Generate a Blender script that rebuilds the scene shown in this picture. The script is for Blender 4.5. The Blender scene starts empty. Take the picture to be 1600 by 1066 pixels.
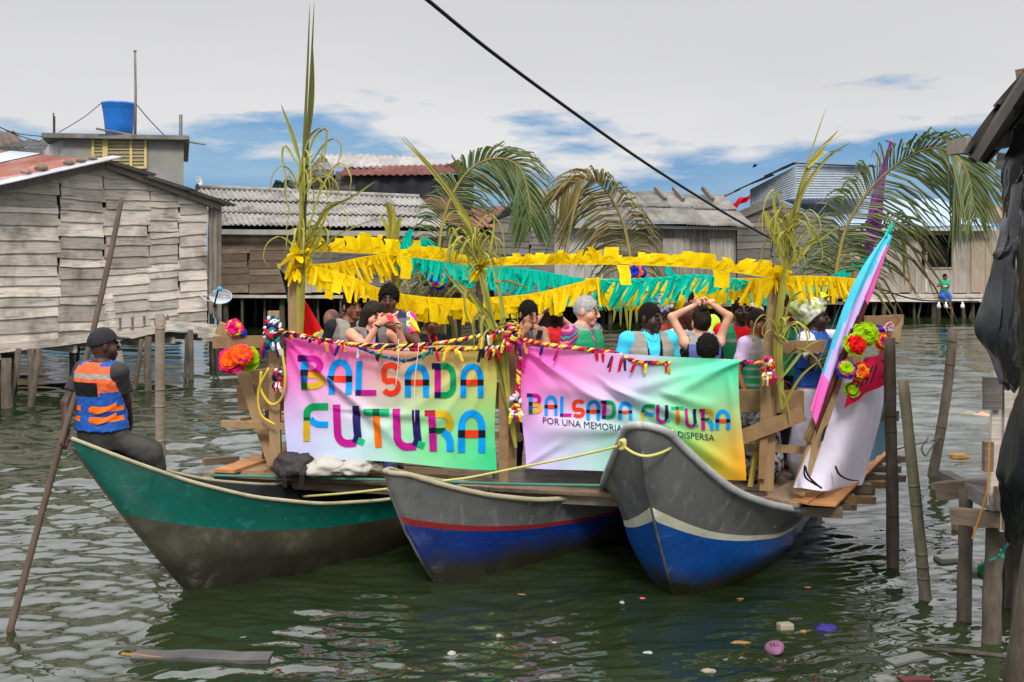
import bpy, bmesh, math, random
import numpy as np
from mathutils import Vector, Matrix, noise as mnoise
R = math.radians
V = Vector
scene = bpy.context.scene
COL = scene.collection
rng = random.Random(7)
# ------------------------------------------------------------------ camera
F, HZ, CH = 1555.0, 385.0, 2.85          # focal length in photo pixels, horizon row, camera height (m)
cam_d = bpy.data.cameras.new("camera"); cam = bpy.data.objects.new("camera", cam_d); COL.objects.link(cam)
cam_d.sensor_width = 36.0; cam_d.lens = 36.0*F/1600.0
cam_d.shift_y = -(533.0-HZ)/1600.0
cam_d.clip_start = .05; cam_d.clip_end = 3000
cam.location = (0, 0, CH); cam.rotation_euler = (R(90), 0, 0)
scene.camera = cam
def P(px, py, Y):
    "the point Y metres in front of the camera seen at photo pixel (px, py)"
    return V(((px-800.0)*Y/F, Y, CH-(py-HZ)*Y/F))
# ------------------------------------------------------------------ view, sky, sun
vs = scene.view_settings
scene.display_settings.display_device = 'sRGB'
vs.view_transform = 'Standard'; vs.look = 'None'; vs.exposure = 0.12; vs.gamma = 1.0; vs.use_curve_mapping = False
scene.render.engine = 'CYCLES'
scene.cycles.max_bounces = 6; scene.cycles.diffuse_bounces = 2; scene.cycles.glossy_bounces = 3
scene.cycles.transmission_bounces = 3; scene.cycles.use_denoising = True
SUN_EL, SUN_AZ = 44.0, 176.0             # azimuth clockwise from +Y: behind the camera
world = bpy.data.worlds.new("World"); scene.world = world; world.use_nodes = True
def build_world():
    nt = world.node_tree; nt.nodes.clear(); N = nt.nodes.new; L = nt.links.new
    out = N('ShaderNodeOutputWorld'); bg = N('ShaderNodeBackground'); bg.inputs['Strength'].default_value = .1
    L(bg.outputs[0], out.inputs[0])
    sky = N('ShaderNodeTexSky'); sky.sky_type = 'NISHITA'; sky.sun_disc = False
    sky.sun_elevation = R(SUN_EL); sky.sun_rotation = R(SUN_AZ)
    tc = N('ShaderNodeTexCoord'); sep = N('ShaderNodeSeparateXYZ'); L(tc.outputs['Generated'], sep.inputs[0])
    def M(op, a, b=None, c=None, clamp=False):
        m = N('ShaderNodeMath'); m.operation = op; m.use_clamp = clamp
        for i, x in enumerate((a, b, c)):
            if x is None: continue
            if isinstance(x, (int, float)): m.inputs[i].default_value = x
            else: L(x, m.inputs[i])
        return m.outputs[0]
    def noise(scale, st, detail, seed, rough=.55):
        mp = N('ShaderNodeMapping'); mp.inputs['Scale'].default_value = st; mp.inputs['Location'].default_value = seed
        L(tc.outputs['Generated'], mp.inputs[0])
        n = N('ShaderNodeTexNoise'); n.inputs['Scale'].default_value = scale; n.inputs['Detail'].default_value = detail
        n.inputs['Roughness'].default_value = rough
        L(mp.outputs[0], n.inputs['Vector']); return n.outputs['Fac']
    def mix(f, a, b):
        m = N('ShaderNodeMix'); m.data_type = 'RGBA'; L(f, m.inputs['Factor'])
        for s, x in ((6, a), (7, b)):
            if isinstance(x, tuple): m.inputs[s].default_value = (*x, 1)
            else: L(x, m.inputs[s])
        return m.outputs[2]
    z = sep.outputs['Z']
    # clear strip near the horizon: the sky's own blue, deepened
    clear = mix(M('ADD', .8, 0.0), sky.outputs[0], (1.0, 2.85, 5.6))
    paleb = noise(2.2, (1.5, 1.5, 9), 5, (5, 2, 1))
    clear = mix(M('MULTIPLY_ADD', paleb, 3.2, -1.42, True), clear, (3.6, 5.2, 6.6))
    # cloud cover grows with elevation; a billowy edge breaks the strip
    n1 = noise(3.2, (1.6, 1.6, 6.5), 6, (3.1, 7.7, 1.4))
    n2 = noise(9.0, (1.3, 1.3, 4.5), 6, (11.3, 2.7, 4.1))
    cover = M('MULTIPLY_ADD', z, 15.0, -1.62)
    cover = M('ADD', cover, M('MULTIPLY_ADD', n1, 3.6, -1.8))
    cover = M('ADD', cover, M('MULTIPLY_ADD', n2, 1.1, -.55))
    m = M('MULTIPLY_ADD', cover, 2.2, .5, True)
    sh = noise(1.5, (1, 1, 3), 4, (1.9, .3, 8.2))
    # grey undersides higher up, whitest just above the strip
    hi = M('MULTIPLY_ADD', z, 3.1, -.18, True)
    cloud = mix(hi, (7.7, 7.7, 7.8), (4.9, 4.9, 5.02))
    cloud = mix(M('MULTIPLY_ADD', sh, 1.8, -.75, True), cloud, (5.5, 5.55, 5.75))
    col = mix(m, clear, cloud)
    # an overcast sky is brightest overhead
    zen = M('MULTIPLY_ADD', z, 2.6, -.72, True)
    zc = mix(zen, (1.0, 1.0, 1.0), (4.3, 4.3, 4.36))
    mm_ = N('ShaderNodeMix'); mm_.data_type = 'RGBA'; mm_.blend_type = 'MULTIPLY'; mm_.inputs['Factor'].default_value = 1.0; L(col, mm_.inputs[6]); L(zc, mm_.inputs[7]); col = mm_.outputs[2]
    # below the horizon: dim
    lo = M('MULTIPLY_ADD', z, 60.0, 1.2, True)
    col = mix(lo, (1.2, 1.3, 1.3), col)
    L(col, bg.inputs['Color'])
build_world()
sun_d = bpy.data.lights.new("sun", 'SUN'); sun = bpy.data.objects.new("sun", sun_d); COL.objects.link(sun)
sun_d.energy = 2.4; sun_d.angle = R(12); sun_d.color = (1.0, .955, .89)
sun.rotation_euler = (R(90-SUN_EL), 0, R(-SUN_AZ+180))
# ------------------------------------------------------------------ materials
MATS = {}
def mat(name, col, col2=None, rough=.75, scale=3.0, stretch=(1, 1, 1), bump=0.0, bscale=None, bstretch=None, island=0.0,
        metal=0.0, spec=.16, stain=None, stain_amt=0.0, stain_scale=.9, transl=0.0, detail=5, contrast=1.6, coat=0.0, sheen=0.0, streak=None, slime=None):
    if name in MATS: return MATS[name]
    m = bpy.data.materials.new(name); m.use_nodes = True; MATS[name] = m
    nt = m.node_tree; N = nt.nodes.new; L = nt.links.new
    b = nt.nodes['Principled BSDF']; out = nt.nodes['Material Output']
    b.inputs['Roughness'].default_value = rough; b.inputs['Metallic'].default_value = metal
    b.inputs['Specular IOR Level'].default_value = spec
    if coat: b.inputs['Coat Weight'].default_value = coat; b.inputs['Coat Roughness'].default_value = .12
    if sheen: b.inputs['Sheen Weight'].default_value = sheen
    tc = N('ShaderNodeTexCoord')
    def nz(s, st, d=detail, off=(0, 0, 0)):
        mp = N('ShaderNodeMapping'); mp.inputs['Scale'].default_value = st; mp.inputs['Location'].default_value = off
        L(tc.outputs['Object'], mp.inputs[0])
        n = N('ShaderNodeTexNoise'); n.inputs['Scale'].default_value = s; n.inputs['Detail'].default_value = d
        n.inputs['Roughness'].default_value = .6
        L(mp.outputs[0], n.inputs['Vector']); return n.outputs['Fac']
    def mix(f, a, bb, blend='MIX'):
        x = N('ShaderNodeMix'); x.data_type = 'RGBA'; x.blend_type = blend
        if isinstance(f, (int, float)): x.inputs['Factor'].default_value = f
        else: L(f, x.inputs['Factor'])
        for s, c in ((6, a), (7, bb)):
            if isinstance(c, tuple): x.inputs[s].default_value = (*c, 1)
            else: L(c, x.inputs[s])
        return x.outputs[2]
    def ma(a, k, c, clamp=True):
        x = N('ShaderNodeMath'); x.operation = 'MULTIPLY_ADD'; x.use_clamp = clamp
        L(a, x.inputs[0]); x.inputs[1].default_value = k; x.inputs[2].default_value = c; return x.outputs[0]
    if col2 is None: col2 = tuple(c*.8 for c in col)
    f = nz(scale, stretch)
    c = mix(ma(f, contrast*1.6, .5-.8*contrast), col, col2)
    if stain_amt:
        s = nz(stain_scale, (1, 1, 1), 4, (4.7, 1.3, 2.9))
        k = ma(s, 5.0*min(1, stain_amt+.3), -2.5*min(1, stain_amt+.3)-.1+stain_amt*.4)
        c = mix(k, c, stain or tuple(x*.35 for x in col))
    if streak:
        s = nz(streak[1], streak[2], 4, (9.7, 3.3, 6.9))
        c = mix(ma(s, 6.0, -3.4), c, streak[0])
    if slime:                                   # growth and dirt along the waterline, uneven edge
        sx = N('ShaderNodeSeparateXYZ'); L(tc.outputs['Object'], sx.inputs[0]); e = N('ShaderNodeMath'); e.operation = 'MULTIPLY_ADD'
        L(nz(2.2, (1, 1, .6), 6, (2.2, 8.1, .4)), e.inputs[0]); e.inputs[1].default_value = -.5; L(sx.outputs['Z'], e.inputs[2])
        c = mix(ma(e.outputs[0], -4.5, slime[1]), c, slime[0])
    if island:
        g = N('ShaderNodeNewGeometry')
        hv = N('ShaderNodeHueSaturation')
        L(ma(g.outputs['Random Per Island'], 2*island, 1-island, False), hv.inputs['Value']); L(c, hv.inputs['Color'])
        c = hv.outputs[0]
    L(c, b.inputs['Base Color'])
    if bump:
        bp = N('ShaderNodeBump'); bp.inputs['Strength'].default_value = 1.0; bp.inputs['Distance'].default_value = bump
        L(nz(bscale or scale*2, bstretch or stretch, 6), bp.inputs['Height']); L(bp.outputs[0], b.inputs['Normal'])
    if transl:
        t = N('ShaderNodeBsdfTranslucent'); L(c, t.inputs['Color']); ms = N('ShaderNodeMixShader'); ms.inputs[0].default_value = transl
        L(b.outputs[0], ms.inputs[1]); L(t.outputs[0], ms.inputs[2]); L(ms.outputs[0], out.inputs['Surface'])
    return m
def srgb(r, g, b):
    def f(c):
        c /= 255.0
        return c/12.92 if c <= .04045 else ((c+.055)/1.055)**2.4
    return (f(r), f(g), f(b))
def plain(name, rgb, rough=.7, transl=0.0, **k):
    c = srgb(*rgb)
    return mat(name, c, tuple(x*.86 for x in c), rough, transl=transl, scale=k.pop('scale', 9), **k)
# ------------------------------------------------------------------ mesh helper
class MB:
    def __init__(s): s.v = []; s.f = []; s.m = []
    def add(s, verts, faces, mi=0):
        o = len(s.v); s.v.extend([tuple(p) for p in verts]); s.f.extend([tuple(i+o for i in f) for f in faces]); s.m.extend([mi]*len(faces)); return s
    def hexa(s, p, mi=0):     # 8 corner points: bottom ring 0-3, top ring 4-7
        return s.add(p, [(3, 2, 1, 0), (4, 5, 6, 7), (0, 1, 5, 4), (1, 2, 6, 5), (2, 3, 7, 6), (3, 0, 4, 7)], mi)
    def box(s, c, size, rot=None, mi=0):
        c = V(c); q = []
        for z in (-.5, .5):
            for x, y in ((-.5, -.5), (.5, -.5), (.5, .5), (-.5, .5)):
                p = V((x*size[0], y*size[1], z*size[2]))
                q.append(c+(rot @ p if rot else p))
        return s.hexa(q, mi)
    def board(s, a, b, w, t, up=(0, 0, 1), mi=0, warp=0.0, n=1):
        "a timber from a to b: w wide across 'up', t thick"
        a, b = V(a), V(b); d = (b-a).normalized(); u = V(up); u = (u-d*u.dot(d))
        if u.length < 1e-4: u = V((1, 0, 0)); u = u-d*u.dot(d)
        u.normalize(); n_ = d.cross(u)
        rings = []
        for i in range(n+1):
            k = i/n; c = a.lerp(b, k)
            if warp and 0 < i < n: c = c+u*rng.uniform(-warp, warp)+n_*rng.uniform(-warp, warp)*.5
            hw = w/2*(1+(rng.uniform(-.04, .04) if n > 1 else 0))
            rings.append([c-u*hw-n_*t/2, c+u*hw-n_*t/2, c+u*hw+n_*t/2, c-u*hw+n_*t/2])
        vs_ = [p for r in rings for p in r]; fs = [(3, 2, 1, 0)]
        for i in range(n):
            for j in range(4):
                fs.append((i*4+j, i*4+(j+1) % 4, (i+1)*4+(j+1) % 4, (i+1)*4+j))
        e = n*4; fs.append((e, e+1, e+2, e+3))
        fs = [tuple(reversed(f)) for f in fs]
        return s.add(vs_, fs, mi)
    def tube(s, pts, rad, n=8, mi=0, cap=True, phase=0.0):
        pts = [V(p) for p in pts]; k = len(pts)
        if not hasattr(rad, '__len__'): rad = [rad]*k
        vs_ = []; prev = None
        for i, p in enumerate(pts):
            d = (pts[min(i+1, k-1)]-pts[max(i-1, 0)])
            d = d.normalized() if d.length > 1e-9 else V((0, 0, 1))
            if prev is None:
                a = V((0, 0, 1)) if abs(d.z) < .9 else V((1, 0, 0))
                u = d.cross(a).normalized()
            else:
                u = (prev-d*prev.dot(d)); u = u.normalized() if u.length > 1e-6 else d.orthogonal().normalized()
            prev = u; w = d.cross(u)
            for j in range(n):
                t = 2*math.pi*j/n+phase
                vs_.append(p+(u*math.cos(t)+w*math.sin(t))*rad[i])
        fs = []
        for i in range(k-1):
            for j in range(n):
                fs.append((i*n+j, i*n+(j+1) % n, (i+1)*n+(j+1) % n, (i+1)*n+j))
        if cap:
            fs.append(tuple(reversed(range(n)))); fs.append(tuple(range((k-1)*n, k*n)))
        return s.add(vs_, fs, mi)
    def ribbon(s, pts, widths, side, mi=0, fold=0.0, th=0.0):
        "a blade: centre points, widths, a side vector (or one per point); fold raises the mid line"
        vs_ = []; k = len(pts)
        for i, p in enumerate(pts):
            sd = V(side[i]) if isinstance(side, list) else V(side)
            p = V(p); w = widths[i]/2
            d = V(pts[min(i+1, k-1)])-V(pts[max(i-1, 0)])
            nn = d.cross(sd); nn = nn.normalized() if nn.length > 1e-9 else V((0, 0, 1))
            vs_ += [p-sd*w, p+nn*fold*w, p+sd*w]
        fs = []
        for i in range(k-1):
            a = i*3; fs += [(a, a+1, a+4, a+3), (a+1, a+2, a+5, a+4)]
        return s.add(vs_, fs, mi)
    def grid(s, fn, nu, nv, mi=0, close=False):
        vs_ = [fn(i/nu, j/nv) for j in range(nv+1) for i in range(nu+1)]
        fs = [(j*(nu+1)+i, j*(nu+1)+i+1, (j+1)*(nu+1)+i+1, (j+1)*(nu+1)+i) for j in range(nv) for i in range(nu)]
        return s.add(vs_, fs, mi if isinstance(mi, int) else 0)
    def lathe(s, c, prof, n=20, mi=0, rot=None):
        c = V(c); vs_ = []
        for r, z in prof:
            for j in range(n):
                t = 2*math.pi*j/n; p = V((r*math.cos(t), r*math.sin(t), z)); vs_.append(c+(rot @ p if rot else p))
        k = len(prof); fs = []
        for i in range(k-1):
            for j in range(n): fs.append((i*n+j, i*n+(j+1) % n, (i+1)*n+(j+1) % n, (i+1)*n+j))
        if prof[0][0] > 1e-5: fs.append(tuple(reversed(range(n))))
        if prof[-1][0] > 1e-5: fs.append(tuple(range((k-1)*n, k*n)))
        return s.add(vs_, fs, mi)
WORLD_AT = {}
def base_of(o):
    while o.parent: o = o.parent
    return WORLD_AT.get(o.name, V((0, 0, 0)))
def obj(name, mb, mats, parent=None, smooth=False, world=True, bevel=0.0, at=None):
    "link one mesh object; its points are given in world space unless world is False"
    v = mb.v; me = bpy.data.meshes.new(name)
    if parent is not None: org = base_of(parent) if world else V((0, 0, 0))
    else:
        if at is not None: org = V(at)
        else:
            a = np.array(v); org = V(((a[:, 0].min()+a[:, 0].max())/2, (a[:, 1].min()+a[:, 1].max())/2, a[:, 2].min()))
    me.from_pydata([(p[0]-org[0], p[1]-org[1], p[2]-org[2]) for p in v], [], mb.f)
    if not isinstance(mats, (list, tuple)): mats = [mats]
    for m in mats: me.materials.append(m)
    if len(mats) > 1: me.polygons.foreach_set('material_index', mb.m)
    if smooth: me.polygons.foreach_set('use_smooth', [True]*len(me.polygons))
    me.update()
    o = bpy.data.objects.new(name, me); COL.objects.link(o)
    if parent is not None: o.parent = parent
    else: o.location = org; WORLD_AT[o.name] = V(org)
    if bevel:
        md = o.modifiers.new('bevel', 'BEVEL'); md.width = bevel; md.segments = 2; md.limit_method = 'ANGLE'
    return o
def tag(o, label, cat, group=None):
    o['label'] = label; o['category'] = cat
    if group: o['group'] = group
    return o
def thing(name, label, cat, loc=(0, 0, 0), group=None, rz=0.0):
    o = bpy.data.objects.new(name, None); COL.objects.link(o); o.empty_display_size = .1
    o.location = loc; o.rotation_euler = (0, 0, rz); WORLD_AT[o.name] = V(loc)
    return tag(o, label, cat, group)
def struct(name, mb, m, smooth=False):
    o = obj(name, mb, m, smooth=smooth, at=(0, 0, 0)); o['kind'] = 'structure'; return o
def bez(pts, n=16):
    "Catmull-Rom through the points"
    pts = [V(p) for p in pts]; q = [pts[0]*2-pts[1]]+pts+[pts[-1]*2-pts[-2]]; out = []
    seg = len(pts)-1
    for i in range(n+1):
        t = i/n*seg; k = min(int(t), seg-1); u = t-k
        a, b, c, d = q[k], q[k+1], q[k+2], q[k+3]
        out.append(.5*((2*b)+(c-a)*u+(2*a-5*b+4*c-d)*u*u+(3*b-a-3*c+d)*u**3))
    return out
def ipl(x, xs, ys): return float(np.interp(x, xs, ys))
# shared materials
M_grey = mat('weathered grey wood', (.54, .48, .41), (.35, .305, .255), .9, 2.2, (1.2, 1.2, 16), .008, island=.36, stain=(.14, .115, .09), stain_amt=.38, stain_scale=1.9, streak=((.16, .15, .135), 1.6, (1, 1, 7)))
M_greyv = mat('weathered upright boards', (.26, .23, .195), (.15, .13, .108), .9, 3, (9, 9, .6), .005, island=.22, stain=(.08, .065, .05), stain_amt=.3)
M_brownw = mat('brown stained boards', (.2, .15, .108), (.105, .076, .054), .9, 2, (1.2, 1.2, 14), .006, island=.28, stain=(.3, .25, .185), stain_amt=.3)
M_dgrey = mat('dull grey boards', (.2, .182, .165), (.105, .095, .086), .9, 2.2, (1.2, 1.2, 15), .006, island=.24, stain=(.06, .05, .045), stain_amt=.3)
M_lumber = mat('raw sawn lumber', (.28, .172, .085), (.19, .116, .056), .8, 4, (3, 3, 3), .002, 20, island=.15, stain=(.24, .14, .07), stain_amt=.25, stain_scale=2)
M_lumberl = mat('pale sawn lumber', (.34, .225, .115), (.25, .16, .08), .8, 5, (5, 5, 1.2), .002, 20, island=.1, stain=(.27, .17, .085), stain_amt=.2, stain_scale=2)
M_deck = mat('worn deck boards', (.28, .195, .13), (.15, .105, .072), .88, 4, (2, 2, 2), .003, 14, island=.25, stain=(.13, .09, .06), stain_amt=.3, stain_scale=1.6)
M_ply = mat('orange plywood', (.46, .22, .085), (.33, .15, .06), .75, 4, (2, 6, 2), .002, island=.12, stain=(.26, .12, .05), stain_amt=.2, stain_scale=2)
M_pole = mat('bark stripped pole', (.14, .112, .085), (.065, .052, .04), .92, 4, (4, 4, 1.2), .006, 18, island=.1, stain=(.06, .052, .04), stain_amt=.35, stain_scale=2.5)
M_stilt = mat('wet stilt timber', (.105, .088, .068), (.05, .042, .034), .85, 4, (4, 4, 1.2), .006, 16, island=.25, stain=(.028, .03, .022), stain_amt=.35, stain_scale=2)
M_fibre = mat('fibre cement sheet', (.33, .31, .285), (.2, .19, .175), .92, 2.5, (2, 2, 2), .003, 30, island=.13, stain=(.09, .085, .078), stain_amt=.4, stain_scale=1.6)
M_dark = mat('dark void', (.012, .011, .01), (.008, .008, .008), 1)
M_black = mat('black plastic sheet', (.006, .0062, .007), (.011, .0115, .013), .24, 3, (1, 1, 1), .006, 9, spec=.4)
M_zinc = mat('galvanised sheet', (.44, .5, .58), (.33, .38, .46), .42, 2.4, (1, 1, 1), .001, 20, island=.08, metal=.35, stain=(.3, .3, .32), stain_amt=.2)
# ------------------------------------------------------------------ water
def build_water():
    g = np.random.default_rng(4)
    pys = np.concatenate([np.array([2600., 1900, 1500, 1300, 1180]), np.arange(1120, 500, -1.15), np.arange(500, 440, -1.0), np.arange(440, 398, -1.6), np.array([396., 393, 390, 388])])
    Y = 4432.0/(pys-HZ)
    cx = np.concatenate([-np.geomspace(4, .62, 22), np.linspace(-.58, .58, 640), np.geomspace(.62, 4, 22)])
    YY, CX = np.meshgrid(Y, cx, indexing='ij'); XX = CX*YY
    dY = np.abs(np.gradient(Y))[:, None]
    Z = np.zeros_like(XX)
    # slow warp so that crests do not run straight
    wx = .16*np.sin(.9*YY+.5*XX+1)+.08*np.sin(2.1*XX-1.1*YY+2)
    wy = .2*np.sin(.7*XX-.6*YY+.3)+.08*np.sin(1.9*YY+1.4*XX)
    calm = 1-.62*np.exp(-((XX-.2)/2.3)**4-((YY-6.9)/2.0)**4)
    for i in range(110):
        lam = .085*(2.0/.085)**(g.random()**1.25)
        th = R(90)+g.normal(0, .4)
        k = 2*math.pi/lam
        s = .07*(1.0 if lam < .55 else .42)
        a = s*lam/(2*math.pi)
        ph = k*(np.cos(th)*(XX+wx)+np.sin(th)*(YY+wy))+g.random()*6.28
        att = np.clip((lam/(dY*2.4)-1)/1.0, 0, 1)
        env = .55+.45*np.sin(.31*XX*g.uniform(.5, 2)+.27*YY*g.uniform(.5, 2)+g.random()*6.28)
        Z += a*np.sin(ph)*att*env
    patch = .78+.3*np.sin(.33*XX+.5*np.sin(.4*YY)+.8)*np.sin(.21*YY+1.1)+.22*np.sin(.9*XX-.55*YY+.6*np.sin(.7*XX))
    Z *= calm*np.clip(patch, .3, 1.3)
    Z -= .35*Z*Z/.02*np.sign(Z)*0
    nY, nX = Z.shape
    v = np.stack([XX, YY, Z], -1).reshape(-1, 3)
    idx = np.arange(nY*nX).reshape(nY, nX)
    f = np.stack([idx[:-1, :-1], idx[:-1, 1:], idx[1:, 1:], idx[1:, :-1]], -1).reshape(-1, 4)
    me = bpy.data.meshes.new('water')
    me.vertices.add(len(v)); me.vertices.foreach_set('co', v.ravel())
    me.loops.add(f.size); me.loops.foreach_set('vertex_index', f.ravel().astype(np.int32))
    me.polygons.add(len(f)); me.polygons.foreach_set('loop_start', np.arange(0, f.size, 4, dtype=np.int32))
    me.update(calc_edges=True)
    me.polygons.foreach_set('use_smooth', [True]*len(f))
    m = bpy.data.materials.new('murky water'); m.use_nodes = True; nt = m.node_tree; N = nt.nodes.new; L = nt.links.new
    b = nt.nodes['Principled BSDF']; b.inputs['Roughness'].default_value = .04; b.inputs['IOR'].default_value = 1.8
    tc = N('ShaderNodeTexCoord'); n = N('ShaderNodeTexNoise'); n.inputs['Scale'].default_value = .45; n.inputs['Detail'].default_value = 3
    L(tc.outputs['Object'], n.inputs['Vector'])
    r = N('ShaderNodeValToRGB'); r.color_ramp.elements[0].color = (.009, .017, .005, 1); r.color_ramp.elements[1].color = (.02, .029, .011, 1)
    r.color_ramp.elements[0].position = .35; r.color_ramp.elements[1].position = .65
    L(n.outputs['Fac'], r.inputs[0]); L(r.outputs[0], b.inputs['Base Color'])
    mp = N('ShaderNodeMapping'); mp.inputs['Scale'].default_value = (1, 1.6, 1); L(tc.outputs['Object'], mp.inputs[0])
    n1 = N('ShaderNodeTexNoise'); n1.inputs['Scale'].default_value = 2.2; n1.inputs['Detail'].default_value = 4; n1.inputs['Distortion'].default_value = .1
    L(mp.outputs[0], n1.inputs['Vector'])
    bp = N('ShaderNodeBump'); bp.inputs['Distance'].default_value = .02; bp.inputs['Strength'].default_value = .8
    L(n1.outputs['Fac'], bp.inputs['Height']); L(bp.outputs[0], b.inputs['Normal'])
    me.materials.append(m)
    o = bpy.data.objects.new('water', me); COL.objects.link(o); o['kind'] = 'structure'
build_water()
m_mud = mat('mud', (.05, .042, .03), (.03, .026, .02), .9, 1.0, bump=.03)
b = MB(); b.grid(lambda u, w: (-300+600*u, 47+w*260, -.4+1.6*min(1, w*14)+.25*math.sin(u*90)*min(1, w*8)), 60, 40)
struct('terrain', b, m_mud, True)
b = MB(); b.grid(lambda u, w: (-900+1800*u, -30+1000*w, -2.5), 6, 6)
struct('ground', b, m_mud)
# ------------------------------------------------------------------ walls and roofs
def plank_wall(mb, a, b, zb, zt, rowh, joints, th=.025, wav=.012, lap=.02, skip=None, r=rng, n=7, holes=()):
    "horizontal lapped boards between plan points a and b; zb/zt are functions of the distance along the wall"
    a, b = V((a[0], a[1], 0)), V((b[0], b[1], 0)); Lw = (b-a).length; d = (b-a)/Lw
    nn = V((d.y, -d.x, 0))
    if nn.dot(V((-a.x, -a.y, 0))) < 0: nn = -nn
    js = [0]+[j*Lw for j in joints]+[Lw]
    for q in range(len(js)-1):
        u0, u1 = js[q], js[q+1]
        z = min(zb(u0), zb(u1), zb((u0+u1)/2))-.02; zmax = max(zt(u0), zt(u1), zt((u0+u1)/2))
        tilt = r.uniform(-.02, .02)
        off = r.uniform(0, .008)
        while z < zmax:
            h = rowh*r.choice((.6, .8, .9, 1.0, 1.1, 1.3, 1.5))
            e0, e1 = r.uniform(-.05, .05) if q else 0, r.uniform(-.05, .05) if q < len(js)-2 else 0
            ua, ub = u0+e0+.006, u1+e1-.006
            p1, p2, p3 = r.uniform(0, 6), r.uniform(0, 6), r.uniform(.5, 1.6)
            rows = []
            ok = False
            for i in range(n+1):
                t = i/n; u = ua+(ub-ua)*t
                w = wav*(math.sin(p1+p3*3.2*t)+.35*math.sin(p2+9*t*p3)+.7*math.exp(-((t-p2/6)*9)**2))
                zl = z+w+tilt*(t-.5)*2; zh = z+h+.035+tilt*(t-.5)*2
                lo, hi = zb(u)-.03, zt(u)
                zl2, zh2 = min(max(zl, lo), hi), min(max(zh, lo), hi)
                if zh2-zl2 > .015: ok = True
                of = lap*(1 if zl2 == zl else .8)+off
                c = a+d*u
                rows.append([V((c.x, c.y, zl2))+nn*(th+of), V((c.x, c.y, zh2))+nn*(th*.6), V((c.x, c.y, zh2)), V((c.x, c.y, zl2))+nn*of*.5])
            mid = (ua+ub)/2
            if ok and not (skip and skip(mid, z+h/2)):
                vs_ = [p for r_ in rows for p in r_]; fs = []
                for i in range(n):
                    for j in range(4): fs.append((i*4+j, i*4+(j+1) % 4, (i+1)*4+(j+1) % 4, (i+1)*4+j))
                fs.append((0, 1, 2, 3)); fs.append((n*4+3, n*4+2, n*4+1, n*4))
                mb.add(vs_, fs)
            z += h
def upright_wall(mb, a, b, zb, zt, bw, th=.025, r=rng, skip=None):
    a, b = V((a[0], a[1], 0)), V((b[0], b[1], 0)); Lw = (b-a).length; d = (b-a)/Lw
    nn = V((d.y, -d.x, 0))
    if nn.dot(V((-a.x, -a.y, 0))) < 0: nn = -nn
    u = 0
    while u < Lw:
        w = min(bw*r.uniform(.65, 1.35), Lw-u)
        o = r.uniform(0, .022); z0 = zb(u)+r.uniform(-.05, .03); z1 = zt(u+w/2)
        segs = [(z0, z1)]
        if skip:
            s = skip(u+w/2)
            if s: segs = [(z0, s[0]), (s[1], z1)]
        for (q0, q1) in segs:
            if q1-q0 < .02: continue
            c = [a+d*(u+.004), a+d*(u+w-.004)]
            p = []
            for zz in (q0, q1):
                for cc, k in ((c[0], th+o), (c[1], th+o), (c[1], 0), (c[0], 0)):
                    p.append(V((cc.x, cc.y, zz+(r.uniform(-.01, .01) if zz == q0 else 0)))+nn*k)
            mb.hexa(p)
        u += w
def backing(mb, a, b, zb, zt, n=8, back=.012):
    a, b = V((a[0], a[1], 0)), V((b[0], b[1], 0)); Lw = (b-a).length; d = (b-a)/Lw
    nn = V((d.y, -d.x, 0))
    if nn.dot(V((-a.x, -a.y, 0))) < 0: nn = -nn
    vs_ = []
    for i in range(n+1):
        u = Lw*i/n; c = a+d*u-nn*back
        for zz in (zb(u), zt(u)):
            for k in (0, -.03): q = c+nn*k; vs_.append((q.x, q.y, zz))
    fs = []
    for i in range(n):
        o = i*4; e = o+4
        fs += [(o, e, e+2, o+2), (o+1, o+3, e+3, e+1), (o+2, e+2, e+3, o+3), (o, o+1, e+1, e)]
    mb.add(vs_, fs)
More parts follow.
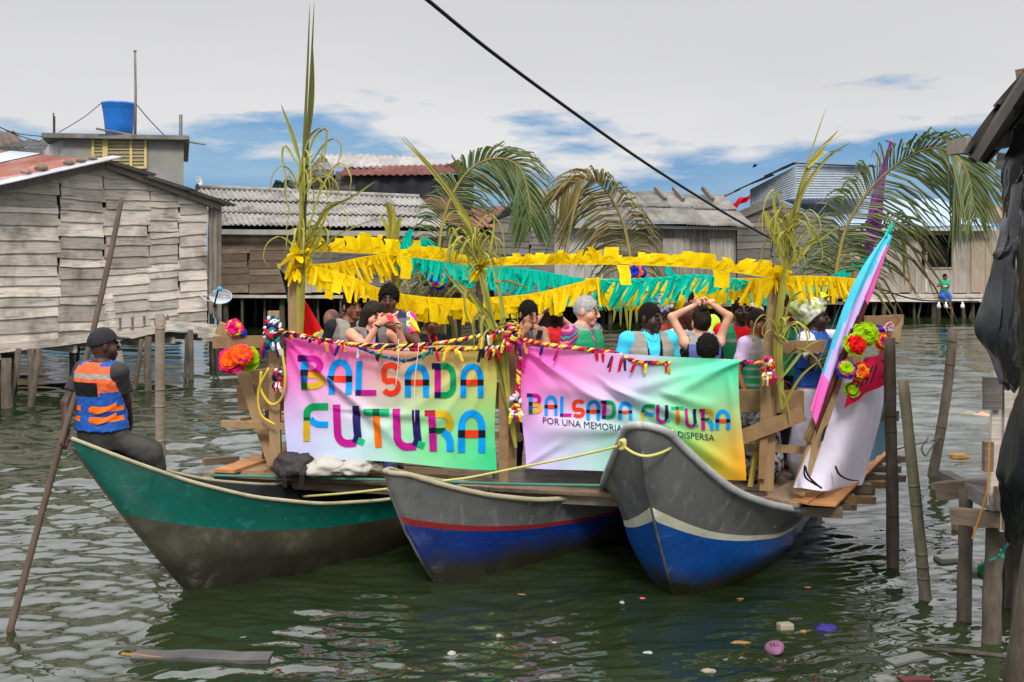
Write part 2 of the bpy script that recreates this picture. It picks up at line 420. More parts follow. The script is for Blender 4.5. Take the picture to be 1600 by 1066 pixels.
def corrugated(mb, p00, p10, p01, p11, pitch, amp, nx=1, ny=1, jit=.012, gap=.0, th=.006, mats=(0,), r=rng, lip=.03, sag=0.0, miss=0):
    "sheets laid from the eave (p00-p10) up to the ridge (p01-p11); waves run up the slope"
    p00, p10, p01, p11 = V(p00), V(p10), V(p01), V(p11)
    wlen = ((p10-p00).length+(p11-p01).length)/2
    nrm = (p10-p00).cross(p01-p00).normalized()
    if nrm.z < 0: nrm = -nrm
    for j in range(ny):
        for i in range(nx):
            if r.random() < miss: continue
            u0, u1 = i/nx, min(1, (i+1)/nx+.02/nx*2); v0, v1 = j/ny, (j+1)/ny+(.04 if j < ny-1 else 0)
            if v1 > 1: v1 = 1
            if u1 > 1: u1 = 1
            nw = max(1, round(wlen*(u1-u0)/pitch)); k = nw*6
            dz = jit*r.uniform(-1, 1)+lip*(.6*(ny-1-j)*0); rot = r.uniform(-.5, .5)*jit*2; ph = r.random()*6.28*0
            mi = r.choice(mats); sh = r.uniform(-1, 1)*jit*2
            nv = 4
            vs_ = []
            for layer in (0, 1):
                for b_ in range(nv+1):
                    for a_ in range(k+1):
                        u = u0+(u1-u0)*a_/k; v = v0+(v1-v0)*b_/nv
                        c = p00.lerp(p10, u).lerp(p01.lerp(p11, u), v)
                        up = (p01-p00).normalized()
                        wv = amp*math.cos(2*math.pi*u*wlen/pitch)
                        lift = lip*(1-b_/nv) if ny > 1 else 0
                        c = c+nrm*(wv+dz+rot*(a_/k-.5)+lift+.012*math.sin(u*9+v*4)-layer*th)+up*(sh if v > 0 and v < 1 else sh*.6)
                        c.z -= sag*math.sin(math.pi*v)
                        vs_.append(c)
            fs = []; W = k+1; o2 = W*(nv+1)
            for b_ in range(nv):
                for a_ in range(k):
                    q = b_*W+a_
                    fs.append((q, q+1, q+1+W, q+W)); fs.append((o2+q, o2+q+W, o2+q+1+W, o2+q+1))
            for a_ in range(k): fs.append((a_, o2+a_, o2+a_+1, a_+1)); q = nv*W+a_; fs.append((q, q+1, o2+q+1, o2+q))
            mb.add(vs_, fs, mi)
def stilt(parent, x, y, z1, r=.07, lean=(0, 0), z0=-1.2, m=None, name='stilt'):
    q = MB(); pts = []; rr = []
    for k in range(6):
        t = k/5
        pts.append((x+lean[0]*(1-t)+rng.uniform(-.012, .012), y+lean[1]*(1-t)+rng.uniform(-.012, .012), z0+(z1-z0)*t)); rr.append(r*(1.06-.16*t)*rng.uniform(.94, 1.06))
    q.tube(pts, rr, 8)
    return obj(name, q, m or M_stilt, parent, True)
# ------------------------------------------------------------------ left plank house
def house_left():
    Rc = V((-6.76, 22.0, 0)); d = V((.574, .819, 0)); back = V((-.819, .574, 0))
    A = Rc-d*6.4                                           # far beyond the left edge of the picture
    Lw = 6.4; apx = 6.4-2.52
    t = thing('plank_house', 'large grey house of wavy weathered planks on stilts behind the man with the pole', 'house', (A.x, A.y, 0))
    zfl = lambda u: .98+.022*u+(.05*math.sin(u*1.1))
    ztop = lambda u: 4.46-.265*abs(u-apx)
    q = MB(); plank_wall(q, A, Rc, zfl, lambda u: ztop(u)-.02, .215, [.2, .46, .61, .77, .885], wav=.01, lap=.022)
    # ragged boards along the sill
    obj('wall', q, M_grey, t)
    q = MB(); backing(q, A, Rc, lambda u: zfl(u)+.05, lambda u: ztop(u)-.06); obj('wall_backing', q, M_dark, t)
    # side wall going back from the right corner, and its corner boards
    q = MB(); Bk = Rc+back*4
    plank_wall(q, Rc+V((.0, .02, 0)), Bk, lambda u: 1.05, lambda u: 3.75, .22, [.5]); obj('side_wall', q, M_grey, t)
    q = MB()
    for k in range(3):
        c = Rc+V((.06+.085*k, .12+.05*k, 0)); q.board(c+V((0, 0, 1.35-.1*k)), c+V((0, 0, 3.72)), .09, .025, (1, 0, 0), n=3, warp=.006)
    obj('corner_board', q, M_greyv, t)
    # roof: rusty sheet on the slope facing left, grey fibre sheet on the other
    ap = A+d*apx; ov = V((.12, -.17, 0))
    def at(u, z, o=0.0, bk=0.0): c = A+d*u+V((.819, -.574, 0))*o+back*bk; return V((c.x, c.y, z))
    m_rust = mat('rusted roof sheet', (.2, .06, .038), (.27, .13, .1), .8, 1.6, (1, 1, 1), .003, 14, island=.1, stain=(.42, .4, .41), stain_amt=.2, stain_scale=1.5)
    q = MB(); corrugated(q, at(-.6, ztop(-.6)+.05, .28), at(-.6, ztop(-.6)+.5, -6), at(apx, 4.53, .28), at(apx, 5.25, -6), .11, .014, 5, 2, .02, mats=(0, 0, 1))
    obj('roof_slope', q, [m_rust, M_zinc], t, True)
    q = MB(); corrugated(q, at(6.95, ztop(6.95)+.06, .34), at(6.95, ztop(6.95)+.06, -6), at(apx-.05, 4.55, .34), at(apx-.05, 4.55, -6), .17, .022, 5, 3, .02, lip=.05)
    obj('roof_slope', q, M_fibre, t, True)
    q = MB()
    q.board(at(apx-2.6, ztop(apx-2.6)+.0, .1), at(apx, 4.47, .1), .12, .04); q.board(at(apx, 4.47, .12), at(6.7, ztop(6.7), .12), .1, .04)
    obj('verge_board', q, M_greyv, t)
    m_w = mat('white painted sheet', (.42, .43, .46), (.28, .28, .3), .6, 2, stain=(.25, .2, .18), stain_amt=.3)
    q = MB(); q.board(at(1.0, ztop(1.0)+.12, .42), at(apx+.1, 4.64, .36), .34, .015, (-.8, .5, .1)); obj('flashing', q, m_w, t)
    for k, (u, s, c) in enumerate(((2.2, .1, 0), (2.5, .13, 1), (3.05, .11, 1), (3.3, .1, 1), (3.55, .09, 1))):
        q = MB(); q.lathe(at(u, ztop(u)+.17, .2), [(0, 0), (s*.9, .01), (s, s*.5), (s*.6, s*.95), (0, s)], 7); obj('roof_stone', q, M_brownw if c else m_rust, t)
    # floor joists and edge boards
    q = MB()
    q.board(at(0, .93, .06), at(4.35, 1.06, .06), .16, .045, n=6, warp=.015); q.board(at(4.2, 1.02, .08), at(5.5, 1.14, .1), .16, .04, n=4, warp=.01)
    q.board(at(5.3, 1.18, .1), at(6.55, 1.02, .16), .2, .04, n=3, warp=.01)
    for k in range(9): q.board(at(.3+k*.75, .84, 0), at(.3+k*.75, .84, -5), .14, .08)
    obj('floor_frame', q, M_grey, t)
    q = MB(); q.hexa([at(0, .92, -.08), at(6.35, 1.06, -.08), at(6.35, 1.06, -5), at(0, .92, -5), at(0, .97, -.08), at(6.35, 1.11, -.08), at(6.35, 1.11, -5), at(0, .97, -5)])
    obj('floor', q, M_brownw, t)
    # open box between joists where boards have gone
    q = MB(); a0 = at(4.5, 1.12, .05)
    for k in range(5): q = MB(); q.board(at(4.25+.28*k, 1.1, .04), at(4.25+.28*k, 1.4, .03), .05, .05, (1, 0, 0)); obj('joist_end', q, M_brownw, t)
    for (px, py1, py2, Y, r, lean) in ((10, 560, 640, 17.4, .1, (0, 0)), (49, 545, 637, 17.9, .065, (0, 0)), (30, 545, 640, 17.6, .06, (-.35, -.1)), (63, 545, 640, 17.5, .06, (-.35, 0)),
                                     (113, 535, 590, 20.5, .06, (0, 0)), (121, 535, 590, 21, .05, (0, 0)), (231, 515, 610, 19.8, .075, (0, 0)), (222, 530, 582, 19.9, .05, (-.33, 0)),
                                     (298, 515, 594, 21.4, .065, (0, 0)), (292, 520, 594, 21.5, .045, (-.08, 0)), (330, 515, 578, 23.2, .05, (0, 0)), (336, 510, 577, 23.3, .045, (.04, 0)), (2, 560, 600, 20, .3, (0, 0))):
        p = P(px, py1, Y); z1 = min(p.z, 1.05)
        stilt(t, p.x, p.y, max(z1, .8), r, lean, m=M_stilt if r > .2 else M_pole)
    return t
house_left()
# ------------------------------------------------------------------ block house with the water tank behind it
def block_house():
    Y = 30.0; a = P(98, 300, Y); b = P(287, 300, Y); base = V((a.x, Y, 1.0))
    t = thing('block_house', 'bare grey concrete block house with flat roof slab behind the plank house', 'house', base)
    m = mat('bare render', (.27, .265, .255), (.19, .185, .175), .93, 1.2, stain=(.33, .3, .2), stain_amt=.38, stain_scale=.6, bump=.01, bscale=9)
    m_p = mat('pale side wall', (.5, .47, .5), (.4, .38, .4), .9)
    ztop = P(0, 217, Y).z
    q = MB(); q.hexa([(a.x, Y, 1), (b.x, Y, 1), (b.x*1.25, Y+7, 1), (a.x*1.2, Y+7, 1), (a.x, Y, ztop), (b.x, Y, ztop), (b.x*1.25, Y+7, ztop), (a.x*1.2, Y+7, ztop)]); obj('wall', q, m, t)
    a2 = P(76, 300, Y+1.5)
    q = MB(); q.hexa([(a2.x, Y+1.5, 1), (a.x-.01, Y+.02, 1), (a.x*1.2-.05, Y+7, 1), (a2.x*1.2, Y+7, 1), (a2.x, Y+1.5, ztop-.02), (a.x-.01, Y+.02, ztop-.02), (a.x*1.2-.05, Y+7, ztop-.02), (a2.x*1.2, Y+7, ztop-.02)]); obj('side_wall', q, m_p, t)
    s0, s1 = P(72, 210, Y), P(297, 212, Y-.3)
    q = MB(); q.hexa([(s0.x, Y-.3, ztop+.005), (s1.x, Y-.35, ztop-.06), (s1.x*1.27, Y+7.5, ztop-.06), (s0.x*1.2, Y+7.5, ztop+.005), (s0.x, Y-.3, ztop+.15), (s1.x, Y-.35, ztop+.06), (s1.x*1.27, Y+7.5, ztop+.06), (s0.x*1.2, Y+7.5, ztop+.15)])
    obj('roof', q, mat('dirty slab edge', (.2, .185, .165), (.1, .09, .08), .95, 3, stain=(.3, .28, .25), stain_amt=.3), t)
    m_y = plain('cream louvre frame', (205, 185, 120), .6); m_g = mat('dark window glass', (.16, .15, .12), (.3, .25, .19), .12, 2.5)
    for (x0, x1, y0, y1, mull) in ((146, 163, 216, 248, ()), (167, 228, 217, 262, (206,))):
        p0, p1 = P(x0, y1, Y-.03), P(x1, y0, Y-.03)
        q = MB(); w = .05
        q.box(((p0.x+p1.x)/2, Y-.015, (p0.z+p1.z)/2), (p1.x-p0.x, .02, p1.z-p0.z)); pane = obj('window', q, m_g, t)
        q = MB(); zc, hh = (p0.z+p1.z)/2, p1.z-p0.z
        for xx in [p0.x, p1.x]+[P(mm, 0, Y).x for mm in mull]: q.box((xx, Y-.05, zc), (.075, .05, hh))
        for zz in (p0.z, p1.z): q.box(((p0.x+p1.x)/2, Y-.047, zz), (p1.x-p0.x+.07, .04, .06))
        n = int(hh/.1)
        for k in range(1, n): q.box(((p0.x+p1.x)/2, Y-.045, p0.z+hh*k/n), (p1.x-p0.x, .03, .022))
        obj('louvre_frame', q, m_y, pane)
    for px in (83.5, 85.5, 281, 284):
        p = P(px, 211, Y+.2); q = MB(); q.tube([p+V((0, 0, -.1)), p+V((.0, 0, .42+.1*(px % 3)))], .02, 5); obj('rebar', q, mat('rust iron', (.08, .06, .05)), t)
    q = MB(); q.tube([P(150, 201, Y-.5), P(215, 213, Y-.2)], .035, 6); obj('loose_pole', q, M_greyv, t); q = MB(); q.tube([P(288, 221, Y-.2), P(321, 226, Y-.3)], .03, 6); obj('loose_pole', q, M_greyv, t)
    # the tank, the mast and its guy wires are things of their own
    m_b = mat('blue tank plastic', (.012, .16, .56), (.01, .12, .44), .38, 2, spec=.5, stain=(.02, .24, .68), stain_amt=.2)
    c = P(186, 207, Y+.6); k = (Y+.6)/F
    q = MB(); q.lathe((c.x, c.y, ztop+.16), [(0, 0), (19*k, 0), (20*k, .02), (21.6*k, 18*k), (23.5*k, 36*k), (24.3*k, 38*k), (24.3*k, 42*k), (25.2*k, 43*k), (25.2*k, 47*k), (26*k, 48*k), (26*k, 51*k), (24.5*k, 51*k), (23*k, 40*k), (0, 38*k)], 28)
    tag(obj('water_tank', q, m_b, None, True), 'round blue plastic water tank on the flat roof of the block house', 'water tank')
    q = MB(); q.tube([P(211, 214, Y), P(212, 150, Y), P(211, 80, Y)], [.045, .04, .035], 7); q.lathe(P(211, 81, Y), [(0, -.02), (.05, 0), (.05, .04), (0, .05)], 7)
    tag(obj('antenna_mast', q, M_greyv, None, True), 'thin bare pole standing beside the blue water tank', 'pole')
    mw = plain('dark wire', (50, 50, 55), .6)
    q = MB(); q.tube(bez([P(160, 160, Y), P(130, 184, Y), P(92, 207, Y)], 8), .012, 4); tag(obj('guy_wire', q, mw), 'guy wire from the blue tank down to the left roof edge', 'wire')
    q = MB(); q.tube(bez([P(213, 163, Y), P(233, 187, Y), P(256, 211, Y)], 8), .015, 4); tag(obj('guy_wire', q, mw), 'guy wire from the mast down to the right side of the slab', 'wire')
    for k, (y0, y1) in enumerate(((195, 222), (196, 214))):
        q = MB(); q.tube(bez([P(-30, y0-12, 27), P(20, (y0+y1)/2+(2 if k else 0), 28), P(62+k*10, y1, 30)], 10), .014, 4)
        tag(obj('overhead_wire', q, mw), ('lower' if k == 0 else 'upper')+' of two wires sagging to the roof at the left edge', 'wire')
block_house()
def dark_roof():
    Y = 33.0
    t = thing('tiled_shed', 'low shed with dark tiled roof at the left edge behind the rusty roof', 'shed', (P(20, 0, Y).x, Y, 1))
    q = MB(); corrugated(q, P(-80, 262, Y), P(78, 258, Y), P(-80, 218, Y+2.5), P(74, 219, Y+2.5), .25, .03, 4, 3, .02); obj('roof', q, mat('dark tile', (.09, .08, .075), (.05, .045, .042), .95, 2, island=.2), t, True)
    q = MB(); p, r_ = P(-80, 262, Y+.3), P(76, 258, Y+.3); q.hexa([(p.x, Y+.3, 1), (r_.x, Y+.3, 1), (r_.x, Y+3, 1), (p.x, Y+3, 1), (p.x, Y+.3, p.z-.1), (r_.x, Y+.3, r_.z-.1), (r_.x, Y+3, r_.z-.1), (p.x, Y+3, p.z-.1)]); obj('wall', q, M_brownw, t)
    q = MB(); corrugated(q, P(-40, 238, Y-.5), P(35, 222, Y-.5), P(-40, 206, Y+1), P(22, 205, Y+1), .25, .03, 3, 1, .02); obj('porch_roof', q, mat('brown tile', (.14, .1, .085), (.07, .06, .05), .95, 2, island=.2), t, True)
dark_roof()
# ------------------------------------------------------------------ grey roofed house
def house_mid_left():
    Y = 34.0
    t = thing('stilt_house', 'brown plank house on stilts under a grey wavy fibre cement roof behind the left garland', 'house', (P(500, 0, Y).x, Y, 0))
    ev0, ev1 = P(326, 354, Y-.5), P(700, 358, Y-.5); rg0, rg1 = P(306, 293, Y+2.6), P(655, 309, Y+2.6)
    q = MB(); corrugated(q, ev0, ev1, rg0, rg1, .185, .032, 7, 3, .012, lip=.06, mats=(0,)); obj('roof', q, M_fibre, t, True)
    q = MB(); rb0, rb1 = rg0+V((0, 3, -1.3)), rg1+V((0, 3, -1.3)); corrugated(q, rb0, rb1, rg0+V((0, .05, .03)), rg1+V((0, .05, .03)), .185, .032, 7, 1, .012); obj('roof_back', q, M_fibre, t, True)
    q = MB(); q.tube([rg0+V((0, 0, .03)), rg0.lerp(rg1, .5)+V((0, 0, .02)), rg1+V((0, 0, .03))], .09, 8); obj('ridge_cap', q, M_fibre, t, True)
    a, b_ = P(325, 0, Y), P(690, 0, Y); zt = P(0, 362, Y).z; zb = P(0, 457, Y).z
    q = MB(); plank_wall(q, a, (P(452, 0, Y).x, Y), lambda u: zb, lambda u: zt, .27, [.5], wav=.006, lap=.012); obj('wall', q, M_brownw, t)
    q = MB(); plank_wall(q, (P(530, 0, Y).x, Y), (P(662, 0, Y).x, Y), lambda u: zb, lambda u: zt, .26, [.6], wav=.006, lap=.012)
    plank_wall(q, (P(452, 0, Y).x, Y), (P(530, 0, Y).x, Y), lambda u: P(0, 418, Y).z, lambda u: zt, .26, [], wav=.006, lap=.012); obj('wall', q, M_dgrey, t)
    q = MB(); upright_wall(q, (P(455, 0, Y).x, Y-.02), (P(530, 0, Y).x, Y-.02), lambda u: zb, lambda u: P(0, 417, Y).z, .24); obj('shutter', q, mat('pale shutter boards', (.34, .31, .27), (.24, .22, .19), .9, 3, (8, 8, 1), .004, island=.15), t)
    q = MB(); backing(q, a, b_, lambda u: zb, lambda u: P(0, 352, Y).z); obj('wall_backing', q, M_dark, t)
    q = MB(); q.board(P(328, 362, Y-.45), P(698, 366, Y-.45), .17, .05, n=5, warp=.01); obj('fascia', q, mat('pale fascia', (.34, .32, .3), (.25, .235, .22), .9, 3, stain=(.14, .12, .11), stain_amt=.3), t)
    q = MB(); q.box(((a.x+b_.x)/2, Y+1.2, zb-.14), (b_.x-a.x+.3, 2.8, .08)); q.board(P(322, 463, Y-.22), P(540, 464, Y-.22), .1, .1); q.board(P(536, 462, Y-.25), P(700, 470, Y-.25), .08, .1); obj('platform', q, M_grey, t)
    for px, rr in ((331, .09), (342, .08), (353, .1), (378, .05), (414, .05), (441, .1), (497, .05), (534, .1), (560, .06), (600, .09), (640, .08), (682, .09)):
        p = P(px, 0, Y-.1+rng.uniform(0, .5)); stilt(t, p.x, p.y, zb-.1, rr)
    for k in range(16):
        p = P(330+k*24+rng.uniform(-8, 8), 0, Y+rng.uniform(1.4, 2.6)); stilt(t, p.x, p.y, zb-.18, rng.uniform(.06, .1))
    # near-black sheet standing in for the shade far under the floor
    q = MB(); q.box(((a.x+b_.x)/2, Y+3.2, .6), (b_.x-a.x+1, .1, 1.9)); obj('under_floor_dark_sheet', q, M_dark, t)
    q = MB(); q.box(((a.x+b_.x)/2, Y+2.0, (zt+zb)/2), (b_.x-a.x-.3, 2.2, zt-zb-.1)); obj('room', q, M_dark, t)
house_mid_left()
def house_red_roof():
    Y = 44.0
    t = thing('tarped_house', 'house wrapped in black plastic under a red brown roof behind the grey roof', 'house', (P(610, 0, Y).x, Y, 1.2))
    m_r = mat('red brown sheet', (.13, .045, .036), (.095, .035, .03), .8, 2, stain=(.3, .14, .12), stain_amt=.2)
    m_pale = mat('pale streaked sheet', (.36, .345, .33), (.22, .205, .195), .7, 1, (3, 1, 1), island=.12, stain=(.22, .15, .12), stain_amt=.35, stain_scale=.8)
    q = MB(); corrugated(q, P(495, 262, Y+.4), P(700, 264, Y+.4), P(500, 240, Y+4), P(672, 244, Y+4), .3, .03, 6, 1, .02); obj('upper_roof', q, [m_pale], t, True)
    q = MB(); corrugated(q, P(530, 275, Y-.5), P(738, 271, Y-.5), P(540, 261, Y+.6), P(722, 256, Y+.6), .3, .03, 4, 1, .01); obj('lower_roof', q, m_r, t, True)
    q = MB(); a, c = P(688, 264, Y+.3), P(738, 270, Y+.3); ap = P(716, 249, Y+.3); q.add([a, c, ap, a+V((0, 2, 0)), c+V((0, 2, 0)), ap+V((0, 2, 0))], [(0, 1, 2), (3, 5, 4), (0, 2, 5, 3), (1, 4, 5, 2)]); obj('gable', q, m_r, t)
    q = MB(); x0, x1 = P(556, 0, Y).x, P(735, 0, Y).x; z0, z1 = 1.2, P(0, 273, Y).z
    def fold(u, w):
        z = z1+(z0-z1)*w
        return (x0+(x1-x0)*u, Y-.12-.06*math.sin(u*41+w*3)-.05*math.sin(u*17-w*9)-.05*abs(math.sin(w*11+u*2)), z)
    q.grid(fold, 60, 24); obj('tarpaulin', q, mat('grey black tarpaulin', (.035, .036, .042), (.022, .023, .027), .45, 2, bump=.02, bscale=5), t, True)
    q = MB(); plank_wall(q, (P(490, 0, Y).x, Y-.02), (P(556, 0, Y).x, Y-.02), lambda u: 1.2, lambda u: P(0, 268, Y).z, .3, [.5]); obj('wall', q, M_dgrey, t)
    q = MB(); q.box(((x0+x1)/2-1, Y+2, (z0+z1)/2), (x1-x0+2, 3.9, z1-z0)); obj('room', q, M_dark, t)
    q = MB(); q.lathe(P(506, 280, Y-.5), [(0, 0), (.35, .05), (.45, .4), (.25, .7), (0, .75)], 9); obj('bundled_tarp', q, mat('crumpled grey bag', (.3, .3, .32), (.12, .12, .13), .5, 3, bump=.05), t)
    q = MB(); q.board(P(470, 288, Y-.6), P(508, 246, Y-.6), .35, .1); obj('verge_board', q, M_brownw, t)
    q = MB(); q.board(P(556, 330, Y-3), P(705, 316, Y-3), .5, .4); obj('rear_wall_strip', q, mat('rust red boarding', (.25, .09, .07), (.14, .05, .04), .9, 2, island=.2), t)
house_red_roof()
def house_gap():
    Y = 42.0
    t = thing('low_house', 'low brown board house with rust red roof glimpsed behind the tallest palm frond', 'house', (P(735, 0, Y).x, Y, 0))
    q = MB(); corrugated(q, P(684, 352, Y-.5), P(800, 356, Y-.5), P(690, 322, Y+3), P(800, 322, Y+3), .2, .025, 4, 2, .03); obj('roof', q, mat('rust red tile', (.24, .09, .065), (.13, .055, .042), .9, 2, island=.25, stain=(.1, .08, .07), stain_amt=.35), t, True)
    zb = P(0, 466, Y).z
    q = MB(); plank_wall(q, (P(686, 0, Y).x, Y), (P(800, 0, Y).x, Y), lambda u: zb, lambda u: P(0, 354, Y).z, .28, [.4]); obj('wall', q, M_brownw, t)
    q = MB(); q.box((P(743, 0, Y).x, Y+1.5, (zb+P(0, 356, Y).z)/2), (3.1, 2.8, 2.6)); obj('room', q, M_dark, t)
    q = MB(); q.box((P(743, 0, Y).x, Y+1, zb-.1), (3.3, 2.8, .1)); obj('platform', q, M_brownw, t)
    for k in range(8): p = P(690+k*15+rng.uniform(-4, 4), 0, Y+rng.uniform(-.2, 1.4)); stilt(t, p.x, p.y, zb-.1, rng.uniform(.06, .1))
    q = MB(); q.box((P(743, 0, Y).x, Y+2.8, .6), (3.6, .1, 2.0)); obj('under_floor_dark_sheet', q, M_dark, t)  # near-black sheet added for the shade under this floor
house_gap()
# ------------------------------------------------------------------ middle right house
def house_mid_right():
    Y = 37.0
    t = thing('gabled_house', 'weathered house with plank gable and patched grey sheet roof behind the curved palm fronds', 'house', (P(970, 0, Y).x, Y, 0))
    m_s = mat('mossy grey sheet', (.24, .225, .2), (.13, .122, .11), .95, 2, bump=.003, bscale=25, island=.2, stain=(.08, .08, .05), stain_amt=.3, stain_scale=1.2)
    # gable end on the left, its wall meeting the roof at px 830
    zb = P(0, 472, Y).z
    ap = P(838, 296, Y)
    q = MB(); a, b_ = P(772, 0, Y), P(866, 0, Y); Lw = b_.x-a.x
    plank_wall(q, a, b_, lambda u: zb, lambda u: ipl(u, [0, P(838, 0, Y).x-a.x, Lw], [P(0, 345, Y).z, P(0, 322, Y).z, P(0, 338, Y).z]), .26, [.6], wav=.011, lap=.018); obj('gable_wall', q, M_dgrey, t)
    q = MB(); backing(q, a, P(1152, 0, Y), lambda u: zb, lambda u: P(0, 350, Y).z); obj('wall_backing', q, M_dark, t)
    q = MB(); corrugated(q, P(868, 346, Y-.6), P(1004, 350, Y-.6), P(826, 294, Y+2.6), P(960, 299, Y+2.6), .2, .026, 3, 2, .03, lip=.05); obj('roof_slope', q, m_s, t, True)
    q = MB(); corrugated(q, P(1000, 351, Y-.7), P(1180, 356, Y-.7), P(958, 298, Y+2.5), P(1128, 304, Y+2.5), .12, .018, 5, 2, .035, lip=.06); obj('roof_slope', q, m_s, t, True)
    q = MB(); corrugated(q, P(764, 350, Y-.6), P(800, 350, Y+4), P(826, 296, Y+1), P(838, 296, Y+4), .2, .026, 2, 1, .03); obj('roof_slope', q, m_s, t, True)
    for px in (1024, 1052, 1098): q = MB(); q.board(P(px, 294, Y+2.4), P(px+16, 312, Y+1.4), .16, .12); obj('roof_weight', q, M_dgrey, t)
    q = MB(); upright_wall(q, (P(866, 0, Y).x, Y), (P(942, 0, Y).x, Y), lambda u: zb, lambda u: P(0, 352, Y).z, .3); obj('pale_wall', q, mat('pale grey boards', (.38, .36, .33), (.27, .25, .23), .9, 3, (8, 8, 1), .004, island=.12), t)
    q = MB(); upright_wall(q, (P(942, 0, Y).x, Y), (P(1150, 0, Y).x, Y), lambda u: zb, lambda u: P(0, 356, Y).z, .14); obj('board_wall', q, M_greyv, t)
    m_sh = mat('pale shutter boards', (.34, .31, .27))
    for x0, x1, y0, y1 in ((1035, 1077, 372, 410), (1108, 1146, 373, 410)):
        q = MB(); upright_wall(q, (P(x0, 0, Y).x, Y-.06), (P(x1, 0, Y).x, Y-.06), lambda u: P(0, y1, Y).z, lambda u: P(0, y0, Y).z, .2); obj('shutter', q, m_sh, t)
    q = MB(); q.board(P(868, 351, Y-.55), P(1002, 354, Y-.55), .22, .04); q.board(P(1003, 354, Y-.5), P(1170, 358, Y-.5), .1, .05); obj('fascia', q, mat('pale fascia', (.34, .32, .3)), t)
    q = MB(); q.box(((a.x+P(1152, 0, Y).x)/2, Y+1.2, zb-.1), (P(1152, 0, Y).x-a.x+.5, 3, .1)); q.board(P(770, 477, Y-.3), P(1160, 476, Y-.3), .14, .1); obj('platform', q, M_brownw, t)
    for k in range(26):
        p = P(772+k*15+rng.uniform(-5, 5), 0, Y-.1+rng.uniform(0, 2)); stilt(t, p.x, p.y, zb-.1, rng.uniform(.05, .1))
    q = MB(); q.box((P(960, 0, Y).x, Y+3.2, .6), (10.5, .1, 2.0)); obj('under_floor_dark_sheet', q, M_dark, t)  # shade behind the stilts, put in as a near-black sheet
house_mid_right()
def house_zinc():
    Y = 40.0
    t = thing('zinc_house', 'house with a zinc sheeted upper storey over grey planks beside the red cloth', 'house', (P(1250, 0, Y).x, Y, 0))
    m_zw = mat('zinc wall sheet', (.5, .55, .6), (.4, .45, .5), .5, 2, metal=.25, stain=(.25, .27, .3), stain_amt=.25)
    def wall(x0, y0a, y0b, x1, y1a, y1b, Ya, Yb, n):
        q = MB(); nz_ = 7*n
        def fn(u, w):
            Yc = Ya+(Yb-Ya)*u; top = P(x0, y0a, Ya).lerp(P(x1, y1a, Yb), u); bot = P(x0, y0b, Ya).lerp(P(x1, y1b, Yb), u); c = bot.lerp(top, w)
            return c+V((0, -.03*math.cos(w*2*math.pi*n), 0))
        q.grid(fn, 6, nz_); return q
    obj('upper_wall', wall(1172, 296, 328, 1242, 260, 308, Y+1.5, Y, 13), m_zw, t, True)
    obj('upper_wall', wall(1243, 259, 309, 1357, 261, 309, Y, Y+1.2, 13), m_zw, t, True)
    q = MB(); corrugated(q, P(1126, 312, Y+1.4), P(1134, 306, Y+5), P(1240, 254, Y-.2), P(1250, 254, Y+5), .2, .02, 1, 5, .03); obj('roof_slope', q, M_dgrey, t, True)
    q = MB(); corrugated(q, P(1372, 262, Y+.9), P(1362, 262, Y+5), P(1238, 254, Y-.2), P(1250, 254, Y+5), .2, .02, 1, 3, .02); obj('roof_slope', q, M_dgrey, t, True)
    zb = P(0, 470, Y).z; a, b_ = P(1150, 0, Y), P(1309, 0, Y); Lw = b_.x-a.x
    top = lambda u: ipl(u, [0, Lw*.42, Lw], [P(0, 338, Y).z, P(0, 314, Y).z, P(0, 348, Y).z])
    q = MB(); plank_wall(q, a, b_, lambda u: zb, top, .27, [.35, .7], wav=.011, lap=.018); obj('wall', q, M_dgrey, t)
    q = MB(); backing(q, a, b_, lambda u: zb, lambda u: top(u)-.05); obj('wall_backing', q, M_dark, t)
    q = MB(); q.board(P(1146, 340, Y-.15), P(1216, 311, Y-.15), .3, .06); obj('verge_board', q, M_dgrey, t)
    q = MB(); q.box(((a.x+b_.x)/2, Y+1.4, zb-.1), (Lw+.4, 3, .1)); obj('platform', q, M_brownw, t)
    q = MB(); q.box((P(1225, 0, Y).x, Y+2.6, P(0, 375, Y).z), (3.0, 2.2, 1.5)); obj('room', q, M_dark, t)
    for k in range(12):
        p = P(1152+k*14+rng.uniform(-4, 4), 0, Y-.1+rng.uniform(0, 1.5)); stilt(t, p.x, p.y, zb-.1, rng.uniform(.06, .1))
    q = MB(); q.box((P(1230, 0, Y).x, Y+3.2, .6), (6, .1, 2.0)); obj('under_floor_dark_sheet', q, M_dark, t)  # added dark sheet gives the shade beneath the platform
    q = MB(); q.grid(lambda u, w: P(1138+34*u, 322-20*u+16*w*(1-.6*u)+3*math.sin(u*9), Y-.4+.12*math.sin(u*14+w*5)), 14, 6)
    q.grid(lambda u, w: P(1139+9*w, 318+24*u, Y-.42+.1*math.sin(u*8+w*3)), 8, 4)
    tag(obj('hanging_cloth', q, plain('red cloth', (200, 25, 40), .6, .15), None, True), 'red cloth hung to dry under the zinc house eave', 'cloth')
house_zinc()
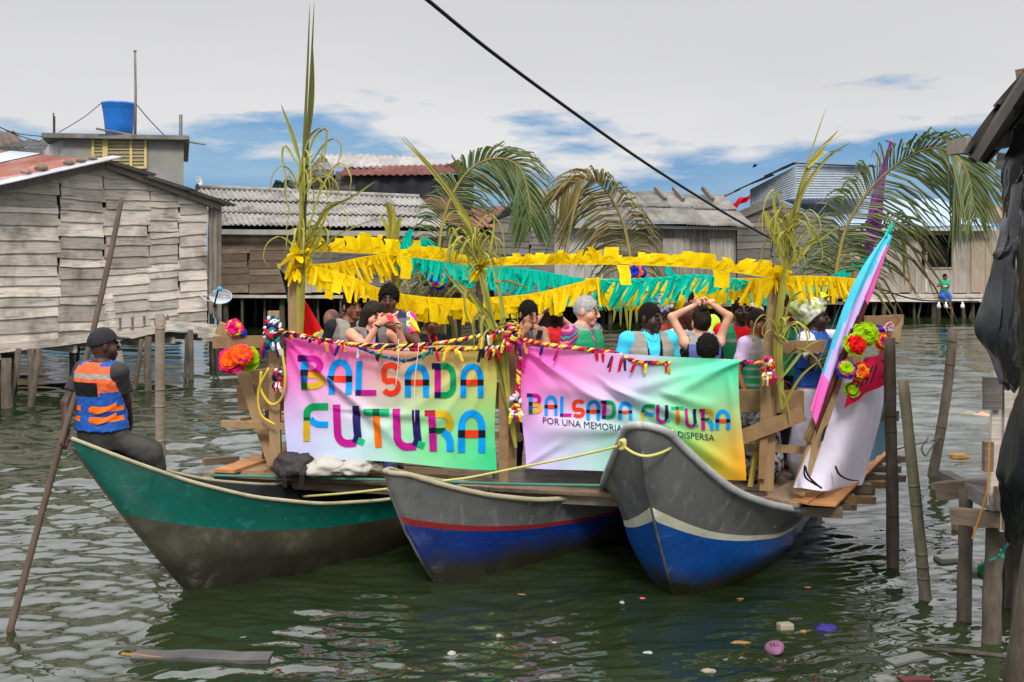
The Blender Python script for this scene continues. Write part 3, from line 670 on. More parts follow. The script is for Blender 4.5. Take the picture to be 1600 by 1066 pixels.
def house_right():
    Y = 41.0
    t = thing('boardwalk_house', 'pale upright board house with blue zinc roof and dark window behind the seated boy', 'house', (P(1440, 0, Y).x, Y, 0))
    m_bz = mat('blue zinc roof', (.38, .48, .62), (.31, .4, .54), .5, 1.5, island=.05, metal=.2, stain=(.45, .5, .58), stain_amt=.2)
    zb = P(0, 458, Y).z; x0, x1 = P(1300, 0, Y).x, P(1600, 0, Y).x
    q = MB(); corrugated(q, P(1310, 352, Y-.6), P(1552, 353, Y-.6), P(1218, 310, Y+2.6), P(1470, 311, Y+2.6), .17, .02, 6, 1, .01); obj('roof', q, m_bz, t, True)
    q = MB(); corrugated(q, P(1500, 346, Y+.2), P(1600, 348, Y+.2), P(1470, 318, Y+2.7), P(1590, 322, Y+2.7), .2, .02, 3, 1, .03); obj('roof_patch', q, M_brownw, t, True)
    q = MB(); q.board(P(1312, 357, Y-.5), P(1556, 358, Y-.5), .16, .06); obj('fascia', q, mat('pale eave board', (.5, .49, .45), (.36, .34, .3), .85), t)
    wx0, wx1 = P(1447, 0, Y).x-x0, P(1487, 0, Y).x-x0
    q = MB(); upright_wall(q, (x0, Y), (x1, Y), lambda u: zb, lambda u: P(0, 358, Y).z, .42, skip=lambda u: (P(0, 418, Y).z, P(0, 366, Y).z) if wx0 < u < wx1 else None)
    obj('wall', q, mat('beige upright boards', (.34, .3, .255), (.25, .22, .185), .9, 2.2, (5, 5, .6), .004, island=.1, stain=(.17, .14, .11), stain_amt=.25), t)
    q = MB(); c = P(1467, 392, Y+.25); q.box(c, (1.2, .06, 1.5)); w = obj('window', q, M_dark, t)
    q = MB()
    for px in (1446, 1488): q.board(P(px, 367, Y-.04), P(px, 418, Y-.04), .07, .06, (1, 0, 0))
    q.board(P(1445, 419, Y-.045), P(1489, 419, Y-.045), .07, .06); q.board(P(1445, 366, Y-.045), P(1489, 366, Y-.045), .07, .06); obj('window_frame', q, M_greyv, w)
    q = MB(); q.board(P(1447, 372, Y-.02), P(1447, 456, Y-.05), .08, .06, (1, 0, 0)); q.board(P(1432, 366, Y-.02), P(1432, 456, Y-.05), .06, .05, (1, 0, 0)); obj('batten', q, M_grey, t)
    q = MB(); upright_wall(q, (P(1516, 0, Y).x, Y-.05), (P(1550, 0, Y).x, Y-.05), lambda u: zb, lambda u: P(0, 372, Y).z, .3); obj('door', q, mat('tan door boards', (.33, .27, .2), (.24, .19, .14), .9, 3, (6, 6, 1)), t)
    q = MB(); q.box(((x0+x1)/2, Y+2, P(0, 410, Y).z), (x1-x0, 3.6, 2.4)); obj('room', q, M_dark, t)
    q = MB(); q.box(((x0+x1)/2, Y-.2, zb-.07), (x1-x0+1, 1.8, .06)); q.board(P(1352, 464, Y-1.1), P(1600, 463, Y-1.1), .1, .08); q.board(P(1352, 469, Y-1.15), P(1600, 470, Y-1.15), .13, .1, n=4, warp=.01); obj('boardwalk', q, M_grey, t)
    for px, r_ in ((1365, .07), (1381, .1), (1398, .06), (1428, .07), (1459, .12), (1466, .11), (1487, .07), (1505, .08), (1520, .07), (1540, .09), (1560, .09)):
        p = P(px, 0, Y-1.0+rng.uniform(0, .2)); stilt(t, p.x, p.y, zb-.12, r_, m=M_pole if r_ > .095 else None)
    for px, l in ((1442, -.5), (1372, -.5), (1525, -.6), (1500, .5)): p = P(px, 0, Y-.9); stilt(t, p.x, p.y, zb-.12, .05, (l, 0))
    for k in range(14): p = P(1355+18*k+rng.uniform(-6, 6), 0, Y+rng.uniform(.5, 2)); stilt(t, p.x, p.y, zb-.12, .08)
    q = MB(); q.box(((x0+x1)/2, Y+2.6, .6), (x1-x0+2, .1, 2.0)); obj('under_floor_dark_sheet', q, M_dark, t)  # under-floor shade made with a near-black sheet
    # neighbour beyond the frame edge
house_right()
# ------------------------------------------------------------------ satellite dishes, little palm, cable, bird
def dish(px, py, Y, label, s, bare=False):
    t = thing('satellite_dish', label, 'satellite dish', P(px, py+45*s, Y))
    k = Y/F; c = P(px, py, Y)
    rot = Matrix.Rotation(R(78), 3, 'X') if not bare else (Matrix.Rotation(R(75), 3, 'Y') @ Matrix.Rotation(R(20), 3, 'X'))
    m_d = mat('dish enamel', (.5, .53, .56), (.42, .45, .48), .5, 3, stain=(.3, .3, .3), stain_amt=.2)
    q = MB(); r_ = 18*k*s
    q.lathe(c, [(0, -.02), (r_*.5, .0), (r_*.85, .05*s), (r_, .09*s), (r_, .1*s), (r_*.84, .062*s), (r_*.5, .012), (0, -.005)], 26, rot=rot)
    if not bare:
        for i, p in enumerate(q.v): q.v[i] = (c.x+(p[0]-c.x), p[1], c.z+(p[2]-c.z)*.66)
    d = obj('reflector', q, m_d, t, True)
    m_a = plain('grey steel arm', (70, 75, 80), .5, metal=.5)
    if bare:
        q = MB(); q.tube([c, c+V((-.1, 0, -.5))], .03, 6); obj('mount', q, m_a, t); return
    q = MB(); q.tube(bez([P(338, 475, Y+.1), P(336, 488, Y+.05), P(341, 500, Y), P(345, 509, Y)], 8), .03, 7); obj('mount', q, m_a, t, True)
    q = MB(); q.tube([P(334, 480, Y-.2), P(341, 452, Y-.55)], .018, 6); obj('feed_arm', q, plain('black arm', (35, 35, 40)), t)
    q = MB(); q.lathe(P(343, 453, Y-.55), [(0, -.03), (.05, -.02), (.06, .04), (.03, .06), (0, .07)], 10); obj('receiver', q, plain('sky blue cap', (60, 160, 205), .5), t, True)
    fc = bpy.data.curves.new('lettering', 'FONT'); fc.body = 'DIRECTV'; fc.resolution_u = 3; fc.size = 8.5*k; fc.align_x = 'CENTER'; fc.align_y = 'CENTER'; fc.extrude = .002
    f0 = bpy.data.objects.new('l', fc); COL.objects.link(f0); fm = bpy.data.meshes.new_from_object(f0.evaluated_get(bpy.context.evaluated_depsgraph_get())); bpy.data.objects.remove(f0)
    fo = bpy.data.objects.new('lettering', fm); COL.objects.link(fo); fo.parent = d; fm.materials.clear()
    fo.location = V((c.x, c.y-.075, c.z+.02))-base_of(d); fo.rotation_euler = (R(90), R(12), 0); fm.materials.append(plain('grey print', (70, 75, 85)))
dish(347, 464, 21.5, 'grey oval satellite dish on a bent bracket at the plank house corner', 1.0)
dish(310, 283, 29, 'small satellite dish seen edge on above the grey fibre roof ridge', .42, True)
q = MB(); q.tube(bez([P(313, 462, 21.8), P(325, 470, 21.8), P(335, 470, 21.7)], 6), .012, 5); tag(obj('dish_cable', q, plain('white cable', (200, 200, 200))), 'short white cable from the plank wall to the satellite dish', 'cable')
q = MB(); q.board(P(305, 513, 21.2), P(352, 520, 21.0), .1, .05); q.board(P(310, 524, 21.0), P(356, 525, 21.0), .09, .06); q.board(P(318, 530, 21.3), P(348, 531, 21.2), .08, .06)
q.tube([P(345, 508, 21.4), P(346, 530, 21.4)], .03, 6)
tag(obj('landing_shelf', q, M_grey), 'small plank landing holding up the satellite dish bracket', 'shelf')
def small_palm():
    Y = 62.0; t = thing('palm_tree', 'small distant palm tree top peeking over the grey roof', 'tree', P(447, 385, Y))
    q = MB(); q.tube([P(447, 385, Y), P(446, 288, Y)], [.16, .1], 7); obj('trunk', q, M_pole, t)
    q = MB()
    for k in range(12):
        a = -.6+k/11*4.3; L_ = 26*Y/F
        pts = [P(446, 288, Y)+V((math.cos(a)*L_*s, math.sin(k*2.4)*.6*s, math.sin(a)*L_*s*.75-L_*.8*s*s*.7)) for s in (0, .3, .6, .85, 1)]
        q.ribbon(pts, [.1, .4, .5, .3, .03], (math.sin(a)*.5, .8, math.cos(a)*.5), fold=.5)
    obj('crown', q, mat('distant palm green', (.045, .07, .045), (.03, .045, .03), .7), t)
small_palm()
m_cab = plain('black cable jacket', (22, 22, 26), .5)
def cable():
    ctl = [P(640, -22, 9), P(668, 0, 9.3), P(760, 75, 10.5), P(870, 157, 12), P(1000, 249, 14.5), P(1100, 313, 17), P(1175, 357, 19), P(1280, 410, 22.5), P(1350, 440, 25), P(1420, 466, 28.5), P(1480, 471, 33), P(1530, 471, 38)]
    pts = bez(ctl, 60); q = MB(); q.tube(pts, [.02+.004*min(1, i/60) for i in range(61)], 6)
    tag(obj('power_cable', q, m_cab, None, True), 'black power cable sagging across the sky above the raft', 'cable')
    for px in (1467, 1478, 1504):
        p = P(px, 471, 32.5); q = MB(); q.lathe(p+V((0, 0, -.12)), [(0, -.12), (.06, -.08), (.07, -.02), (.03, .05), (.03, .1), (0, .1)], 8)
        tag(obj('light_bulb', q, plain('white bulb', (230, 230, 225), .3), None, True), 'small white unlit bulb hung on the cable below the seated boy', 'bulb', 'bulbs on the far cable')
cable()
def bird():
    p = P(1179, 260, 60); q = MB(); k = 60/F
    q.tube([p+V((-4*k, 0, -1*k)), p+V((0, 0, 0)), p+V((3*k, 0, 1*k))], [.02, .07, .02], 6)
    q.add([p+V((-1*k, 0, 0)), p+V((1*k, .1, .5*k)), p+V((3*k, .3, 5*k)), p+V((-.5*k, .2, 3*k))], [(0, 1, 2, 3)])
    q.add([p+V((-1*k, 0, 0)), p+V((1.5*k, -.1, 0)), p+V((4*k, -.3, 2*k)), p+V((-3*k, -.2, 3*k))], [(0, 1, 2, 3)])
    tag(obj('bird', q, plain('dark plumage', (60, 60, 70))), 'small dark bird flying above the zinc house', 'bird')
bird()
# ------------------------------------------------------------------ near shack at the right edge
def sheet(name, ctl, parent, m, nu=26, nv=34, fold=.03, seed=1, th=0.0):
    "a draped sheet through a net of control points ctl[row][col] (top row first)"
    r = random.Random(seed); rows = [bez(c, nu) for c in ctl]
    cols = [bez([rw[i] for rw in rows], nv) for i in range(nu+1)]
    ph = [r.uniform(0, 6.28) for _ in range(8)]
    q = MB()
    def fn(u, w):
        i, j = round(u*nu), round(w*nv); p = cols[i][j]
        a = math.sin(u*13+ph[0]+1.5*math.sin(w*3+ph[1]))*.5+math.sin(u*27+ph[2]+w*4)*.3+.35*abs(math.sin(u*9+w*7+ph[3]))
        a += .9*(mnoise.noise(V((u*5+ph[4], w*3, ph[5])))) + .5*mnoise.noise(V((u*11, w*8+ph[6], ph[5])))
        return p+V((fold*.35*a, -fold*(a+.45*abs(mnoise.noise(V((u*15, w*3.5, ph[7]))))+.25*abs(mnoise.noise(V((u*32+w*6, w*7, ph[7]))))), fold*.2*math.sin(u*8+w*11)+fold*.5*mnoise.noise(V((u*9, w*5, ph[6])))))
    q.grid(fn, nu, nv)
    return obj(name, q, m, parent, True)
def shack():
    t = thing('plank_shack', 'near plank shack at the right edge draped in torn black plastic sheets', 'shack', P(1590, 1000, 6.6))
    Y0 = 7.0
    # front corner posts and the wall that runs off to the right
    a = P(1572, 0, Y0); q = MB()
    zb = P(0, 790, Y0).z
    upright_wall(q, (a.x, Y0), (a.x+2.4, Y0-.5), lambda u: zb, lambda u: P(0, 262, Y0).z, .19, th=.022); obj('wall', q, M_grey, t)
    q = MB(); backing(q, (a.x, Y0), (a.x+2.4, Y0-.5), lambda u: zb, lambda u: P(0, 262, Y0).z); obj('wall_backing', q, M_dark, t)
    q = MB(); plank_wall(q, (a.x-.02, Y0+.03), (a.x+1.5, Y0+2.6), lambda u: zb, lambda u: 3.5, .2, [.5]); obj('side_wall', q, M_grey, t)
    q = MB()
    q.board(P(1576, 270, Y0-.06), P(1574, 760, Y0-.06), .07, .05, (1, 0, 0), n=4, warp=.006); obj('corner_post', q, M_grey, t)
    q = MB(); q.board(P(1562, 560, Y0-.03), P(1556, 790, Y0-.05), .1, .04, (1, 0, 0), n=4, warp=.008); obj('side_board', q, M_grey, t)
    q = MB(); q.board(P(1551, 590, Y0-.08), P(1550, 640, Y0-.08), .12, .035, (1, 0, 0), n=3, warp=.006); obj('board_patch', q, M_dgrey, t)
    q = MB(); q.board(P(1544, 690, Y0-.1), P(1543, 736, Y0-.1), .06, .05, (1, 0, 0)); obj('board_stub', q, M_brownw, t)
    # roof: a thick sheet sloping down to the left, its underside showing
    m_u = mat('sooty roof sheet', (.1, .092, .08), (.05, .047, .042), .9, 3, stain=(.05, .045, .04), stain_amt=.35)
    e0, e1 = P(1519, 246, 6.2), P(1542, 254, 8.6); r0, r1 = P(1606, 108, 6.4), P(1660, 96, 8.4)
    q = MB(); corrugated(q, e0, e1, r0, r1, .17, .022, 2, 2, .012, th=.03, lip=.03); q.add([], []); obj('roof_slope', q, m_u, t, True)
    q = MB(); corrugated(q, r0+V((2, 0, -.9)), r1+V((2, 0, -.9)), r0, r1, .17, .022, 2, 2, .012, th=.03); obj('roof_slope', q, m_u, t, True)
    q = MB(); q.board(P(1483, 232, 7.6), P(1612, 214, 7.2), .11, .1, n=4, warp=.005); obj('roof_beam', q, M_greyv, t)
    q = MB(); q.board(P(1588, 122, 6.7), P(1640, 112, 6.6), .1, .07); obj('ridge_beam', q, M_brownw, t)
    q = MB(); q.board(P(1520, 250, 6.25), P(1606, 116, 6.3), .05, .04); obj('rafter', q, m_u, t)
    q = MB(); q.board(P(1560, 252, 6.95), P(1660, 262, 6.6), .12, .06); obj('wall_plate', q, M_grey, t)
    # plastic sheets
    S = lambda *pts: [P(*p) for p in pts]
    gl = mat('streaked black plastic', (.009, .0095, .011), (.02, .0205, .022), .22, 2.2, (1, 1, .5), .008, 9, spec=.5, streak=((.12, .12, .12), 5, (1.6, 1.6, .4)))  # near-black with paler grey streaks mixed into the colour
    sheet('plastic_sheet', [S((1582, 205, 6.6), (1600, 190, 6.4), (1640, 180, 6.2)), S((1566, 262, 6.7), (1590, 232, 6.4), (1640, 240, 6.2)), S((1562, 300, 6.75), (1578, 300, 6.5), (1600, 262, 6.3)), S((1566, 330, 6.8), (1572, 345, 6.6), (1584, 290, 6.4))], t, M_black, fold=.035, seed=3)
    sheet('plastic_sheet', [S((1592, 280, 6.7), (1600, 275, 6.6), (1650, 270, 6.4)), S((1562, 370, 6.6), (1580, 360, 6.45), (1650, 360, 6.2)), S((1540, 445, 6.55), (1575, 450, 6.35), (1650, 450, 6.1)), S((1522, 516, 6.5), (1572, 535, 6.3), (1645, 520, 6.1)), S((1551, 560, 6.5), (1574, 590, 6.35), (1600, 575, 6.2)), S((1566, 600, 6.55), (1574, 612, 6.4), (1590, 600, 6.3))], t, gl, nu=40, nv=46, fold=.04, seed=5)
    sheet('plastic_sheet', [S((1580, 290, 6.5), (1587, 285, 6.4), (1600, 275, 6.3)), S((1566, 365, 6.4), (1574, 370, 6.3), (1590, 360, 6.25)), S((1552, 395, 6.4), (1560, 398, 6.3), (1580, 390, 6.25)), S((1549, 402, 6.4), (1555, 406, 6.35), (1565, 404, 6.3))], t, M_black, nu=14, fold=.02, seed=9)
    sheet('plastic_sheet', [S((1594, 360, 6.0), (1605, 350, 5.9), (1660, 340, 5.7)), S((1588, 480, 6.0), (1600, 480, 5.85), (1660, 480, 5.7)), S((1584, 560, 6.0), (1596, 580, 5.85), (1660, 590, 5.7))], t, M_black, nu=16, fold=.03, seed=11)
    sheet('plastic_sheet', [S((1598, 590, 6.0), (1612, 570, 5.9), (1680, 560, 5.7)), S((1575, 650, 6.1), (1600, 650, 5.8), (1680, 650, 5.6)), S((1553, 715, 6.1), (1590, 720, 5.8), (1680, 720, 5.5)), S((1552, 750, 6.1), (1590, 762, 5.8), (1670, 760, 5.5)), S((1575, 800, 6.1), (1592, 810, 5.9), (1640, 800, 5.6)), S((1584, 850, 6.1), (1592, 840, 6.0), (1610, 830, 5.8))], t, M_black, nu=34, nv=40, fold=.05, seed=13)
    sheet('plastic_sheet', [S((1600, 960, 5.6), (1610, 960, 5.5), (1650, 960, 5.4)), S((1578, 1040, 5.6), (1600, 1040, 5.4), (1660, 1040, 5.2)), S((1566, 1100, 5.6), (1600, 1110, 5.4), (1660, 1110, 5.2))], t, M_black, nu=16, nv=16, fold=.05, seed=17)
    q = MB(); q.board(P(1592, 800, 8.6), P(1700, 800, 8.4), 1.2, .05); obj('under_floor_dark_sheet', q, M_dark, t)
    for k in range(9):
        p = P(1572+12*k+rng.uniform(-4, 4), 0, 8.2+rng.uniform(-.6, .9)); stilt(t, p.x, p.y, .95, rng.uniform(.03, .055), (rng.uniform(-.15, .15), 0))
    # landing timbers
    for nm, a_, b_, w, th, m in (('landing_beam', (1474, 744, 8.4), (1560, 788, 6.9), .1, .1, M_dgrey), ('landing_beam', (1462, 768, 7.7), (1512, 764, 7.6), .13, .07, M_brownw), ('landing_beam', (1488, 806, 7.3), (1600, 816, 6.9), .115, .07, M_brownw),
                              ('landing_plank', (1470, 757, 7.9), (1570, 752, 7.4), .05, .22, M_dgrey), ('landing_beam', (1545, 770, 7.1), (1610, 800, 6.4), .16, .06, M_brownw), ('hanging_board', (1570, 700, 7.0), (1572, 830, 7.0), .09, .03, M_grey)):
        q = MB(); q.board(P(*a_), P(*b_), w, th, (1, 0, 0) if nm == 'hanging_board' else (0, 0, 1), n=5, warp=.006); obj(nm, q, m, t)
    for (xt, yt, xb, yb, Y, r_, m) in ((1510, 765, 1506, 972, 7.55, .05, M_pole), (1556, 800, 1549, 1000, 7.2, .062, M_pole), (1585, 810, 1581, 950, 7.85, .055, M_pole), (1573, 820, 1572, 930, 8.1, .035, M_pole), (1590, 830, 1590, 960, 7.7, .05, M_stilt), (1562, 820, 1560, 900, 8.6, .04, M_stilt)):
        q = MB(); a_, b_ = P(xt, yt, Y), P(xb, yb, Y); b_ = a_+(b_-a_)*1.25
        pts = [a_.lerp(b_, k/8)+V((rng.uniform(-.006, .006), 0, 0)) for k in range(9)]; q.tube(pts, [r_*rng.uniform(.93, 1.07)*(1+.1*k/8) for k in range(9)], 10); obj('stilt', q, m, t, True)
    q = MB(); q.tube([P(1660, 700, 5.2), P(1626, 870, 5.25), P(1608, 1000, 5.3), P(1590, 1120, 5.35)], [.085, .09, .095, .1], 10); obj('leaning_stilt', q, M_pole, t, True)
    q = MB(); q.tube(bez([P(1546, 690, 6.7), P(1543, 760, 6.7), P(1533, 800, 6.75), P(1519, 842, 6.8)], 10), .006, 5); tag(obj('orange_cord', q, plain('orange cord', (185, 125, 50))), 'thin orange cord hanging from the shack past the landing timbers', 'cord')
    q = MB(); q.tube(bez([P(1590, 835, 6.9), P(1575, 850, 6.95), P(1562, 868, 7.05), P(1546, 876, 7.1)], 10), .008, 5); q.tube(bez([P(1560, 866, 7.05), P(1568, 872, 7.0), P(1563, 858, 7.05)], 6), .007, 5)
    tag(obj('tied_string', q, plain('teal string', (40, 130, 115))), 'teal string tied round a shack stilt', 'string')
shack()
# ------------------------------------------------------------------ mooring posts standing in the water
def post(pts, r0, r1, label, m=M_pole, flat=True, n=14, extra=None):
    Y = pts[0][2]; P3 = bez([P(*p) for p in pts], n); d = (P3[-1]-P3[-2]); P3.append(P3[-1]+d*6)
    k = len(P3); q = MB(); q.tube(P3, [(r0+(r1-r0)*i/(k-1))*rng.uniform(.95, 1.05) for i in range(k)], 11)
    t = thing('mooring_post', label, 'post', (P3[-1].x, P3[-1].y, -.6), 'posts standing in the water')
    obj('trunk', q, m, t, True)
    for i in range(1, k-2):
        if rng.random() < .45: q = MB(); q.tube([P3[i]-d.normalized()*.012, P3[i]+d.normalized()*.012], (r0+(r1-r0)*i/(k-1))*1.035, 11); obj('bark_ring', q, M_stilt if m is M_pole else m, t, True)
    return t
m_palmw = mat('ringed palm trunk', (.3, .25, .19), (.2, .165, .125), .92, 4, (3, 3, 8), .006, 12, stain=(.12, .1, .075), stain_amt=.3)
post([(250, 490, 9.9), (250, 600, 9.9), (251, 720, 9.9), (251, 800, 9.9)], .046, .05, 'pale ringed palm post behind the green boat beside the seated man', m_palmw)
post([(1390, 528, 8.86), (1391, 640, 8.86), (1394, 760, 8.86), (1395, 886, 8.86)], .049, .056, 'tall split dark post rising straight at the corner of the raft', M_pole)
post([(1411, 594, 8.0), (1424, 720, 8.0), (1438, 850, 8.0), (1446, 938, 8.0)], .042, .05, 'mossy post with a pointed top leaning left between raft and shack', mat('mossy post bark', (.2, .18, .11), (.11, .1, .07), .92, 4, (4, 4, 1.2), .006, 18, stain=(.25, .2, .14), stain_amt=.25))
p4 = post([(1489, 516, 12.4), (1481, 600, 12.4), (1467, 690, 12.4), (1457, 742, 12.4)], .058, .062, 'dark post leaning right in open water with a rope tied low', M_pole)
post([(169, 460, 12.5), (178, 520, 12.5), (190, 600, 12.5), (193, 720, 12.5)], .055, .06, 'greyish post leaning behind the cap of the seated man', M_grey)
q = MB(); q.tube([P(1407, 592, 8.0), P(1412, 584, 8.0), P(1421, 600, 8.0)], [.03, .012, .02], 7)
q = MB(); q.tube(bez([P(1395, 704, 8.85), P(1420, 697, 10), P(1450, 690, 12.3)], 10), .008, 5)
q.tube(bez([P(1450, 684, 12.3), P(1440, 700, 12.2), P(1446, 712, 12.2), P(1455, 700, 12.3), P(1470, 682, 12.3), P(1455, 690, 12.3)], 18), .012, 5)
tag(obj('mooring_rope', q, plain('grey rope', (90, 90, 85), .9)), 'grey rope knotted round the leaning post and run to the raft corner post', 'rope')
# ------------------------------------------------------------------ canoes
def canoe(label, tip, ang, Ln, zr, zk, half, fb, mats, cols, group='wooden canoes carrying the raft', flare=.75, rim_r=.022, curve=0.0, ex=(.95, .55), nose=.0):
    """tip: bow point in plan; ang: degrees of the axis from +X; zr/zk/half: tables over the distance from the bow; fb: stripe bottom/top as share of the rim height"""
    tip = V((tip[0], tip[1], 0)); d = V((math.cos(R(ang)), math.sin(R(ang)), 0)); rt = V((d.y, -d.x, 0))
    t = thing('canoe', label, 'canoe', tip+d*1.0, group)
    ns, n1, n2, n3 = 60, 12, 1, 9
    T = lambda tab, s: float(np.interp(s, [p[0] for p in tab], [p[1] for p in tab]))
    def sm(tab, s): return (T(tab, s-.14)+T(tab, s-.07)+2*T(tab, s)+T(tab, s+.07)+T(tab, s+.14))/6 if s > .2 else T(tab, s)
    ss = [Ln*(i/ns)**1.35 for i in range(ns+1)]
    def sect(s):
        z1 = sm(zr, s); z0 = sm(zk, s); h = max(.004, sm(half, s)); z0 = min(z0, z1-.01)
        zb = min(max(z0, fb[0]*z1), z1-.006); zt = min(max(zb+.002, fb[1]*z1), z1-.003)
        zs = [z0+(zb-z0)*k/n1 for k in range(n1)]+[zb+(zt-zb)*k/n2 for k in range(n2)]+[zt+(z1-zt)*k/n3 for k in range(n3+1)]
        e = ex[0]+(ex[1]-ex[0])*min(1, s/(.45*Ln)); out = []
        for z in zs:
            k = (z-z0)/(z1-z0); w = h*(k**e)*(1-.10*math.sin(math.pi*min(1, max(0, (k-.55)/.45)))*min(1, s/1.2))
            out.append((w, z))
        return out
    secs = [sect(s) for s in ss]; m = len(secs[0])
    wob = lambda s: d*s+rt*(curve*math.sin(math.pi*s/Ln))+tip
    q = MB(); vs_ = []
    for s, sc in zip(ss, secs):
        c = wob(s)
        for sd in (-1, 1):
            for (w, z) in sc:
                k = (z-sc[0][1])/(sc[-1][1]-sc[0][1])
                p = c+rt*(sd*w)-d*(nose*k*k*max(0, 1-s/.8)) ; vs_.append(V((p.x, p.y, z)))
    fs = []; mi = []
    W = 2*m
    for i in range(ns):
        for sd in (0, 1):
            for j in range(m-1):
                a = i*W+sd*m+j; b_ = a+1; c = a+W+1; e = a+W
                fs.append((a, b_, c, e) if sd else (a, e, c, b_)); mi.append(0 if j < n1 else (1 if j < n1+n2 else 2))
    q.v = vs_; q.f = fs; q.m = mi
    # transom at the far end
    e = ns*W; q.f.append(tuple([e+j for j in range(m)]+[e+m+j for j in reversed(range(m))])); q.m.append(2)
    hull = obj('hull', q, mats, t, True)
    # bow closed between the two sides, with a small breasthook
    q2 = MB(); q2.v = vs_; 
    hm = hull.data; bm_ = bmesh.new(); bm_.from_mesh(hm); bm_.verts.ensure_lookup_table()
    for j in range(m-1):
        try: f_ = bm_.faces.new([bm_.verts[i_] for i_ in (j, m+j, m+j+1, j+1)]); f_.material_index = 0 if j < n1 else (1 if j < n1+n2 else 2); f_.smooth = True
        except ValueError: pass
    i = 0
    while ss[i+1] < .16:
        f_ = bm_.faces.new([bm_.verts[i_] for i_ in (i*W+m-1, i*W+2*m-1, (i+1)*W+2*m-1, (i+1)*W+m-1)]); f_.material_index = 2; i += 1
    bmesh.ops.recalc_face_normals(bm_, faces=bm_.faces); bm_.to_mesh(hm); bm_.free()
    # inside skin: the hull's own section drawn in by its thickness
    q = MB(); vs_ = []; mm = 8
    for s, sc in zip(ss, secs):
        c = wob(s); z1 = sc[-1][1]; zs_ = [p[1] for p in sc]; ws_ = [p[0] for p in sc]
        zf = min(max(zs_[0]+.12, .05), z1-.006)
        for sd in (-1, 1):
            for k in range(mm):
                zz = zf+(z1-.004-zf)*k/(mm-1); ww = max(.0005, float(np.interp(zz, zs_, ws_))-.03); p = c+rt*(sd*ww)-d*(nose*max(0, 1-s/.8)); vs_.append(V((p.x, p.y, zz)))
    fs = []; W2 = 2*mm
    for i in range(2, ns):
        for sd in (0, 1):
            for j in range(mm-1):
                a = i*W2+sd*mm+j; fs.append((a, a+W2, a+W2+1, a+1) if sd else (a, a+1, a+W2+1, a+W2))
        fs.append((i*W2, i*W2+mm, (i+1)*W2+mm, (i+1)*W2))
    q.v = vs_; q.f = fs; q.m = [0]*len(fs); obj('inner_hull', q, cols['inner'], t, True)
    # rims
    for sd in (-1, 1):
        pts = []
        for s, sc in zip(ss, secs):
            c = wob(s)+rt*(sd*sc[-1][0])-d*(nose*max(0, 1-s/.8)); pts.append(V((c.x, c.y, sc[-1][1])))
        c0 = wob(0); pts.insert(0, V((c0.x, c0.y, secs[0][-1][1]))-rt*(sd*.004))
        q = MB(); q.tube(pts, [rim_r]*len(pts), 8); obj('gunwale', q, cols['rim'], t, True)
    stem = []
    for s, sc in zip(ss, secs):
        if sc[0][1] < -.2: break
        c = wob(s); stem.append(V((c.x, c.y, sc[0][1])))
    if len(stem) > 2:
        q = MB(); q.tube(stem, [.012]*len(stem), 6); obj('stem', q, cols['stem'], t, True)
    # thwarts inside
    for s in [Ln*.34, Ln*.62]:
        sc = sect(s); c = wob(s); z = sc[-1][1]-.14; w = sc[-1][0]*.8
        q = MB(); q.board(V((c.x, c.y, z))-rt*w, V((c.x, c.y, z))+rt*w, .16, .03, (d.x, d.y, 0)); obj('thwart', q, cols['thwart'], t)
    t['sect'] = 0
    return t, wob, sect, d, rt
def paint(name, rgb, worn, rough=.38, amt=.18, **k):
    c = srgb(*rgb); k.setdefault('slime', ((.022, .02, .012), .22)); return mat(name, c, tuple(x*.78 for x in c), rough, 2.2, (1, 1, 1), .009, 6, stain=srgb(*worn), stain_amt=amt, stain_scale=3.4, spec=.4, detail=8, **k)
m_teal = paint('teal boat paint', (0, 92, 78), (24, 84, 76), .3, .2, streak=((.012, .16, .135), 9, (1, 1, 1.5)))
m_hullg = paint('grey brown hull', (70, 66, 54), (36, 35, 24), .36, .36, slime=((.02, .018, .01), .75), streak=((.14, .125, .09), 3, (1, 1, 1)))
m_gel = paint('grey fibreglass', (98, 98, 96), (58, 59, 58), .34, .3, streak=((.17, .17, .165), 7, (2, 2, .5)))
m_blue = paint('deep blue boat paint', (8, 42, 112), (8, 28, 74), .33, .25, streak=((.012, .045, .2), 9, (1, 1, 3)))
m_blue2 = paint('bright blue boat paint', (4, 72, 148), (4, 48, 100), .33, .25, streak=((.006, .1, .32), 9, (1, 1, 3)))
m_red = paint('dull red stripe', (130, 28, 30), (90, 30, 28), .45, .2)
m_cream = paint('cream stripe', (196, 194, 172), (130, 128, 110), .5, .2)
m_in = paint('dark wet boat inside', (28, 34, 32), (16, 18, 18), .45, .3)
m_inb = paint('blue boat inside', (16, 62, 150), (10, 36, 96), .4, .25)
m_rimc = paint('worn cream rim', (170, 160, 130), (110, 100, 80), .6, .3)
m_rimg = paint('worn grey rim', (165, 165, 163), (110, 110, 108), .5, .3)
green = canoe('long green topped canoe with grey brown hull, the seated man on its bow', (-3.36, 7.62), 43, 5.0,
      [(0, 1.375), (.35, 1.19), (.8, .97), (1.3, .78), (1.9, .63), (2.5, .56), (3.2, .53), (5.0, .52)],
      [(0, 1.31), (.12, 1.12), (.3, .84), (.55, .48), (.8, .14), (.98, -.1), (1.15, -.25), (1.6, -.3), (5, -.3)],
      [(0, .015), (.15, .09), (.4, .19), (.8, .3), (1.3, .4), (1.9, .47), (2.6, .5), (4, .5), (5, .42)], (.62, .63),
      [m_hullg, m_teal, m_teal], dict(inner=m_in, rim=m_rimc, stem=m_hullg, thwart=M_brownw), rim_r=.015, curve=.0, ex=(.8, .5))
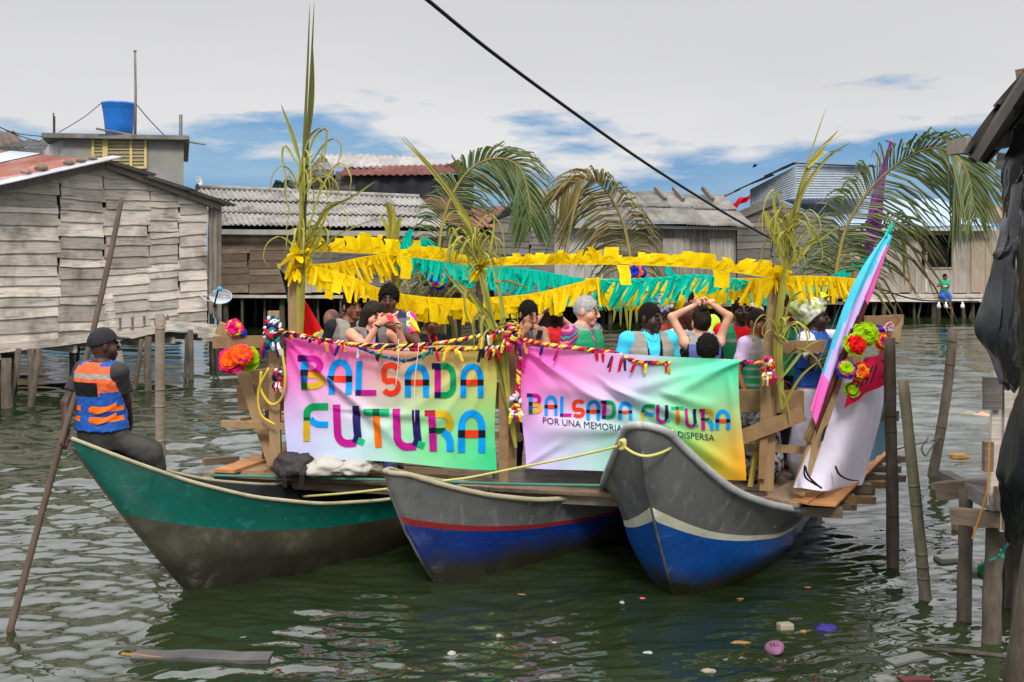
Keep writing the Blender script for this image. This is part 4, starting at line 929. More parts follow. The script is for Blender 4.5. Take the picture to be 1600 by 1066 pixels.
blue = canoe('middle canoe, grey above a red stripe and deep blue below', (-1.02, 8.16), 41, 4.0,
      [(0, 1.0), (.12, .985), (.4, .87), (.8, .74), (1.3, .63), (1.9, .57), (4, .54)],
      [(0, .86), (.06, .74), (.2, .42), (.4, .1), (.55, -.12), (.8, -.28), (4, -.3)],
      [(0, .05), (.1, .12), (.3, .2), (.7, .31), (1.2, .4), (1.9, .46), (3, .46), (4, .4)], (.56, .62),
      [m_blue, m_red, m_gel], dict(inner=m_inb, rim=m_rimc, stem=m_gel, thwart=M_brownw), ex=(.75, .5))
big = canoe('largest canoe, broad grey bow with a cream stripe over bright blue, roped to its neighbour', (.985, 7.5), 63, 4.2,
      [(0, 1.5), (.1, 1.44), (.3, 1.2), (.6, .93), (1.0, .76), (1.5, .61), (2.1, .53), (4.2, .52)],
      [(0, 1.3), (.06, 1.08), (.25, .72), (.5, .34), (.75, -.02), (.9, -.2), (1.1, -.3), (4.2, -.3)],
      [(0, .045), (.05, .14), (.15, .22), (.3, .34), (.6, .54), (1.0, .72), (1.5, .9), (2.0, .95), (3.2, .9), (4.2, .8)], (.57, .63),
      [m_blue2, m_cream, m_gel], dict(inner=m_in, rim=m_rimg, stem=m_gel, thwart=M_brownw), ex=(.8, .5), rim_r=.03, nose=.0)
m_rope = plain('yellow green rope', (190, 185, 110), .85)
m_ropet = plain('teal rope', (70, 120, 105), .85)
def rope(name, pts, r, m, label, n=30, cat='rope'):
    q = MB(); q.tube(bez(pts, n), r, 6); return tag(obj(name, q, m, None, True), label, cat)
rope('tow_rope', [P(1050, 672, 7.75), P(1052, 695, 7.6), P(1035, 707, 7.45), P(1010, 713, 7.36), P(990, 708, 7.42), P(972, 696, 7.6)], .011, m_rope, 'rope loop slung round the broad grey bow')
rope('tow_rope', [P(972, 696, 7.6), P(900, 713, 7.85), P(800, 733, 8.1), P(735, 746, 8.3), P(690, 752, 8.4)], .011, m_rope, 'pale rope stretched from the broad grey bow to the middle canoe')
q = MB()
for k in range(3): q.tube(bez([P(966, 698, 7.58), P(970+k*3, 688-k, 7.55), P(976, 696+k*2, 7.55), P(968, 702, 7.58)], 10), .011, 6)
tag(obj('rope_knot', q, m_rope, None, True), 'knot of pale rope at the edge of the broad grey bow', 'knot')
rope('deck_rope', [P(330, 743, 9.35), P(600, 750, 9.1), P(785, 756, 8.85), P(948, 759, 8.6)], .014, m_ropet, 'teal rope stretched level under the raft deck')
rope('inboard_rope', [P(474, 776, 9.3), P(540, 771, 9.0), P(606, 764, 8.6)], .012, m_rope, 'yellow rope lying across the inside of the green canoe')
# bundles inside the boats
def bag(px, py, Y, rx, rz, label, m, seed, name='plastic_bag', ry=None, cat='bag'):
    c = P(px, py, Y); q = MB(); r_ = random.Random(seed); o = V((r_.uniform(0, 50), r_.uniform(0, 50), 0))
    def fn(u, w):
        a = 2*math.pi*u; e = math.pi*(w-.5); n = V((math.cos(a)*math.cos(e), math.sin(a)*math.cos(e), math.sin(e)))
        k = 1+.35*mnoise.noise(n*1.7+o)+.2*abs(mnoise.noise(n*4+o))+.1*mnoise.noise(n*9+o)
        return c+V((n.x*rx*k, n.y*(ry or rx)*k, max(-.75, n.z)*rz*k))
    q.grid(fn, 30, 18); return tag(obj(name, q, m, None, True), label, cat)
bag(452, 756, 9.55, .13, .1, 'small black bag in the green canoe just behind its bow', M_black, 1)
bag(832, 772, 9.35, .17, .16, 'glossy black plastic bag beside the post foot under the deck', M_black, 2)
bag(870, 768, 9.5, .16, .15, 'right of the two black plastic bags packed under the deck edge', M_black, 3)
bag(760, 768, 9.5, .2, .11, 'flat black bag under the deck left of the post foot', M_black, 4)
# ------------------------------------------------------------------ the raft: deck on joists, posts, rails and bench nailed together
DZ = .68
raft = thing('wooden_raft', 'raw timber raft with posts, rails and bench, decked across the three canoes', 'raft', (.2, 10.2, DZ))
FL, FR, BR, BL = V((-2.85, 9.5)), V((2.42, 8.4)), V((4.05, 10.9)), V((-1.85, 12.3))
def deckpt(u, v): a = FL.lerp(FR, u); b_ = BL.lerp(BR, u); return a.lerp(b_, v)
nrow = 16
for i in range(nrow):                                   # boards run across, nailed on the joists
    v0, v1 = i/nrow+.002, (i+1)/nrow-.002
    cuts = [0, rng.uniform(.28, .42), rng.uniform(.62, .74), 1] if i % 2 else [0, rng.uniform(.44, .58), 1]
    for k in range(len(cuts)-1):
        u0, u1 = cuts[k]+.001, cuts[k+1]-.001
        e0 = rng.uniform(-.03, .01) if k == 0 else 0; e1 = rng.uniform(-.01, .03) if k == len(cuts)-2 else 0
        z = DZ+rng.uniform(-.006, .004); q = MB(); p = [deckpt(u0+e0, v0), deckpt(u1+e1, v0), deckpt(u1+e1, v1), deckpt(u0+e0, v1)]
        q.hexa([(a.x, a.y, z-.035) for a in p]+[(a.x, a.y, z) for a in p]); obj('deck_board', q, M_deck, raft)
for k in range(6):                                      # joists whose ends stick out on the right
    v = .04+.17*k; a, b_ = deckpt(-.01, v), deckpt(1.045+rng.uniform(-.015, .02), v); q = MB(); q.board((a.x, a.y, DZ-.085), (b_.x, b_.y, DZ-.085), .085, .09); obj('joist', q, M_lumber if k % 2 else M_brownw, raft)
def quadboard(name, pts, th, m):
    q = MB(); q.hexa([V(p)-V((0, 0, th)) for p in pts]+[V(p) for p in pts]); obj(name, q, m, raft)
# loose boards and plywood along the right edge, boards sticking out on the left
def onz(px, py, z): Y = (CH-z)*F/(py-HZ); return P(px, py, Y)
quadboard('plywood_sheet', [onz(1262, 786, .72), onz(1306, 789, .71), onz(1388, 706, .715), onz(1345, 706, .73)], .018, M_ply)
quadboard('plywood_sheet', [onz(1238, 780, .735), onz(1262, 785, .735), onz(1290, 766, .735), onz(1266, 764, .735)], .02, M_ply)
quadboard('deck_board', [onz(1196, 776, .72), onz(1246, 787, .72), onz(1290, 760, .72), onz(1236, 750, .72)], .035, M_deck)
quadboard('deck_board', [onz(334, 737, .71), onz(412, 735, .71), onz(470, 722, .71), onz(440, 717, .71)], .03, M_lumberl)
quadboard('deck_board', [onz(334, 733, .74), onz(366, 735, .74), onz(470, 700, .74), onz(440, 700, .74)], .03, M_ply)
quadboard('deck_board', [onz(452, 737, .72), onz(700, 742, .72), onz(700, 735, .72), onz(452, 731, .72)], .03, M_lumberl)
for (x0, y0, x1, y1, Y0, Y1) in ((1290, 716, 1412, 717, 10.0, 10.6), (1280, 731, 1404, 733, 9.7, 10.1), (1272, 746, 1411, 747, 9.4, 9.9), (1262, 757, 1386, 757, 9.2, 9.7), (1252, 768, 1362, 768, 9.0, 9.5), (1240, 779, 1364, 781, 8.8, 9.2), (1230, 790, 1334, 791, 8.6, 8.9)):
    q = MB(); q.board(P(x0, y0, Y0), P(x1, y1, Y1), .065, .08); obj('joist', q, rng.choice([M_lumber, M_brownw, M_brownw]), raft)
q = MB(); q.board(P(318, 722, 9.9), P(372, 718, 10.2), .07, .05); obj('joist', q, M_brownw, raft)
q = MB(); q.board(P(770, 748, 9.12), P(945, 742, 8.95), .15, .03); obj('kick_board', q, M_dgrey, raft)
def pst(name, a, b_, w, th, m=None, up=(1, 0, 0)):
    q = MB(); q.board(P(*a), P(*b_), w, th, up, n=3, warp=.003); return obj(name, q, m or M_lumber, raft)
pst('post', (461, 545, 9.9), (460, 405, 9.9), .115, .05, M_lumberl); pst('post', (461, 735, 9.87), (461, 545, 9.9), .115, .05, M_lumberl)
pst('post', (431, 722, 9.4), (428, 486, 9.4), .1, .06, M_lumberl)
pst('post', (787, 778, 9.0), (788, 536, 9.0), .085, .06); pst('post', (801, 762, 9.12), (799, 520, 9.12), .075, .05)
pst('post', (1196, 766, 8.62), (1212, 438, 8.62), .118, .06, M_lumberl); pst('post', (1190, 748, 8.55), (1197, 556, 8.55), .068, .035)
pst('post', (617, 660, 11.8), (619, 396, 11.8), .09, .09); pst('post', (1336, 680, 10.7), (1338, 425, 10.7), .08, .07)
pst('post', (760, 720, 9.3), (748, 405, 9.15), .05, .05, M_brownw)
# rails across the front and round the corners
pst('rail', (372, 621, 9.75), (440, 618, 9.55), .24, .03, M_lumber, (0, 0, 1)); pst('rail', (440, 622, 9.5), (808, 618, 9.2), .24, .03, M_lumber, (0, 0, 1)); pst('rail', (810, 620, 9.17), (1256, 628, 8.7), .2, .03, M_lumber, (0, 0, 1))
pst('rail', (346, 662, 9.45), (800, 681, 9.16), .062, .04, M_lumberl, (0, 0, 1)); pst('rail', (802, 682, 9.13), (1321, 706, 8.58), .062, .04, M_lumberl, (0, 0, 1))
pst('rail', (1213, 543, 8.7), (1290, 541, 8.85), .105, .03, M_lumber, (0, 0, 1)); pst('rail', (1352, 502, 10.4), (1410, 500, 10.6), .11, .04, M_lumber, (0, 0, 1)); pst('rail', (1372, 650, 9.6), (1402, 650, 9.8), .1, .04, M_brownw, (0, 0, 1))
pst('brace', (1146, 688, 8.55), (1256, 646, 8.45), .12, .03, M_lumber, (0, 0, 1)); pst('brace', (1398, 535, 10.5), (1404, 495, 10.6), .09, .04, M_lumberl)
pst('brace', (1246, 772, 8.35), (1310, 578, 8.5), .105, .05, M_lumberl); pst('brace', (1262, 690, 8.38), (1300, 590, 8.42), .07, .04, M_lumber); pst('brace', (1300, 590, 8.6), (1330, 500, 8.8), .075, .04, M_brownw)
pst('brace', (1172, 760, 8.75), (1188, 660, 8.7), .045, .03, mat('yellow painted batten', (.6, .48, .12), (.5, .4, .1), .7)); pst('brace', (810, 690, 9.3), (806, 640, 9.25), .05, .03, M_lumberl)
pst('corner_block', (1336, 508, 8.75), (1346, 530, 8.75), .13, .05, M_lumberl); pst('post', (1378, 570, 9.6), (1384, 520, 9.6), .09, .05, M_lumberl)
# bench along the left side
pst('leg', (428, 726, 9.55), (376, 572, 9.7), .11, .045, M_lumberl); pst('leg', (413, 735, 9.9), (420, 640, 9.9), .06, .05, M_brownw)
q = MB(); q.hexa([P(384, 664, 9.55), P(468, 664, 9.5), P(520, 640, 11.6), P(470, 640, 11.6)]+[P(384, 658, 9.55), P(468, 658, 9.5), P(520, 635, 11.6), P(470, 635, 11.6)]); obj('seat', q, M_ply, raft)
q = MB(); q.board(P(372, 660, 9.6), P(446, 650, 10.4), .08, .04); obj('seat_rail', q, M_lumberl, raft)
pst('backrest', (384, 592, 9.75), (446, 584, 10.6), .15, .03, M_lumberl, (0, 0, 1)); pst('backrest', (390, 618, 9.7), (446, 606, 10.6), .13, .03, M_lumber, (0, 0, 1))
pst('rail', (333, 535, 9.5), (432, 534, 9.55), .115, .035, M_lumber, (0, 0, 1)); pst('corner_block', (348, 526, 9.6), (356, 508, 9.6), .16, .05, M_lumberl)
# ------------------------------------------------------------------ banners
class Banner:
    def __init__(s, tl, tr, bl, br, yl, yr, folds, seed):
        s.c = [V((*p, 0)) for p in (tl, tr, bl, br)]; s.yl, s.yr = yl, yr; s.folds = folds; s.seed = seed
        s.x0, s.x1 = tl[0], tr[0]
    def depth(s, px): k = (px-s.x0)/(s.x1-s.x0); return 1/((1-k)/s.yl+k/s.yr)
    def uv(s, u, w): return s.c[0].lerp(s.c[1], u).lerp(s.c[2].lerp(s.c[3], u), w)
    def pt(s, px, py, off=0.0):
        Y = s.depth(px); p = P(px, py, Y); d = 0
        for (ax, ay, bx, by, amp, wid, a2) in s.folds:        # soft creases radiating from the tied corners
            L = math.hypot(bx-ax, by-ay); tx, ty = (bx-ax)/L, (by-ay)/L
            t = ((px-ax)*tx+(py-ay)*ty)/L; n = (px-ax)*-ty+(py-ay)*tx
            if -.15 < t < 1.15:
                k = max(0, min(1, (t+.15)/.2))*max(0, min(1, (1.15-t)/.35)); wv = wid*(.5+t*.9)
                d += amp*k*(math.exp(-(n/wv)**2)-a2*math.exp(-((n-1.7*wv)/(1.4*wv))**2))
        d += .014*mnoise.noise(V((px*.012+s.seed, py*.012, s.seed)))+.006*mnoise.noise(V((px*.04, py*.04+s.seed, 2)))
        return p+V((0, -d-off, d*.15))
def seg_mesh(bn, polys, off, mb, mi, sub=7.0):
    "lay flat pieces given in photo pixels on the banner: each piece is a strip of quads ((a,b) pairs)"
    for strip in polys:
        vs_ = []; fs = []
        for (a, b_) in strip: vs_ += [bn.pt(a[0]+(b_[0]-a[0])*k/4, a[1]+(b_[1]-a[1])*k/4, off) for k in range(5)]
        for i in range(len(strip)-1): fs += [(i*5+k, i*5+k+1, i*5+k+6, i*5+k+5) for k in range(4)]
        mb.add(vs_, fs, mi)
def stroke(pts, w):
    "a strip of constant width along a smooth or straight path (pixels)"
    out = []; k = len(pts)
    for i, p in enumerate(pts):
        a, b_ = pts[max(0, i-1)], pts[min(k-1, i+1)]; dx, dy = b_[0]-a[0], b_[1]-a[1]; L = math.hypot(dx, dy) or 1
        nx, ny = -dy/L*w/2, dx/L*w/2; out.append(((p[0]+nx, p[1]+ny), (p[0]-nx, p[1]-ny)))
    return out
CL = dict(cy=(0, 152, 232), mg=(190, 20, 140), rd=(236, 60, 24), bk=(18, 22, 36), nv=(36, 22, 92), gn=(0, 158, 88), dg=(0, 92, 52), gd=(206, 168, 28), og=(240, 112, 10), mt=(20, 178, 120), db=(10, 84, 150), pu=(70, 12, 100), cr=(170, 20, 60))
CK = list(CL)
def arc(cx, cy, rx, ry, a0, a1, n=9): return [(cx+rx*math.cos(R(a0+(a1-a0)*i/n)), cy+ry*math.sin(R(a0+(a1-a0)*i/n))) for i in range(n+1)]
def glyph(ch):
    "strokes in a unit box, y down: (colour, width share, path)"
    G = []
    def ln(c, *p, w=.26): G.append((c, w, list(p)))
    if ch == 'A':
        ln('cy', (.13, 1), (.13, .7), (.13, .42)); G.append(('cy', .26, [(.13, .44)]+arc(.5, .42, .37, .34, 180, 360, 14)+[(.87, .44)])); ln('cy', (.87, .42), (.87, .7), (.87, 1))
        ln('rd', (.26, .56), (.74, .56), w='h.18'); ln('bk', (.0, .56), (.26, .56), w='h.18'); ln('bk', (.74, .56), (1, .56), w='h.18')
    elif ch == 'B':
        G.append(('mg', .24, [(.22, .1), (.5, .1)]+arc(.56, .31, .27, .21, -90, 90, 10)+[(.4, .52)])); ln('rd', (.36, .52), (.72, .52), w='h.15')
        G.append(('gd', .24, [(.36, .58), (.55, .58)]+arc(.62, .74, .25, .16, -90, 90, 8)+[(.36, .91)]))
        ln('pu', (.0, .09), (.28, .09), w='h.18'); ln('pu', (.25, .02), (.25, .19)); ln('cy', (.25, .19), (.25, .42)); ln('bk', (.25, .42), (.25, .6)); ln('db', (.25, .6), (.25, .82)); ln('dg', (.25, .82), (.25, 1))
    elif ch == 'L': ln('cy', (.18, 0), (.16, .45), (.15, .86), w=.3); ln('nv', (0, .92), (.3, .92), w='h.16'); ln('mg', (.28, .92), (1, .92), w='h.16')
    elif ch == 'S': G.append(('rd', .27, arc(.52, .27, .34, .18, -20, -180, 9)+arc(.5, .46, .32, .12, 180, 120, 3)[1:]+[(.55, .54)]+arc(.52, .72, .36, .2, -50, 150, 12)))
    elif ch == 'D':
        G.append(('gn', .25, [(.3, .08), (.55, .08)]+arc(.55, .38, .32, .3, -90, 0, 6)+[(.87, .62)]+arc(.55, .66, .32, .26, 0, 90, 6)+[(.3, .92)]))
        ln('nv', (0, .08), (.34, .08), w='h.17'); ln('nv', (.24, .0), (.24, .2)); ln('mg', (.24, .2), (.24, .5), (.24, .83)); ln('nv', (.24, .83), (.24, 1))
    elif ch == 'F':
        G.append(('gn', .27, [(1, .08), (.5, .08)]+arc(.5, .26, .34, .18, 270, 180, 7)+[(.16, .38)])); G.append(('cy', .24, [(.3, .4), (.42, .5), (.6, .55), (1, .56)])); ln('dg', (.15, .36), (.16, .46)); ln('gd', (.15, .46), (.15, .7), (.15, 1))
    elif ch == 'U':
        G.append(('mg', .24, [(.12, 0), (.13, .3), (.15, .6)]+arc(.46, .66, .31, .28, 180, 85, 8)+[(.6, .935), (.74, .92)])); G.append(('nv', .24, [(.74, .03), (.74, .3), (.77, .6), (.8, .76), (.72, .93)])); G.append(('mt', .2, [(.8, .86), (1, .92)]))
    elif ch == 'T': ln('mt', (0, .1), (.36, .1), w='h.19'); ln('dg', (.36, .1), (.62, .1), w='h.19'); ln('mt', (.62, .1), (1, .1), w='h.19'); ln('og', (.49, .2), (.53, .6), (.58, 1), w=.27)
    elif ch == 'R':
        G.append(('gd', .25, [(.34, .09), (.6, .09)]+arc(.62, .3, .25, .21, -90, 90, 9)+[(.6, .5)])); ln('cr', (0, .07), (.34, .07), w='h.14'); ln('cr', (.23, 0), (.25, .14)); ln('mg', (.25, .14), (.27, .42)); ln('bk', (.27, .42), (.28, .56)); ln('mg', (.28, .56), (.3, 1))
        ln('dg', (.38, .5), (.72, .49), w='h.13'); G.append(('cy', .25, [(.66, .52), (.8, .62), (.87, .74), (.88, 1)]))
    return G
def dens(path, n):
    out = []
    for a, b_ in zip(path[:-1], path[1:]):
        for i in range(n): out.append((a[0]+(b_[0]-a[0])*i/n, a[1]+(b_[1]-a[1])*i/n))
    return out+[path[-1]]
def letter(bn, mb, ch, x0, x1, y0, y1):
    W, H = x1-x0, y1-y0
    for k, (c, w, path) in enumerate(glyph(ch)):
        pw = H*float(w[1:]) if isinstance(w, str) else w*W
        pp = [(x0+a*W, y0+b_*H) for a, b_ in path]; pp = dens(pp, max(1, int(max(math.dist(a, b_) for a, b_ in zip(pp[:-1], pp[1:]))/2.6)))
        seg_mesh(bn, [stroke(pp, pw)], .009+.0005*k, mb, CK.index(c))
def print_mats(): return [plain('banner ink '+k, v, .6, .12) for k, v in CL.items()]
def banner_mat(name, stops, bn):
    m = bpy.data.materials.new(name); m.use_nodes = True; nt = m.node_tree; N = nt.nodes.new; L = nt.links.new; b = nt.nodes['Principled BSDF']
    at = N('ShaderNodeAttribute'); at.attribute_name = 'uvw'; sp = N('ShaderNodeSeparateXYZ'); L(at.outputs['Vector'], sp.inputs[0])
    def ramp(fac, cs):
        r = N('ShaderNodeValToRGB'); L(fac, r.inputs[0]); el = r.color_ramp.elements
        for i, (p, c) in enumerate(cs):
            e = el[i] if i < 2 else el.new(p)
            e.position = p; e.color = (*srgb(*c), 1)
        return r.outputs[0]
    top, bot = ramp(sp.outputs[0], stops[0]), ramp(sp.outputs[0], stops[1])
    mr = N('ShaderNodeMapRange'); mr.interpolation_type = 'SMOOTHSTEP'; mr.inputs[1].default_value = .05; mr.inputs[2].default_value = .9; L(sp.outputs[1], mr.inputs[0])
    mx = N('ShaderNodeMix'); mx.data_type = 'RGBA'; L(mr.outputs[0], mx.inputs['Factor']); L(top, mx.inputs[6]); L(bot, mx.inputs[7])
    L(mx.outputs[2], b.inputs['Base Color']); b.inputs['Roughness'].default_value = .62; b.inputs['Sheen Weight'].default_value = .15
    t = N('ShaderNodeBsdfTranslucent'); L(mx.outputs[2], t.inputs['Color']); ms = N('ShaderNodeMixShader'); ms.inputs[0].default_value = .22
    L(b.outputs[0], ms.inputs[1]); L(t.outputs[0], ms.inputs[2]); L(ms.outputs[0], nt.nodes['Material Output'].inputs['Surface'])
    return m
def build_banner(bn, label, stops, wav, name):
    nu, nv = 120, 70; q = MB(); uvw = []
    edge = [(.0, .0)]
    def fn(u, w):
        p = bn.uv(u, w); x, y = p.x, p.y
        x += 2.2*math.sin(w*7+wav)*(1-u)+2.0*math.sin(w*6+wav*2)*u; y += (5.0*math.sin(u*math.pi))*(1-w)*.5+1.5*math.sin(u*9+wav)*w+wav*0
        uvw.append((u, w, 0)); return bn.pt(x, y)
    q.grid(fn, nu, nv)
    o = obj(name, q, banner_mat(name+' print', stops, bn), None, True)
    a = o.data.attributes.new('uvw', 'FLOAT_VECTOR', 'POINT'); a.data.foreach_set('vector', np.array(uvw, dtype=np.float32).ravel())
    o.location = o.location; return tag(o, label, 'banner')
# folds: start, end (photo pixels), depth towards the viewer, width, trough
bl_ = Banner((445, 528), (775, 541), (447, 712), (775, 735), 9.3, 8.98,
     [(446, 530, 500, 640, .03, 6, .5), (447, 530, 620, 690, .03, 6, .6), (470, 560, 600, 660, .022, 7, .5), (774, 545, 660, 690, .02, 7, .5), (774, 545, 560, 700, .014, 8, .6), (775, 560, 700, 720, .018, 6, .4), (540, 640, 700, 655, .02, 6, .6)], 3)
o1 = build_banner(bl_, 'square pink to green banner with BALSADA FUTURA in two rows of large coloured letters', [[(0, (250, 60, 185)), (.3, (245, 120, 180)), (.6, (225, 180, 130)), (1, (215, 190, 80))], [(0, (212, 208, 255)), (.35, (200, 225, 232)), (.65, (140, 235, 165)), (1, (45, 222, 140))]], .4, 'square_banner')
q = MB()
Z = lambda x, y: (430+x/4.4444, 520+y/4.4444)
for ch, x0, x1, y0, y1 in (('B', 158, 345, 155, 393), ('A', 368, 535, 183, 428), ('L', 558, 703, 193, 435), ('S', 730, 872, 203, 440), ('A', 900, 1070, 215, 447), ('D', 1088, 1258, 212, 452), ('A', 1286, 1448, 212, 450),
                           ('|', 0, 1, 0, 1), ('F', 193, 368, 490, 752), ('U', 400, 618, 498, 785), ('T', 618, 792, 525, 795), ('U', 815, 1035, 527, 808), ('R', 1038, 1240, 537, 822), ('A', 1270, 1460, 535, 832)):
    if ch == '|': obj('lettering', q, print_mats(), o1); q = MB(); continue
    a, b_ = Z(x0, y0), Z(x1, y1); letter(bl_, q, ch, a[0], b_[0], a[1], b_[1])
obj('lettering', q, print_mats(), o1)
br_ = Banner((812, 540), (1153, 562), (820, 730), (1164, 752), 8.9, 8.3,
     [(813, 542, 955, 640, .045, 7, .5), (830, 545, 900, 625, .02, 6, .5), (1152, 564, 1040, 620, .035, 8, .7), (1152, 566, 960, 615, .03, 9, .6), (960, 610, 1090, 660, .04, 9, .8), (955, 605, 1160, 745, .03, 9, .7), (950, 625, 850, 600, .03, 11, .4), (822, 728, 880, 690, .016, 5, .5), (1140, 600, 1158, 740, .02, 8, .4), (1040, 615, 1120, 640, .03, 10, .8), (960, 672, 840, 668, .05, 16, .7)], 8)
o2 = build_banner(br_, 'wide creased banner with BALSADA FUTURA in one row over a line of small text', [[(0, (252, 70, 190)), (.22, (248, 130, 205)), (.5, (215, 185, 232)), (.75, (130, 232, 190)), (1, (60, 222, 165))], [(0, (222, 190, 248)), (.3, (190, 225, 225)), (.55, (80, 215, 150)), (.75, (150, 205, 70)), (1, (245, 165, 10))]], 1.3, 'wide_banner')
q = MB(); Z = lambda x, y: (780+x/4.0, 520+y/4.0)
for ch, x0, x1, y0, y1 in (('B', 172, 268, 378, 505), ('A', 283, 365, 390, 517), ('L', 380, 452, 397, 524), ('S', 452, 537, 416, 530), ('A', 545, 632, 420, 547), ('D', 632, 728, 423, 537), ('A', 743, 833, 433, 542),
                           ('|', 0, 1, 0, 1), ('F', 888, 968, 447, 557), ('U', 977, 1066, 448, 562), ('T', 1072, 1152, 460, 567), ('U', 1157, 1242, 472, 590), ('R', 1248, 1340, 475, 608), ('A', 1350, 1441, 478, 606)):
    if ch == '|': obj('lettering', q, print_mats(), o2); q = MB(); continue
    a, b_ = Z(x0, y0), Z(x1, y1); letter(br_, q, ch, a[0], b_[0], a[1], b_[1])
obj('lettering', q, print_mats(), o2)
def text_on(bn, parent, body, x0, y0, x1, y1, hgt, m):
    fc = bpy.data.curves.new('t', 'FONT'); fc.body = body; fc.size = 1; fc.resolution_u = 3; fo = bpy.data.objects.new('t', fc); COL.objects.link(fo)
    me = bpy.data.meshes.new_from_object(fo.evaluated_get(bpy.context.evaluated_depsgraph_get())); bpy.data.objects.remove(fo)
    bm_ = bmesh.new(); bm_.from_mesh(me); bmesh.ops.triangulate(bm_, faces=bm_.faces); xs = [v.co.x for v in bm_.verts]; Wd = max(xs)
    q = MB(); vs_ = []
    for v in bm_.verts:
        k = v.co.x/Wd; vs_.append(bn.pt(x0+(x1-x0)*k, y0+(y1-y0)*k+3.0*math.sin(k*3.1)*0-v.co.y*hgt, .011))
    bm_.verts.ensure_lookup_table(); q.add(vs_, [[v.index for v in f.verts] for f in bm_.faces]); bm_.free()
    obj('small_lettering', q, m, parent)
text_on(br_, o2, 'POR UNA MEMORIA DIVERSA NO DISPERSA', 847, 661, 1116, 689, 14.2, plain('dark navy ink', (22, 18, 60), .6))
# ------------------------------------------------------------------ fringed paper garlands
def crepe(name, rgb): return mat(name, srgb(*rgb), tuple(x*.88 for x in srgb(*rgb)), .75, 14, (1, 1, 1), .002, 60, transl=.35, island=.08)
m_yel = crepe('yellow crepe paper', (250, 215, 8)); m_tea = crepe('teal crepe paper', (0, 202, 178))
def garland(ctl, lens, label, m, seed, band=.05, fw=.05, wind=.0, up=0.0, gap=.14, n=60, name='paper_garland', tilt=.25):
    """a folded paper strip along ctl with a cut fringe; lens: fringe length table over the run; up: share of strips blown upwards"""
    r = random.Random(seed); pts = bez(ctl, n); q = MB()
    acc = [0]
    for a, b_ in zip(pts[:-1], pts[1:]): acc.append(acc[-1]+(b_-a).length)
    Lt = acc[-1]
    def at(s):
        s = max(0, min(Lt-1e-4, s)); i = int(np.searchsorted(acc, s, 'right'))-1; i = min(i, len(pts)-2); k = (s-acc[i])/(acc[i+1]-acc[i]); return pts[i].lerp(pts[i+1], k), (pts[i+1]-pts[i]).normalized()
    # band
    vs_ = []; N_ = n*2
    for i in range(N_+1):
        p, d = at(Lt*i/N_); b2 = band*(1+.3*mnoise.noise(V((i*.23, seed, 0)))); side = d.cross(V((0, 0, 1))).normalized()
        k = up if not callable(up) else up(i/N_)
        sg = -1 if k > .5 else 1
        vs_ += [p+V((0, 0, .008)), p-V((0, 0, b2*.5*sg))+side*.012*math.sin(i*.9), p-V((0, 0, b2*sg))+side*.016*math.sin(i*.6+1)]
    fs = []
    for i in range(N_): fs += [(i*3, i*3+1, i*3+4, i*3+3), (i*3+1, i*3+2, i*3+5, i*3+4)]
    q.add(vs_, fs)
    for layer in (0, 1):
        s = -fw*.4*layer
        while s < Lt:
            u = s/Lt; w = fw*r.uniform(.55, 1.5); ln = ipl(u, [x[0] for x in lens], [x[1] for x in lens])*r.uniform(.72, 1.12)
            if r.random() > gap and ln > .01:
                k = up if not callable(up) else up(u)
                upw = r.random() < k
                p0, d = at(s+.004); p1, _ = at(s+w); side = d.cross(V((0, 0, 1))).normalized()
                if upw: dirv = V((0, 0, 1))*r.uniform(.7, 1)+d*r.uniform(-.1, .75)+side*r.uniform(-.35, .35)
                else: dirv = V((0, 0, -1))+d*(wind+r.uniform(-tilt, tilt))+side*r.uniform(-.3, .3)
                dirv.normalize(); bend = V((r.uniform(-.4, .4), r.uniform(-.4, .4), 0))*ln*.5; sg = 1 if upw else -1
                root = V((0, 0, sg*band*.8*0)); vs_ = []
                for j in range(5):
                    t = j/4; c = dirv*(ln*t)+bend*(t*t)+V((0, 0, -.25*ln*t*t if upw else 0)); sw = d*(.10*w*math.sin(t*3+r.random()))
                    nar = 1-.12*t
                    mid = (p0+p1)/2; vs_ += [mid+(p0-mid)*nar+c+sw+side*.006, mid+c+sw-side*.008*(1 if j else 0), mid+(p1-mid)*nar+c+sw+side*.006]
                fs = []
                for j in range(4): fs += [(j*3, j*3+1, j*3+4, j*3+3), (j*3+1, j*3+2, j*3+5, j*3+4)]
                q.add(vs_, fs)
            s += w
    return tag(obj(name, q, m, None, False), label, 'garland')
garland([P(456, 392, 9.85), P(520, 394, 9.8), P(600, 398, 9.6), P(690, 408, 9.35), P(748, 418, 9.1)], [(0, .14), (.25, .28), (.6, .22), (.85, .15), (1, .06)], 'yellow paper garland with fringe blown upward, from tallest leaf post to middle leaf bundle', m_yel, 1, band=.07, fw=.11, up=.92, gap=.1)
garland([P(748, 416, 9.1), P(850, 414, 9.0), P(980, 414, 8.85), P(1100, 420, 8.75), P(1212, 436, 8.6)], [(0, .08), (.1, .15), (.3, .19), (.7, .2), (1, .18)], 'yellow paper garland with raised fringe from the middle leaf bundle to the right leaf post', m_yel, 2, band=.07, fw=.1, up=.97, gap=.12)
garland([P(1205, 434, 8.6), P(1260, 432, 9.2), P(1310, 434, 9.9), P(1346, 437, 10.6)], [(0, .12), (.2, .24), (.6, .26), (1, .2)], 'yellow paper garland hanging from the right leaf post towards the flag pole', m_yel, 3, band=.08, fw=.08, gap=.06)
